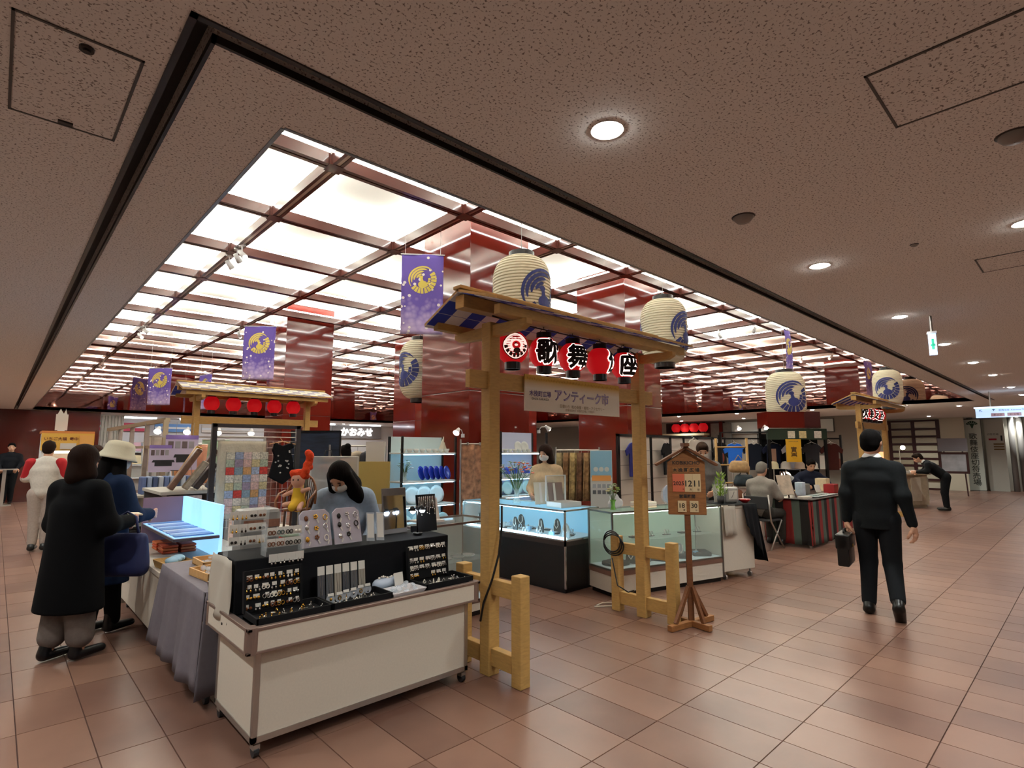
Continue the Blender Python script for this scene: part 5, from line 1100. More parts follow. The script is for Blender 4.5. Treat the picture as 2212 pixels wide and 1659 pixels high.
plates('pale', [5.58,5.78,6.0,6.2,6.36], 6.28, .87, .2, 'pale plate standing on the low china shelf', 'pale plates on the low china shelf', 1.1)
plates('white', [5.6,5.85,6.1], 6.28, .50, .2, 'white plate on the bottom china shelf behind the lit case', 'plates on the bottom china shelf', 1.1)
for i in range(22):
    row = i % 3; x = (3.86+.1*(i//3), 5.56+.1*(i//3), 5.55+.105*(i//3))[row]; z = (1.52,1.52,1.14)[row]
    tag(share('cup', CUP, (x, 6.18 if row != 2 else 6.14, z)), ('white cup on the top shelf of the blue plate unit','white cup on the top china shelf','white cup before the blue patterned plates')[row], 'cup', ('cups on the blue plate unit','cups on the top china shelf','cups on the middle china shelf')[row])
so = thing('sail_ornament', 'white sail shaped ornament on the top plate shelf', 'ornament', (4.52,6.24,1.52))
MB().prism([(-.06,.02),(.03,.02),(.03,.22)], 'y', -.006, .006).prism([(.04,.02),(.09,.02),(.04,.14)], 'y', -.006, .006).build('sail', mat('ivory', '#e0dccb', .4), so); MB().b(-.07,-.02,0,.10,.02,.02).build('hull', mat('ivory', '#e0dccb', .4), so)
FL = {}
def flowers(label, x, y, z, vh, vr, spread, n, cols, vase, seed, hh=.25):
    t = thing('flower_vase', label, 'vase', (x, y, z)); r_ = random.Random(seed)
    MB().lathe([(vr*.8,0),(vr,.0),(vr*.55,vh*.4),(vr*.75,vh*.8),(vr*1.1,vh),(vr*1.02,vh),(vr*.68,vh*.8),(vr*.5,vh*.4),(vr*.8,.008)], n=20, cap=False).build('vase', vase, t, smooth=True)
    for i in range(n):
        a, s = r_.uniform(0, 2*PI), r_.uniform(.15, 1)**.6; top = (spread*s*math.cos(a), spread*s*math.sin(a), vh+hh*(1-.55*s*s)+r_.uniform(-.02,.02))
        MB().tube([(0,0,vh*.4), (top[0]*.4,top[1]*.4,vh+.03), top], .0025, 4).build('stem', mat('stem green', '#4f6b38', .6), t)
        k = i % 3
        if k == 0:
            f = MB()
            for q in range(6): f.ball((top[0]+.013*math.cos(q*1.05), top[1]+.013*math.sin(q*1.05), top[2]), (.011,.011,.008), 6, 4)
            f.ball(top, .01, 6, 4).build('bloom', mat('bloom '+cols[i % len(cols)], cols[i % len(cols)], .7), t, smooth=True)
        else:
            f = MB()
            for q in range(4):
                b = r_.uniform(0, 6.3); f.add([top, (top[0]+.02*math.cos(b)-.008*math.sin(b), top[1]+.02*math.sin(b)+.008*math.cos(b), top[2]+.012), (top[0]+.05*math.cos(b), top[1]+.05*math.sin(b), top[2]+.005), (top[0]+.02*math.cos(b)+.008*math.sin(b), top[1]+.02*math.sin(b)-.008*math.cos(b), top[2]+.012)], [(0,1,2,3)])
            f.build('leaf_spray', mat(('leaf green','pale bloom leaf')[k-1], ('#5c7a44','#c3cdb0')[k-1], .6), t)
    return t
M_VG = mat('clear vase glass', '#dff0ec', .03, alpha=.3, spec=.8)
flowers('glass vase of blue hydrangeas and green leaves on the plate shelf', 3.92, 6.22, 1.15, .12, .04, .10, 22, ['#bcd0e8','#dfe6ea'], M_VG, 1, .14)
flowers('tall glass vase of mixed flowers with pink roses on the lit case', 4.82, 5.05, .895, .26, .05, .24, 54, ['#d97a68','#e8e2d2','#e39a86'], M_VG, 2, .26)
flowers('small green vase of leafy stems on the clear glass case', 5.05, 3.74, .895, .11, .035, .07, 18, ['#c8c08a','#8aa050'], mat('green glass vase', '#6aa040', .1, alpha=.7), 3, .17)
bt = thing('batik_cloth', 'brown batik cloth hung from a clip rail between the plate shelves', 'cloth', (4.88,6.0,.45))
MB().grid(lambda u, v: ((u-.5)*.40, .015*math.sin(11*u), v*1.18), 16, 10).build('cloth', mat('batik', '#8a5f45', .85, var=.55, vscale=14), bt, smooth=True, solid=.004)
MB().tube([(-.22,0,1.19),(.22,0,1.19)], .008, 6).tube([(-.2,.02,-.45),(-.2,.02,1.25)], .012, 6).tube([(.2,.02,-.45),(.2,.02,1.25)], .012, 6).build('rail', M_ALU, bt)
for x in (-.1, .12): MB().box((x,-.01,1.19), (.02,.02,.04)).build('clip', M_ALU, bt)
def clip_lamp(label, x, y, z, dx, dy, lit=True, e=25):
    t = thing('clip_lamp', label, 'lamp', (x, y, z))
    MB().box((0,0,.02), (.03,.04,.05)).build('clip', mat('white lamp', '#dedede', .4), t)
    MB().tube([(0,0,.04),(dx*.3,dy*.3,.10),(dx*.8,dy*.8,.10)], .006, 6).build('gooseneck', mat('white lamp', '#dedede', .4), t, smooth=True)
    a, b_ = Vector((dx*.75,dy*.75,.115)), Vector((dx*1.25,dy*1.25,.05))
    MB().tube([a, a+(b_-a)*.3, b_], [.018,.024,.045], 16, cap=False).build('shade', mat('white lamp', '#dedede', .4), t, smooth=True)
    d = (b_-a).normalized(); c = b_-d*.012
    MB().ball(tuple(c), .026, 10, 8).build('bulb', mat('lamp bulb %g' % e, '#ffffff', .4, emit=e if lit else 0, ecol='#fff4e4'), t, smooth=True)
clip_lamp('white clip lamp on the china shelves pointing over the stall keeper', 6.42, 6.2, 1.83, .12, -.08)
clip_lamp('white clip lamp on the batik rail beside the gate post', 4.70, 6.0, 1.73, -.14, -.06, False)
# lit case with black base
glass_case('glowing blue glass jewellery case with black base inside the gate', 4.63, 5.9, -PI/2, 1.82, .60, .89, .50, mat('black laminate', '#14110f', .45), mat('chrome edge', '#c9c6c0', .2, .9), M_STRIPB, None, name='lit_glass_case', band=mat('dark band', '#3a302c', .4), glow=mat('glowing blue back', '#9fd4ea', .6, emit=.25, ecol='#8cd8ff'))
MB().b(4.66,4.12,.575,4.70,5.86,.585).build('light_strip', M_STRIPB, bpy.data.objects['lit_glass_case'], **W_)
r2 = random.Random(5)
def bust(label, x, y, z, kind, group, rz=0):
    t = thing('jewellery_stand', label, 'display stand', (x, y, z), rz, group)
    if kind == 0:
        MB().prism([(-.05,0),(.05,0),(.055,.07),(.035,.13),(.012,.16),(-.012,.16),(-.035,.13),(-.055,.07)], 'y', -.006, .012).build('bust', M_BLACK if r2.random() < .6 else mat('grey bust', '#9aa0a0', .7), t, bevel=.004)
        MB().tube([(-.022,-.012,.14),(-.03,-.012,.08),(0,-.012,.045),(.03,-.012,.08),(.022,-.012,.14)], .005, 6).build('pearl_string', JM['pearl'], t, smooth=True)
    elif kind == 1:
        MB().b(-.05,-.035,0,.05,.035,.018).build('pad', M_BLACK, t, bevel=.006); MB().tube([(.03*math.cos(a),.02*math.sin(a),.022) for a in [2*PI*i/14 for i in range(15)]], .004, 6, cap=False).build('bracelet', JM['silver'], t, smooth=True)
    elif kind == 2:
        MB().b(-.03,-.02,0,.03,.02,.05).build('box', mat('pale blue box', '#8fbfe0', .5), t, bevel=.004); MB().ball((0,-.01,.06), .012, 8, 6).build('stone', JM['silver'], t)
    else:
        for s in (-.022, .022): MB().tube([(s+.016*math.cos(a),0,.03+.028*math.sin(a)) for a in [2*PI*i/14 for i in range(15)]], .004, 6, cap=False).build('bangle', JM['silver'], t, smooth=True)
        MB().b(-.05,-.02,0,.05,.02,.006).build('base', M_BLACK, t)
for i in range(24):
    bust('display stand with pearls, bangles or rings inside the glowing case', 4.75+.13*(i % 3)+r2.uniform(-.02,.02), 4.18+.070*i, .572, (0,1,3,2,1,0,3)[i % 7], 'jewellery stands in the glowing case', -PI/2+r2.uniform(-.4,.4))
bxw = thing('white_display_box', 'open white display box with tilted clear lid on the glowing case', 'box', (4.93,4.36,.892), -.1)
MB().b(-.16,-.13,0,.16,.13,.008).build('base', M_WSH, bxw)
for a in ((-.16,-.13,.16,-.12),(-.16,.12,.16,.13),(-.16,-.13,-.15,.13),(.15,-.13,.16,.13)): MB().b(a[0],a[1],0,a[2],a[3],.06).build('side', M_WSH, bxw)
for a in ((-.16,.13,.06,-.15,.15,.36),(.15,.13,.06,.16,.15,.36),(-.16,.13,.35,.16,.15,.36)): MB().b(*a).build('lid_frame', M_WSH, bxw)
MB().b(-.15,.138,.06,.15,.142,.35).build('lid_glass', M_GLASS, bxw)
for i, (x, y, c, nm) in enumerate(((4.95,4.72,'#d9d0bc','cream'),(5.05,4.58,'#5a2a20','brown and white'))):
    t = thing('easel_card', '%s card on a small easel behind the white display box' % nm, 'card', (x, y, .892), -.35); t.rotation_euler = (-.2, 0, -.35)
    MB().b(-.10,0,0,.10,.006,.27).build('card', mat('card '+c, c, .7), t); MB().bar((0,.006,.2),(0,.09,0), .015, .006).build('strut', M_ACR, t)
    MB().b(-.03,-.002,.02,.0,0,.26).build('stripe', mat('stripe white', '#e8e2da', .7), t)
# clear case beside the sign post
A2 = -.267
glass_case('clear glass case with white base and brown band behind the calendar sign', 4.86, 3.62, A2, 1.66, .44, .89, .22, M_PANEL, mat('grey case edge', '#7d7a74', .3, .8), M_STRIPW, .55, band=mat('brown band', '#7a5a4c', .5), glow=mat('pale green back', '#b8d4c4', .6))
def loc2(u, v, z): return (4.86+u*math.cos(A2)-v*math.sin(A2), 3.62+u*math.sin(A2)+v*math.cos(A2), z)
for i in range(12):
    bust('small dark or silver display stand inside the clear case by the sign', *loc2(.12+.125*i, .16+.08*(i % 2), .557 if i % 2 else .30), (1,3,0,1,2,3)[i % 6], 'jewellery stands in the clear case', A2)
for i in range(5):
    o = MB().box((0,0,.03), (.24,.22,.05), 0, 0, .2*i).build('dark_textile', mat('dark textile', '#2e2c2a', .8, var=.5, vscale=30), None, bevel=.015); o.location = loc2(.2+.32*i, .2, .285); tag(o, 'folded dark textile in the bottom of the clear case', 'textile', 'textiles in the clear case')
for i, c in enumerate(('#d9c3a8','#c9b8b0','#e2d8c8')):
    o = MB().box((0,0,.012), (.26,.16,.022), 0, 0, A2).build('folded_cloth', mat('folded '+c, c, .8), None, bevel=.006); o.location = loc2(.62, .2, .892+.024*i); tag(o, 'pale folded cloth stacked on the clear glass case', 'cloth', 'folded cloths on the clear case')
pb = thing('wrapped_parcel', 'clear plastic wrapped bundle on the clear glass case', 'bundle', loc2(.28,.28,.892))
sdf_obj('plastic', [('c', (-.06,0,.05), (.06,0,.06), .055, .05), ('e', (0,.02,.12), (.06,.05,.05))], mat('crumpled plastic', '#cfcdd2', .2, alpha=.7, bump=.8, bscale=25), pb, .012, .03)
# white cart and black cloth at the end of the clear case
ct2 = thing('end_cart', 'off-white cart on casters at the end of the clear case', 'cart', loc2(1.95,.25,0), A2)
MB().b(-.27,-.24,.10,.27,.28,.84).build('body', M_PANEL, ct2, bevel=.006); MB().b(-.28,-.25,.84,.28,.29,.872).build('top', M_PANEL, ct2, bevel=.004)
for x in (-.22,.22):
    for y in (-.2,.24): MB().tube([(x,y,.06),(x,y,.10)], .012, 8).tube([(x-.013,y,.03),(x+.013,y,.03)], .03, 14).build('caster', M_ALU, ct2)
bcl = thing('black_cloth', 'black cloth thrown over the end cart and hanging to one side', 'cloth', loc2(2.02,.25,0), A2)
MB().b(-.26,-.265,.876,.24,.31,.884).build('top', M_BCLOTH, bcl)
MB().grid(lambda u, v: (.23+.10*v+.018*math.sin(20*u)*v, -.27+.58*u-.06*v*(1-u), .88-.70*v), 26, 8).build('skirt', M_BCLOTH, bcl, smooth=True, solid=.005)
MB().grid(lambda u, v: (.0+.24*u+.05*v*u, -.268-.05*v-.015*math.sin(18*u)*v, .88-(.25+.40*u)*v), 20, 8).build('skirt', M_BCLOTH, bcl, smooth=True, solid=.005)
wcl = thing('white_throw', 'off-white cloth hanging over the front of the end cart', 'cloth', loc2(1.80,.0,0), A2)
MB().grid(lambda u, v: (-.12+.2*u, -.012-.02*v-.012*math.sin(16*u)*v, .885-.36*v), 14, 6).build('cloth', M_WCLOTH, wcl, smooth=True, solid=.004)
zt = .886
pot = thing('potted_shrub', 'small green feathery shrub in a black pot on the end cart', 'plant', loc2(1.86,.18,zt))
MB().lathe([(.035,0),(.05,.09),(.046,.09),(.032,.006)], n=16, cap=False).build('pot', M_BLACK, pot, smooth=True)
r3 = random.Random(9); f = MB()
for i in range(130):
    a, q, z = r3.uniform(0,6.3), r3.uniform(.0,1), r3.uniform(.08,.36); rr = .085*math.sin(min(1,(z-.02)/.36)*PI)**.6*q+.01
    p = Vector((rr*math.cos(a), rr*math.sin(a), z)); d = Vector((math.cos(a)*.03, math.sin(a)*.03, .045)); s = Vector((-math.sin(a), math.cos(a), 0))*.008
    f.add([p, p+d*.5+s, p+d, p+d*.5-s], [(0,1,2,3)])
tag(f.build('foliage', mat('bright green leaf', '#7a9a30', .6), pot), kind='stuff')
MB().tube([(0,0,.05),(0,0,.3)], .006, 5).build('stem', mat('stem green', '#4f6b38', .6), pot)
ck = thing('table_clock', 'silver rounded square table clock on the black cloth', 'clock', loc2(2.05,.18,zt), A2-.2)
MB().b(-.10,-.03,0,.10,.03,.20).build('case', mat('silver plastic', '#b4b2ac', .3, .4), ck, bevel=.03)
MB().b(-.065,-.034,.045,.065,-.03,.155).build('dial', mat('dial', '#d8d4c6', .5), ck, bevel=.008)
MB().bar((0,-.036,.10),(.02,-.036,.14), .004, .002).bar((0,-.036,.10),(-.025,-.036,.06), .004, .002).build('hands', M_BLACK, ck)
tag(MB().box((loc2(2.0,.30,zt)[0], loc2(2.0,.30,zt)[1], zt+.115), (.26,.006,.22), -.1, 0, A2).build('white_sheet', M_CARD, None), 'plain white card standing behind the table clock', 'card')
rd = thing('red_dish', 'small red lacquer dish beside the table clock', 'dish', loc2(2.22,.12,zt))
MB().lathe([(.03,0),(.06,.02),(.075,.045),(.07,.045),(.03,.008)], n=20, cap=False).build('dish', mat('red lacquer dish', '#b01818', .15, coat=.5), rd, smooth=True)
pf = thing('wrapped_plates', 'pale blue plates wrapped in clear plastic behind the calendar sign', 'plates', loc2(1.15,.30,.892), A2)
MB().tube([(0,0,.13),(0,.02,.13)], .12, 24).tube([(0,-.03,.12),(0,-.01,.12)], .07, 20).build('plate', mat('pale blue plate', '#a8b8d0', .15), pf); sdf_obj('wrap', [('e', (0,0,.12), (.16,.07,.13))], mat('wrap film', '#d8dce6', .1, alpha=.3, bump=.6, bscale=20), pf, .016, .02)
# calendar sign post
SX, SY, SR = 4.63, 2.605, math.radians(-52)
FR = -.16-SR; fq = lambda x, y, z: (x*math.cos(FR)-y*math.sin(FR), x*math.sin(FR)+y*math.cos(FR), z)
sg = thing('calendar_sign', 'brown wooden roofed calendar sign on a post reading 2025 12 11', 'sign', (SX, SY, 0), SR)
M_SW = mat('brown sign wood', '#8a5a30', .6, var=.18, vscale=7, stretch=(2,2,10)); M_SWD = mat('dark sign wood', '#6a4022', .6, var=.15, vscale=7, stretch=(2,2,10))
MB().b(-.025,-.02,.03,.025,.02,1.05).build('post', M_SWD, sg, bevel=.003)
MB().b(-.165,-.03,.97,.165,.03,1.44).build('board', M_SW, sg, bevel=.004)
MB().prism([(-.165,1.44),(.165,1.44),(0,1.555)], 'y', -.03, .03).build('gable', M_SW, sg)
for s in (-1, 1):
    MB().bar((s*-.02,0,1.585),(s*.27,0,1.415), .14, .022, up=(0,0,1)).build('roof_board', M_SWD, sg, bevel=.003)
    MB().bar(fq(s*.02,0,.34),fq(s*.21,0,.055), .03, .03).build('brace', M_SWD, sg)
    MB().bar(fq(0,s*.02,.34),fq(0,s*.13,.055), .03, .03).build('brace', M_SWD, sg)
MB().bar((0,-.10,1.60),(0,.10,1.60), .05, .03).build('ridge', M_SWD, sg)
MB().bar(fq(-.29,0,.028),fq(.29,0,.028), .05, .05).build('foot', M_SW, sg, bevel=.004); MB().bar(fq(0,-.20,.03),fq(0,.17,.03), .05, .05).build('foot', M_SW, sg, bevel=.004)
F_ = dict(bold=.02)
text('lettering', 'KOBIKICHO', .05, M_DK, sg, (0,-.033,1.435), X, fit=(.24,.034), **F_)
for i, k in enumerate('木挽町広場'):
    MB().b(-.122+.049*i,-.033,1.345,-.078+.049*i,-.030,1.395).build('character_tile', mat('tile wood', '#9a6a3c', .6), sg)
    text('lettering', k, .05, M_DK, [o_ for o_ in KIDS(sg) if o_.name.startswith('character_tile')][-1], (-.100+.049*i,-.0345,1.370), X, fit=(.040,.042), bold=.03)
for x0, w, s_, c in ((-.125,.105,'2025','#c9694a'),(-.018,.068,'12','#c9b28a'),(.052,.07,'11','#c9b28a')):
    np_ = MB().b(x0,-.036,1.175,x0+w,-.030,1.335).build('number_plate', mat('plate '+c, c, .6), sg)
    text('lettering', s_, .06, M_DK, np_, (x0+w/2,-.0375,1.25), X, fit=(w*.9,.055), bold=.02)
for x, k in ((-.03,'年'),(.03,'月'),(.10,'日')): text('lettering', k, .02, M_DK, sg, (x,-.0375,1.195), X, fit=(.018,.018), bold=.02)
text('lettering', '営業時間', .04, M_DK, sg, (0,-.033,1.135), X, fit=(.15,.035), bold=.03)
for x0, s_, k in ((-.085,'18','時'),(.02,'30','分')):
    MB().b(x0,-.036,.995,x0+.075,-.030,1.095).build('number_plate', mat('plate cream', '#c9b28a', .6), sg); text('lettering', s_, .05, M_DK, sg, (x0+.037,-.0375,1.052), X, fit=(.055,.042), bold=.02); text('lettering', k, .015, M_DK, sg, (x0+.055,-.0375,1.012), X, fit=(.016,.016), bold=.02)
tag(MB().tube([(4.45,3.55,.012),(4.6,3.45,.012),(4.7,3.5,.012),(4.62,3.58,.012),(4.5,3.56,.012)], .007, 6).build('floor_cable', mat('white cable', '#c9c0b0', .5), None, smooth=True), 'loop of white cable on the floor beside the lit case', 'cable')
# poster stand, skirts, dark mesh panels
ps = thing('poster_stand', 'tall standing board with blue and orange printed poster beside the skirts', 'poster stand', (6.55,5.05,0), -.85)
MB().b(-.16,0,.05,.16,.03,1.55).build('board', M_WSH, ps); MB().b(-.2,-.15,0,.2,.18,.05).build('foot', M_ALU, ps)
MB().b(-.155,-.004,1.15,.155,0,1.54).build('blue_field', mat('poster blue', '#8fc0dc', .6), ps); MB().b(-.14,-.006,1.10,.14,-.003,1.18).build('orange_band', mat('poster orange', '#e8a25a', .6), ps)
for i in range(8): MB().b(-.13+.07*(i % 4),-.006,1.0-.09*(i//4),-.08+.07*(i % 4),-.001,1.055-.09*(i//4)).build('icon', mat('icon %d' % (i//4), ('#9aa0a8','#5a5e66')[i//4], .6), ps)
for i in range(3): MB().tube([(-.08+.08*i,-.006,1.27),(-.08+.08*i,-.001,1.27)], .035, 16).build('white_badge', M_WSH, ps)
sk = thing('skirt_rail', 'metal rail of brown patterned skirts behind the stall keeper', 'rack', (6.85,5.75,0), -.75)
MB().tube([(-.35,0,1.55),(.35,0,1.55)], .012, 8).build('rail', M_ALU, sk)
for x in (-.35,.35): MB().tube([(x,0,0),(x,0,1.6)], .014, 8).b(x-.015,-.2,0,x+.015,.2,.03).build('upright', M_ALU, sk)
for i, c in enumerate(('#8a7a58','#7a5a3c','#a89060','#6a4a34','#8c6c48','#3a2c24')):
    t = thing('patterned_skirt', 'brown patterned skirt hanging on the metal rail', 'skirt', (6.85+math.cos(-.75)*(-.27+.11*i), 5.75+math.sin(-.75)*(-.27+.11*i), .75), -.75+.9, 'skirts on the rail')
    MB().grid(lambda u, v: ((u-.5)*(.34-.12*v), .03*math.sin(14*u), v*.76), 18, 4).build('cloth', mat('skirt '+c, c, .85, var=.5, vscale=18), t, smooth=True, solid=.005); MB().tube([(0,0,.75),(0,0,.80)], .004, 4).build('hook', M_ALU, t)
# screen of T-shirts in front of the next column
sc = thing('shoji_screen', 'black framed white grid screen hung with T-shirts', 'screen', (10.8,6.25,0))
for x in (8.6,9.3,9.7,10.45,11.0,11.6,12.3,12.95): MB().b(x-.03,6.2,0,x+.03,6.25,1.86).build('frame_post', M_BLACK, sc, **W_)
for z in (.1,1.81): MB().b(8.57,6.2,z,12.98,6.25,z+.05).build('frame_rail', M_BLACK, sc, **W_)
for x0, x1 in ((8.6,9.3),(9.7,10.45),(11.0,11.6),(12.3,12.95),(9.3,9.7),(10.45,11.0),(11.6,12.3)):
    MB().b(x0+.03,6.22,.15,x1-.03,6.23,1.81).build('paper_panel', mat('shoji paper', '#d4cdc4', .8), sc, **W_)
    for k in range(1, 6): MB().b(x0+.03,6.212,.15+.277*k,x1-.03,6.222,.162+.277*k).build('lattice_bar', mat('grey lattice', '#9a948c', .7), sc, **W_)
def tee(label, x, y, z, rz, col, pr=None, w=.52, name='t_shirt'):
    t = thing(name, label, 'shirt', (x, y, z), rz)
    h = w*1.25; o = [(-w*.32,0),(w*.32,0),(w*.33,h*.68),(w*.50,h*.60),(w*.56,h*.76),(w*.28,h*.97),(w*.12,h),(0,h*.95),(-w*.12,h),(-w*.28,h*.97),(-w*.56,h*.76),(-w*.50,h*.60),(-w*.33,h*.68)]
    MB().prism(o, 'y', -.015, .015).build('cloth', mat('tee '+col, col, .9, spec=.2), t, bevel=.01)
    MB().tube([(-.16,0,h*.93),(0,0,h+.03),(.16,0,h*.93)], .007, 6).tube([(0,0,h+.03),(0,.10,h+.09)], .004, 5).build('hanger', mat('white hanger', '#d6d2ca', .5), t)
    if pr == 'circle':
        polys([disc((0,h*.62), .13, .13, 24)], lambda a, b: (a, -.017, b)).build('round_print', mat('rust print', '#a4482e', .8), t); polys([disc((-.03,h*.62), .045, .09, 16)], lambda a, b: (a, -.0185, b)).build('figure_print', M_CARD, t)
    if pr == 'block': MB().b(-.07,-.017,h*.42,.07,-.015,h*.66).build('block_print', mat('dark print2', '#3a2420', .8), t)
    if pr == 'strip': MB().b(-.05,-.017,h*.2,.05,-.015,h*.8).build('strip_print', mat('salmon print', '#b08a78', .8), t)
tee('navy T-shirt hanging on the white grid screen beside the gate post', 8.95, 6.1, 1.05, 0, '#2a2a6a')
tee('black cap-shaped shirt hanging half behind the calendar sign', 10.1, 6.1, 1.05, .2, '#0e0d0f')
tee('white T-shirt with dark block print on the grid screen', 11.25, 6.1, 1.02, 0, '#d8d2c6', 'block', .62)
tee('black T-shirt with round rust print on the grid screen', 12.45, 6.08, .78, 0, '#121114', 'circle', .76)
for i, (c, pr, nm) in enumerate((('#2a6ad0',None,'bright blue'),('#1a1e2a',None,'black'),('#1c2136','strip','navy with salmon strip'),('#cdd2e6',None,'white'),('#3a3a40',None,'charcoal'),('#4a2420',None,'maroon'))):
    tee('%s T-shirt hanging in the stall behind the bamboo rack' % nm, 11.75+.30*i, 5.42-.29*i, 1.12, -.75, c, pr, .46)
rl = thing('shirt_rail', 'dark metal rail carrying the hanging T-shirts', 'rail', (12.5,4.8,0))
MB().bar((11.6,5.69,1.80),(13.5,3.85,1.80), .03, .03).build('rail', M_BLACK, rl, **W_)
for p in ((11.6,5.69),(13.5,3.85)): MB().b(p[0]-.02,p[1]-.02,0,p[0]+.02,p[1]+.02,1.88).build('upright', M_BLACK, rl, **W_)
# bamboo rack with bags
br = thing('bamboo_rack', 'bamboo ladder rack of bags beside the seated person', 'rack', (9.15,4.28,0), -.9)
M_BAM = mat('bamboo', '#a8834a', .5)
for x in (-.25,.25):
    MB().tube([(x,0,0),(x,0,1.75)], .022, 10).build('pole', M_BAM, br, smooth=True)
for z in (.4,.7,1.0,1.3,1.6): MB().tube([(-.25,0,z),(.25,0,z)], .014, 8).build('rung', M_BAM, br, smooth=True)
for i, (x, z, c, s_) in enumerate(((.05,1.18,'#b8986a',.15),(.12,.95,'#26343c',.15),(-.05,.72,'#7a4a30',.14),(.14,.55,'#2a3a44',.16))):
    t = thing('hanging_bag', ('tan straw bag','dark slate bag','brown leather bag','large slate bag')[i] + ' hanging on the bamboo rack', 'bag', (9.15+math.cos(-.9)*x+.06*math.sin(-.9)*-1-.08, 4.28+math.sin(-.9)*x-.08, z), -.9)
    sdf_obj('body', [('c', (-s_*.7,0,s_*.4), (s_*.7,0,s_*.4), s_*.45, s_*.45), ('c', (-s_*.6,0,s_*1.0), (s_*.6,0,s_*1.0), s_*.3, s_*.3)], mat('bag '+c, c, .6, var=.2, vscale=20), t, .016, s_*.5)
    MB().tube([(-s_*.5,0,s_*1.2),(0,.03,s_*1.9),(s_*.5,0,s_*1.2)], .008, 6).build('handle', mat('bag '+c, c, .6), t, smooth=True)
wb = thing('wicker_hamper', 'large wicker hamper standing behind the black cloth', 'basket', (8.55,4.2,0), -.3)
for i in range(9): MB().lathe([(.24+.006*i-.012,.07*i),(.24+.006*i+.012,.07*i+.02),(.24+.006*i+.012,.07*i+.05),(.24+.006*i-.012,.07*i+.07)], n=28, cap=False).build('weave_band', M_WICK, wb, smooth=True)
fc = thing('folding_chair', 'chrome folding chair under the seated person', 'chair', (9.12,3.79,0), HD(-5))
MB().b(-.2,-.18,.43,.2,.2,.46).build('seat', M_RUB, fc, bevel=.01); MB().b(-.2,-.22,.62,.2,-.19,.82).build('backrest', M_RUB, fc, bevel=.01)
for s in (-.21,.21):
    MB().tube([(s,-.22,.85),(s,-.17,.44),(s,.2,.0)], .012, 8).build('frame', M_ALU, fc, smooth=True); MB().tube([(s,.17,.44),(s,-.22,.0)], .012, 8).build('leg', M_ALU, fc, smooth=True)
# ================================================================ RIGHT STALLS, FAR SHOPS AND SIGNS
M_STR = mat('striped cloth', '#1a1414', .85)
n, l, bs = nodes(M_STR); geo = n.new('ShaderNodeNewGeometry'); sp = n.new('ShaderNodeSeparateXYZ'); l.new(geo.outputs['Position'], sp.inputs[0])
ad = n.new('ShaderNodeMath'); ad.operation = 'SUBTRACT'; l.new(sp.outputs[0], ad.inputs[0]); l.new(sp.outputs[1], ad.inputs[1])
ml = n.new('ShaderNodeMath'); ml.operation = 'MULTIPLY'; ml.inputs[1].default_value = 2.6; fr_ = n.new('ShaderNodeMath'); fr_.operation = 'FRACT'
rp = n.new('ShaderNodeValToRGB'); rp.color_ramp.interpolation = 'CONSTANT'; rp.color_ramp.elements[0].color = lin('#1a1614'); rp.color_ramp.elements[1].position = .34; rp.color_ramp.elements[1].color = lin('#80221f')
e3 = rp.color_ramp.elements.new(.67); e3.color = lin('#4a564c'); l.new(ad.outputs[0], ml.inputs[0]); l.new(ml.outputs[0], fr_.inputs[0]); l.new(fr_.outputs[0], rp.inputs[0]); l.new(rp.outputs[0], bs.inputs['Base Color'])
table('long table under the striped cloth', 9.55, 3.22, 11.9, 3.92, .74, mat('dark table', '#2a1c18', .6))
draped('black, red and grey-green striped curtain cloth around the long table', 9.54, 3.21, 11.91, 3.93, .745, M_STR, .70, 'ws', flare=.015, amp=.014, freq=22)
tag(MB().b(9.5,3.17,.752,11.95,3.97,.765).build('dark_table_top', mat('dark lacquer top', '#241310', .4), None, bevel=.004), 'dark lacquered top board lying on the striped table', 'board')
r4 = random.Random(21); Z1 = .766
def small_plate(i):
    o = share('plate', PL[('white','pale','white')[i % 3]], (10.02+.14*(i % 8)*.95, 3.29+.15*(i//8), Z1+.002)); o.scale = (.7,)*3; tag(o, 'small white plate lying on the striped table', 'plate', 'plates on the striped table')
for i in range(16): small_plate(i)
es = thing('table_easel', 'dark wooden easel frames leaning on the striped table', 'easel', (9.78,3.62,Z1), -.7)
for s in (-.13,.0,.13): MB().bar((s,.0,0),(s*.3,.16,.42), .025, .015).build('leg', mat('dark walnut', '#4a2c20', .5), es)
MB().box((-.03,.05,.20), (.24,.012,.34), -.35).build('framed_sheet', mat('pale print', '#c9b8a4', .6, var=.3, vscale=8), es)
dl_ = thing('desk_lamp', 'grey desk lamp with angled shade on the striped table', 'lamp', (10.0,3.8,Z1), -.6)
MB().cyl((0,0,0), .06, .015, 18).tube([(0,0,.01),(-.05,0,.22),(.08,0,.36)], .008, 8).build('stem', M_ALU, dl_, smooth=True); MB().tube([(.07,0,.37),(.10,0,.35),(.17,0,.28)], [.02,.03,.06], 16, cap=False).build('shade', mat('grey shade', '#9a9c9a', .4), dl_, smooth=True); MB().ball((.15,0,.30), .03, 10, 8).build('bulb', mat('pale bulb', '#ffffff', .4, emit=8, ecol='#d8fff0'), dl_, smooth=True)
gl = thing('globe_lamp', 'lit round table lamp before the stall keeper in dark clothes', 'lamp', (11.0,4.05,Z1))
table('small dark side table behind the striped table', 10.2, 4.0, 11.75, 4.3, .75, mat('dark table', '#2a1c18', .6))
MB().cyl((0,.06,-.012), .05, .02, 16).tube([(0,.06,0),(0,.06,.22)], .01, 8).build('stem', M_ALU, gl); MB().ball((0,.06,.30), (.09,.09,.075), 18, 12).build('lit_globe', mat('lit globe', '#fff4dc', .5, emit=10, ecol='#ffefcf'), gl, smooth=True)
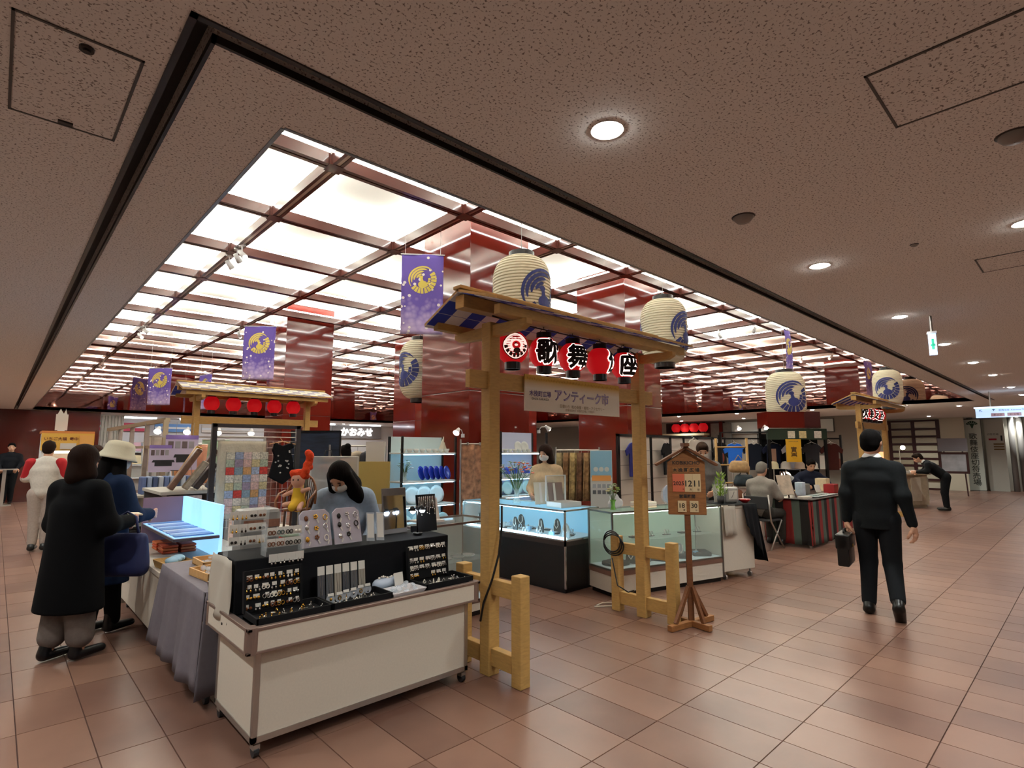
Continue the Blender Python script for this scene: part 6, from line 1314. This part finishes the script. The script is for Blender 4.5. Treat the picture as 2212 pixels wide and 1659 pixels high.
for i, (x, y, w, d, h, c, nm) in enumerate(((10.28,3.58,.16,.12,.22,'#c8d0de','pale blue box'),(10.5,3.6,.22,.16,.18,'#7a7a74','grey woven box'),(9.58,3.26,.20,.16,.03,'#d8d0c4','cream folded paper'),(10.75,3.75,.34,.22,.02,'#4a64b8','blue folder'),(10.8,3.78,.3,.2,.018,'#e2cf8a','pale yellow folder'),(11.16,3.34,.24,.18,.16,'#8e1a1c','red lacquer box'),(11.45,3.3,.30,.24,.05,'#c9a24a','gold dish stack'),(11.6,3.6,.2,.2,.24,'#d9c9a8','cream stacked boxes'),(9.56,3.72,.12,.16,.20,'#cfc6bc','cream paper bag'))):
    z = Z1 + (.021 if nm == 'pale yellow folder' else 0)
    o = MB().b(0,0,0,w,d,h).b(.004,.004,h,w-.004,d-.004,h+.004).build(nm.replace(' ', '_'), mat('item '+c, c, .4, var=.15, vscale=12), None, bevel=min(.01, h/4)); o.location = (x, y, z); tag(o, nm + ' on the striped table', nm.split()[-1])
mi = thing('mirror_stand', 'small framed picture card on a stand at the striped table', 'card', (11.06,3.56,Z1), -.3); mi.rotation_euler = (-.3,0,-.3)
MB().b(-.07,0,.02,.07,.01,.16).build('card', M_CARD, mi); MB().bar((0,.01,.1),(0,.07,0), .01, .01).build('strut', M_BLACK, mi)
# dark booth with red fascia, green beam and yellow sign
bo = thing('dark_booth', 'dark booth with red lacquer fascia box and green beam behind the striped table', 'booth', (12.6,4.9,0), 0)
PHI = math.atan2(3.86-4.63, 12.67-11.86)
def bq(u, v, z): return (11.9+u*math.cos(PHI)-v*math.sin(PHI), 4.75+u*math.sin(PHI)+v*math.cos(PHI), z)
def bbox(nm, u0, v0, z0, u1, v1, z1, m): MB().add([bq(u,v,z) for z in (z0,z1) for u,v in ((u0,v0),(u1,v0),(u1,v1),(u0,v1))], [(0,3,2,1),(4,5,6,7),(0,1,5,4),(1,2,6,5),(2,3,7,6),(3,0,4,7)]).build(nm, m, bo, world=True)
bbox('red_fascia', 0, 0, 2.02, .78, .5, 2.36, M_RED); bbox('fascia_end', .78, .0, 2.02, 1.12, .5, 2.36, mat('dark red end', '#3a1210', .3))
bbox('green_beam', 0, .02, 1.77, 1.25, .10, 2.0, mat('dark green cloth', '#1c2a1c', .8))
for u in (.0, 1.2): bbox('post', u, .03, 0, u+.05, .08, 1.77, M_BLACK)
for u in (.0, 1.07): bbox('post', u, .44, 0, u+.05, .49, 2.02, M_BLACK)
bbox('back_curtain', 0, .50, .0, 1.3, .54, 1.9, mat('black curtain', '#0f0d0e', .9))
for i, (u, c) in enumerate(((.42,'#d8cdb8'),(.66,'#cbb98a'),(.98,'#d2cbc0'))): bbox('small_sign', u, .012, 1.80, u+.15, .02, 1.95, mat('small sign '+c, c, .7, var=.2, vscale=30))
ys = thing('yellow_sign', 'yellow hanging sign lettered in dark brown below the green beam', 'sign', bq(.52,-.0,1.30), PHI)
MB().b(-.16,0,0,.16,.01,.48).build('sheet', mat('yellow sheet', '#d9a528', .7), ys); text('lettering', 'OSHIN HOUSE', .05, M_BRN, ys, (0,-.002,.43), X, fit=(.2,.03), bold=.02)
text('lettering', '寅壱', .14, mat('deep brown print', '#4a3010', .7), ys, (0,-.002,.20), X, vertical=True, fit=(.13,.36), bold=.03); MB().tube([(-.14,.005,.48),(-.14,.04,.56)], .004, 4).tube([(.14,.005,.48),(.14,.04,.56)], .004, 4).build('cord', M_BLACK, ys)
for i, (u, c, nm) in enumerate(((.2,'#e2d8b4','cream'),(.46,'#d6cfc8','white'),(.76,'#d9c6b4','pale pink'),(1.04,'#d8d2c4','ivory'))):
    t = thing('hat_on_stand', nm + ' hat on a stand inside the dark booth', 'hat', bq(u,.27,.75), PHI)
    MB().tube([(0,0,0),(0,0,.42)], .012, 8).cyl((0,0,-.75), .1, .02, 16).tube([(0,0,-.74),(0,0,0)], .012, 6).build('stand', M_ALU, t); MB().lathe([(.12,.40),(.10,.41),(.095,.50),(.06,.55),(.005,.56)], n=20, cap=False).build('hat', mat('felt '+c, c, .85), t, smooth=True, solid=.006)
clip_lamp('lit white clip lamp over the stall behind the bamboo rack', *bq(-.55,.3,1.95), -.1, -.1, True, 30)
clip_lamp('lit white clip lamp beside the red fascia box', *bq(-.12,.0,1.95), -.08, -.1, True, 30)
lr = thing('lamp_rail', 'thin rail carrying the clip lamps beside the dark booth', 'rail', bq(-.5,.3,0)); MB().bar(bq(-.9,.3,1.93), bq(.0,.02,1.93), .03, .03).bar(bq(-.9,.3,0), bq(-.9,.3,1.93), .04, .04).build('rail', M_BLACK, lr, world=True)
big_lantern('white paper lantern with navy crest rising behind the red fascia box', (13.25,4.85,2.78), .42, 1.12, FC-.35)
big_lantern('white paper lantern with navy crest near the right mirrored upstand', (16.85,3.62,3.15), .33, .95, FC-.9)
# other gates
gate('distant timber gate with checked roof cloth and plain red lanterns', (2.40,10.45,0), 0, 1.92, M_CHK, M_CHK2)
for i in range(5): red_lantern('plain round red lantern under the distant timber gate', (2.40+.28+.355*i, 10.5, 2.36), .125, .235, 0, None, False, 'plain red lanterns under the distant gate', True)
gate('timber gate near the octagonal counter with lit red lettered lanterns', (12.95,3.28,0), 0, 1.92)
for i, ch_ in enumerate('歌舞伎座'): red_lantern(('lit red lettered lantern next to the outer post of the right gate','second lit red lettered lantern inside the right gate','third lit red lettered lantern inside the right gate','lit red lettered lantern at the inner post of the right gate')[i], (12.95+.35+.4*i, 3.33, 2.33), .135, .25, math.radians(-165), ch_, False, 'lettered lanterns of the right gate')
tag(MB().tube([(12.93,3.26,2.1),(12.98,3.22,1.6),(13.1,3.2,.9)], .008, 6).build('gate_cable', M_BLACK, None, smooth=True), 'black cable hanging down the post of the right timber gate', 'cable')
# octagonal counter
oc = thing('octagonal_counter', 'stone-coloured octagonal counter with papers on top beside the bowing man', 'counter', (18.75,4.25,0), .2)
M_STN = mat('stone laminate', '#b3a48c', .5, var=.1, vscale=14)
P8 = lambda r: [(r*math.cos(PI/8+PI/4*k), r*math.sin(PI/8+PI/4*k)) for k in range(8)]
MB().prism(P8(1.02), 'z', .08, .88).build('body', M_STN, oc); MB().prism(P8(.96), 'z', 0, .08).build('plinth', M_STN, oc); MB().prism(P8(1.1), 'z', .88, .93).build('top', M_STN, oc, bevel=.01)
for k in range(8):
    a = PI/4*k+PI/4; MB().box((.955*math.cos(a), .955*math.sin(a), .5), (.02,.30,.62), 0, 0, a).build('inset_panel', mat('pale marble', '#cfc6b4', .4, var=.1, vscale=6), oc)
for i in range(26):
    a, q = PI*.72+PI*.92*(i % 9)/9+.1*(i//9), .92-.27*(i//9); o = MB().box((0,0,(.014+.02*(i % 3))/2), (.20,.14,.014+.02*(i % 3)), 0, 0, a).build('paper_stack', mat('paper %d' % (i % 3), ('#d8d4cc','#c2c0bc','#a8a49c')[i % 3], .7), None); o.location = (18.75+q*math.cos(a), 4.25+q*math.sin(a), .9315); tag(o, 'stack of white papers or small goods on the octagonal counter', 'papers', 'papers on the octagonal counter')
for i, (dx, dy, h) in enumerate(((-.5,.1,1.05),(-.1,-.4,.95))):
    t = thing('counter_lamp', ('tall lit lamp on the octagonal counter beside the clear rack','shorter lit lamp on the octagonal counter')[i], 'lamp', (18.75+dx, 4.25+dy, .931))
    MB().cyl((0,0,0), .06, .02, 14).tube([(0,0,.02),(0,0,h*.7),(-.15,-.1,h*.75)], .01, 8).build('stem', M_ALU, t, smooth=True); MB().ball((-.18,-.12,h*.72), .06, 12, 8).build('bulb', mat('lamp bulb 25', '#ffffff', .4, emit=25, ecol='#fff4e4'), t, smooth=True)
ar = thing('clear_rack', 'clear frame rack hung with pale scarves on the octagonal counter', 'rack', (18.4,4.4,.931), .3)
for x in (-.35,.0,.35): MB().tube([(x,0,0),(x*.6,0,.95)], .012, 6).build('upright', M_ALU, ar)
MB().tube([(-.22,0,.94),(.22,0,.94)], .012, 6).build('rail', M_ALU, ar)
for x in (-.1,.12): MB().grid(lambda u, v: (x+(u-.5)*.14+.15*(1-v)**2, -.03+.03*math.sin(8*u), .1+.82*v), 8, 6).build('scarf', mat('pale scarf', '#cfd0cc', .7), ar, smooth=True, solid=.004)
tag(MB().b(17.85,4.05,.931,17.87,4.2,1.5).b(17.82,4.02,.931,17.9,4.23,.945).build('lit_tube_sign', mat('orange lit sign', '#e88a5a', .5, emit=1.5, ecol='#ff9a6a'), None), 'narrow glowing orange sign on the octagonal counter', 'sign')
# far right end wall with lattice, cabinets and signs
XW = 27.0
struct(MB().b(XW,3.45,0,XW+.1,7.0,ZC).build('wall_end', mat('end wall cream', '#cfc4ac', .8)))
struct(MB().b(XW+1.5,-3.9,0,XW+1.6,3.6,ZC).build('wall_end_right', mat('end wall grey', '#b9b2a4', .8)))
M_DR = mat('dark red lattice', '#3c1512', .5)
lt = struct(thing('door_1', 'dark red lattice door in the far cream wall', 'door', (XW-.03,5.0,0)))
for y in (4.25,5.05,5.85): MB().b(XW-.06,y-.06,0,XW-.01,y+.06,2.75).build('stile', M_DR, lt, world=True)
for z in (.0,.35,.62,.9,1.17,1.45,1.75,2.05,2.35,2.68): MB().b(XW-.05,4.2,z,XW-.01,5.9,z+.07).build('rail', M_DR, lt, world=True)
for j in range(2):
    for z in (.42,.69,.97,1.24,1.52,1.82,2.12,2.42): MB().b(XW-.03,4.31+.8*j,z+.01,XW-.015,4.99+.8*j,z+.19).build('pane', mat('cream pane %d' % (j), ('#c9c0a8','#a89a80')[j], .4), lt, world=True)
def panel_sign(label, x, y0, y1, z0, z1, col, name='wall_sign', cat='sign', fr=None):
    t = thing(name, label, cat, (x, (y0+y1)/2, z0)); MB().b(x-.04,y0,z0,x,y1,z1).build('panel', mat('panel '+col, col, .6), t, world=True)
    if fr: 
        for a in ((y0-.02,z0,y0,z1),(y1,z0,y1+.02,z1),(y0-.02,z1-.02,y1+.02,z1),(y0-.02,z0,y1+.02,z0+.02)): MB().b(x-.05,a[0],a[1],x+.0,a[2],a[3]).build('frame', fr, t, world=True)
    return t
YV = (0, -1, 0)
M_SGN = mat('sign ink', '#4a504a', .6); M_GRN = mat('fan crest green', '#3f5a46', .6)
def fan_crest(t, x, y, z, s, m):
    P_ = [arcs(.55, 1.0, 20+24*i, 20+24*i+20, 4) for i in range(6)] + [band([(-.35,.35),(-.08,-.5)], [(.35,.35),(.08,-.5)]), arcs(.3,.5,25,155,8)]
    polys(P_, lambda a, b: (x, y-a*s, z+b*s)).build('fan_crest', m, t, world=True)
vs_ = panel_sign('tall white vertical sign with dark lettering and a green fan crest', XW+.6, 3.02, 3.52, .0, 2.74, '#d6dcd0', fr=mat('sign frame', '#5a5650', .5))
fan_crest(vs_, XW+.55, 3.27, 2.48, .19, M_GRN); text('lettering', '歌舞伎座切符売場', .2, M_SGN, vs_, (XW+.55,3.27,1.20), YV, vertical=True, fit=(.26,2.0), bold=.01, world=True)
cb = panel_sign('pale grey locker door with red arrow beside the tall vertical sign', XW+.9, 2.38, 2.95, .0, 2.72, '#c6c4b8', 'locker_door', 'door')
MB().b(XW+.85,2.62,1.92,XW+.86,2.85,1.99).build('red_arrow', mat('red arrow', '#a8142c', .6), cb, world=True); MB().b(XW+.85,2.45,1.9,XW+.86,2.5,2.1).build('black_mark', M_BLACK, cb, world=True)
for k in range(3): MB().b(XW+.85,2.42,1.55+.1*k,XW+.86,2.72,1.6+.1*k).build('notice_line', M_BRN, cb, world=True)
text('lettering', '切符売場', .1, M_DK, cb, (XW+.85,2.72,2.15), YV, fit=(.35,.08), world=True)
n1 = panel_sign('cream wall notice with dark lines beside the lattice door', XW-.005, 3.72, 4.05, 1.55, 1.95, '#c9bf9c', 'wall_notice', 'notice')
for k in range(3): MB().b(XW-.05,3.76,1.6+.12*k,XW-.046,4.01,1.64+.12*k).build('notice_line', M_DK, n1, world=True)
panel_sign('small lilac notice low on the far cream wall', XW-.005, 3.98, 4.22, 1.15, 1.42, '#a8a4b8', 'wall_notice', 'notice')
for i, y in enumerate((3.35,2.2,1.98)):
    st = struct(MB().tube([(XW+.75+.3*i,y,0),(XW+.75+.3*i,y,ZC)], .09, 14).build('column', mat('grey pillar', '#8e8a86', .6), None, smooth=True))
ea = thing('framed_easel', 'dark framed picture on an easel before the far wall', 'easel', (24.0,3.42,0), -PI/2+.1)
for s in (-.3,.3): MB().bar((s,0,0),(s*.8,.12,1.75), .05, .04).build('leg', M_DR, ea)
MB().b(-.40,-.05,.75,.40,.0,1.48).build('frame', M_DR, ea); MB().b(-.33,-.055,.83,.33,-.05,1.40).build('picture', mat('grey print', '#aeb0b4', .5, var=.2, vscale=5), ea); MB().b(-.40,0,1.5,.40,.03,1.95).build('board', mat('grey board', '#8c8a90', .6), ea)
# hanging lit direction sign and exit sign
hs_ = thing('hanging_lightbox', 'wide pale blue lit direction sign hanging from the corridor ceiling', 'sign', (15.5,1.2,2.24))
M_LB = mat('lit pale blue sign', '#bcd4f4', .5, emit=.75, ecol='#b0ccf6')
MB().b(15.45,.55,2.24,15.55,1.75,2.44).build('lit_box', M_LB, hs_, world=True); MB().b(15.42,.53,2.44,15.58,1.77,2.47).build('top_trim', mat('bright trim', '#cfe6ff', .4, emit=1.5, ecol='#cfe6ff'), hs_, world=True)
for y in (.8,1.5): MB().tube([(15.5,y,2.46),(15.5,y,ZC)], .012, 8).build('hanger', M_ALU, hs_, world=True)
M_SB = mat('blue grey print', '#5a7088', .6); fan_crest(hs_, 15.445, 1.45, 2.39, .03, M_GRN)
text('lettering', '↖', .05, M_SB, hs_, (15.445,1.66,2.385), YV, fit=(.05,.05), world=True); text('lettering', '歌舞伎座  Kabukiza Theatre', .05, M_SB, hs_, (15.445,1.12,2.39), YV, fit=(.5,.04), world=True); text('lettering', '↑', .05, M_SB, hs_, (15.445,.75,2.385), YV, fit=(.05,.05), world=True)
for i in range(2): MB().b(15.443,1.02+.26*i,2.26,15.446,1.24+.26*i,2.33).build('inset_label', mat('lilac inset', '#b89aa8', .5), hs_, world=True); text('lettering', ('B2 広場','きっぷ')[i], .04, M_DK, hs_, (15.441,1.13+.26*i,2.295), YV, fit=(.14,.04), world=True)
ex = thing('exit_sign', 'small lit blue-white emergency exit sign on the corridor ceiling', 'sign', (6.3,.97,2.43), .25)
MB().b(-.02,-.028,0,.02,.028,.2).build('lit_box', mat('exit sign face', '#cfe4ff', .5, emit=1.6, ecol='#a8ccff'), ex); MB().b(-.03,-.035,.2,.03,.035,.22).build('housing', mat('white housing', '#d8d8d8', .4), ex); MB().tube([(0,0,.21),(0,0,.37)], .012, 8).build('stem', M_ALU, ex)
MB().b(-.023,-.010,.05,-.02,.010,.15).b(-.023,-.018,.08,-.02,.018,.1).build('running_figure', mat('exit green', '#2a9a7a', .5), ex)
for i, (x, y, nm) in enumerate(((2.84,1.2,'in line with the corridor downlights'),(2.86,.12,'beside the right access hatch'),(4.0,.66,'near the small far hatch'))):
    t = thing('smoke_detector' if i < 2 else 'sprinkler_head', ('round smoke detector ' if i < 2 else 'small sprinkler head ') + nm, 'detector' if i < 2 else 'sprinkler', (x, y, ZC))
    k = 1 if i < 2 else .4
    MB().lathe([(.002,-.035*k),(.035*k,-.03*k),(.05*k,-.012*k),(.05*k,0)], n=20, cap=False).build('body', mat('detector grey', '#8a8078', .5), t, smooth=True); MB().lathe([(.052*k,-.004),(.06*k,0)], n=20, cap=False).build('collar', M_SLOT, t)
# shops beyond the right upstand
XS_ = 22.5
struct(MB().b(XS_,5.5,0,XS_+.1,24,ZC).build('wall_shops', mat('shop wall', '#8d8478', .8)))
sgn = panel_sign('long white shop sign with green fan crest and grey lettering', XS_-.02, 6.6, 10.7, 2.22, 2.72, '#cfd6d0', 'shop_sign', 'sign', fr=mat('sign frame', '#5a5650', .5))
fan_crest(sgn, XS_-.065, 9.05, 2.42, .24, M_GRN); text('lettering', '歌舞伎茶屋', .3, M_SGN, sgn, (XS_-.065,7.75,2.48), YV, fit=(1.9,.27), world=True)
for i in range(4): red_lantern('glowing red lantern in the row before the dark far shop', (XS_-.35,12.85-.43*i,2.52), .20, .36, PI, None, False, 'glowing lanterns of the far shop', True)
sf = thing('far_tea_shop', 'dark red shop front with counter awning and grey curtain beyond the right upstand', 'shop front', (XS_-.2,12,0))
MB().b(XS_-.1,10.9,0,XS_-.02,13.5,2.75).build('dark_opening', mat('shop dark', '#2a1412', .7), sf, world=True); MB().b(XS_-.6,11.4,2.18,XS_-.1,13.4,2.27).build('awning', mat('pale awning', '#c9b896', .6), sf, world=True)
for y in (11.5,12.0,12.5,13.0): MB().b(XS_-.16,y,1.6,XS_-.12,y+.22,2.15).build('curtain_strip', mat('orange curtain', '#b8482a', .7) if int(y*2) % 2 else M_BLACK, sf, world=True)
MB().b(XS_-.2,10.4,1.75,XS_-.15,11.3,2.68).build('grey_curtain', mat('grey curtain', '#75756e', .8, var=.2, vscale=4), sf, world=True); MB().b(XS_-.25,10.75,0,XS_-.02,10.9,2.75).build('red_pillar', M_RED, sf, world=True)
for i in range(10):
    o = MB().b(0,0,0,.3,.34,.25+.1*(i % 3)).build('goods_box', mat('goods %d' % (i % 5), ('#b8a890','#7a4a3a','#c9c4b8','#4a5a6a','#a8763a')[i % 5], .6), None, bevel=.01); o.location = (XS_-.62, 5.9+.42*i, .9005); tag(o, 'gift box on the long far shop counter', 'box', 'gift boxes on the far counter')
table('long white far shop counter beyond the right upstand', XS_-.8, 5.7, XS_-.15, 10.2, .9, M_PANEL)
# shops beyond the left upstand
YS_ = 26.0
struct(MB().b(2.45,YS_,0,22.6,YS_+.1,ZC).build('wall_shops_left', mat('bright shop wall', '#d9d6d0', .8)))
M_SHL = mat('shop light', '#ffffff', .5, emit=16, ecol='#eef4ff')
for i in range(5):
    t = thing('shop_ceiling_light', 'long white ceiling light over the far left shop', 'light', (3.6+2.4*i, 24.6, ZC-.06), 0, 'ceiling lights of the far left shops'); MB().b(-.8,-.06,0,.8,.06,.05).build('tube', M_SHL, t); MB().b(-.82,-.08,.05,.82,.08,.06).build('housing', M_WSH, t)
for i, (x0, x1, c, nm) in enumerate(((2.7,4.4,'#c8455a','red and white'),(4.6,6.0,'#6a9ad0','blue and white'),(6.3,8.2,'#d8cfc0','cream'))):
    t = panel_sign('x', 0, 0, .01, 0, .01, '#ffffff') if False else thing('shop_sign', nm + ' shop sign strip over the far left shop', 'sign', ((x0+x1)/2, YS_-.1, 2.3))
    MB().b(x0,YS_-.12,2.3,x1,YS_-.02,2.62).build('panel', mat('strip '+c, c, .5), t, world=True); MB().b(x0,YS_-.13,2.42,x1,YS_-.12,2.5).build('white_band', M_WSH, t, world=True)
for i in range(16):
    o = MB().b(-.35,-.1,0,.35,.1,.3).b(-.3,-.08,.3,.3,.08,.34).build('shelf_goods', mat('shop goods %d' % (i % 6), ('#b84a3a','#d8c8a0','#5a7aa8','#c8a0a8','#8aa078','#e0d8cc')[i % 6], .6), None); o.location = (3.2+.95*(i % 8), YS_-.25, 1.02+.5*(i//8)); tag(o, 'row of packaged goods on the far left shop shelves', 'goods', 'packaged goods of the far left shop')
fs_ = thing('wall_shelves', 'white wall shelves of the far left shop', 'shelves', (6.6,YS_-.2,0))
for z in (.5,1.0,1.5): MB().b(2.7,YS_-.42,z-.03,10.4,YS_-.02,z).build('board', M_WSH, fs_, world=True)
for x in (2.7,5.2,7.8,10.35): MB().b(x,YS_-.42,0,x+.05,YS_-.02,1.9).build('upright', M_WSH, fs_, world=True)
tea = thing('lit_letter_sign', 'glowing white rounded lettering over the far tea house', 'sign', (13.4,YS_-.2,2.30))
MB().b(12.1,YS_-.14,2.15,14.8,YS_-.08,2.75).build('grey_backing', mat('tea backing', '#8a8480', .6), tea, world=True); text('lettering', 'かおみせ', .4, mat('glowing letters', '#ffffff', .5, emit=5, ecol='#ffffff'), tea, (13.4,YS_-.16,2.47), X, bold=.03, fit=(1.75,.42), world=True)
# louvred panel, kiosk and podium by the red wall
lv = thing('louvred_panel', 'grey slatted panel standing beside the dark red wall', 'panel', (2.75,22.6,0))
for i in range(7): MB().b(2.5+.09*i,22.58,0,2.56+.09*i,22.64,2.7).build('slat', M_GREYW, lv, world=True)
MB().b(2.48,22.64,0,3.12,22.68,2.74).build('backing', M_WHITEW, lv, world=True)
ki = thing('food_kiosk', 'lit food kiosk with yellow lettered board behind the red jacket shopper', 'kiosk', (.96,13.1,0))
MB().b(.62,13.0,0,1.30,13.6,.95).build('counter', M_PANEL, ki, world=True); MB().b(.62,13.5,.95,1.30,13.6,1.85).build('back', M_WHITEW, ki, world=True); MB().b(.60,12.95,.95,.66,13.6,1.85).build('side', M_WSH, ki, world=True); MB().b(1.26,12.95,.95,1.32,13.6,1.85).build('side', M_WSH, ki, world=True)
MB().b(.58,12.9,1.55,1.34,12.95,1.86).build('yellow_board', mat('yellow board', '#d8a848', .6), ki, world=True); MB().b(.58,12.9,1.86,1.34,13.6,1.9).build('roof', mat('kiosk roof', '#c87a3a', .6), ki, world=True)
MB().b(.7,13.0,1.50,1.25,13.05,1.54).build('light_strip', mat('kiosk light', '#ffffff', .5, emit=10, ecol='#fff0d8'), ki, world=True)
text('lettering', 'いちご大福  最中', .1, mat('dark red print', '#5a1a14', .6), ki, (.86,12.895,1.76), X, fit=(.48,.08), bold=.02, world=True); MB().b(1.12,12.885,1.57,1.32,12.895,1.83).build('menu_sheet', mat('orange menu', '#dfa65a', .6), ki, world=True); MB().b(.85,12.88,1.57,1.08,12.895,1.68).build('white_sheet', M_CARD, ki, world=True)
for i in range(7):
    o = MB().lathe([(.0,0),(.05,.0),(.055,.04),(.03,.08),(.0,.085)], n=12, cap=False).build('cake', mat('cake %d' % (i % 3), ('#d8a070','#e8c8b0','#8a4a3a')[i % 3], .6), None, smooth=True); o.location = (.72+.085*i, 13.15, .951); o.scale = (.7,.7,.9); tag(o, 'small cake on the counter of the lit food kiosk', 'cake', 'cakes on the kiosk counter')
pn = thing('paper_flag', 'white paper flag standing on the roof of the food kiosk', 'flag', (.86,13.2,1.9)); MB().b(-.09,-.005,.02,.09,.005,.32).prism([(-.07,.32),(.07,.32),(.05,.42),(.02,.33),(-.03,.42)], 'y', -.005, .005).build('paper', M_CARD, pn); MB().b(-.05,-.05,0,.05,.05,.02).build('base', M_WSH, pn)
po = thing('podium', 'thin grey podium table before the security guard', 'podium', (.22,21.3,0)); MB().b(-.1,21.1,1.0,.5,21.5,1.03).build('top', M_ALU, po, world=True); MB().b(.2,21.25,.0,.28,21.33,1.0).b(.0,21.1,0,.45,21.5,.03).build('leg', M_ALU, po, world=True)
# track spotlights
for i, (x, y) in enumerate(((2.76,9.6),(2.76,9.85),(2.76,10.3),(2.76,17.8),(2.76,18.6),(4.8,16.5),(15.0,6.2),(15.0,7.2))):
    t = thing('track_spotlight', ('lit track spotlight on the coffer beam over the left stalls' if i in (0,1,3,4) else 'track spotlight hanging from a coffer beam'), 'spotlight', (x, y, 4.72), r4.uniform(0,3), 'track spotlights')
    MB().box((0,0,.27), (.04,.12,.03)).tube([(0,0,.26),(0,0,.16)], .012, 8).build('bracket', mat('white lamp', '#dedede', .4), t); MB().tube([(0,.05,.17),(0,-.07,.06)], [.035,.05], 14).build('head', mat('white lamp', '#dedede', .4), t, smooth=True); MB().ball((0,-.075,.055), .038, 10, 8).build('bulb', mat('spot bulb', '#ffffff', .4, emit=30, ecol='#fff4e0'), t, smooth=True)

# extra clip lamps over the left stalls
lrl = thing('lamp_rail', 'thin pale rail carrying lit clip lamps over the textile stalls', 'rail', (2.0,8.9,0))
MB().bar((1.55,8.85,1.74),(3.05,8.85,1.74), .025, .025).bar((1.56,8.85,0),(1.56,8.85,1.74), .03, .03).bar((3.04,8.85,0),(3.04,8.85,1.74), .03, .03).build('rail', M_ALU, lrl, world=True)
for i, x in enumerate((1.65,2.0,2.4,2.85)): clip_lamp(('lit clip lamp beside the lilac posters','lit clip lamp above the bolts of cloth','lit clip lamp behind the patchwork quilt','lit clip lamp at the inner end of the pale rail')[i], x, 8.85, 1.75, -.06, -.14, True, 30)
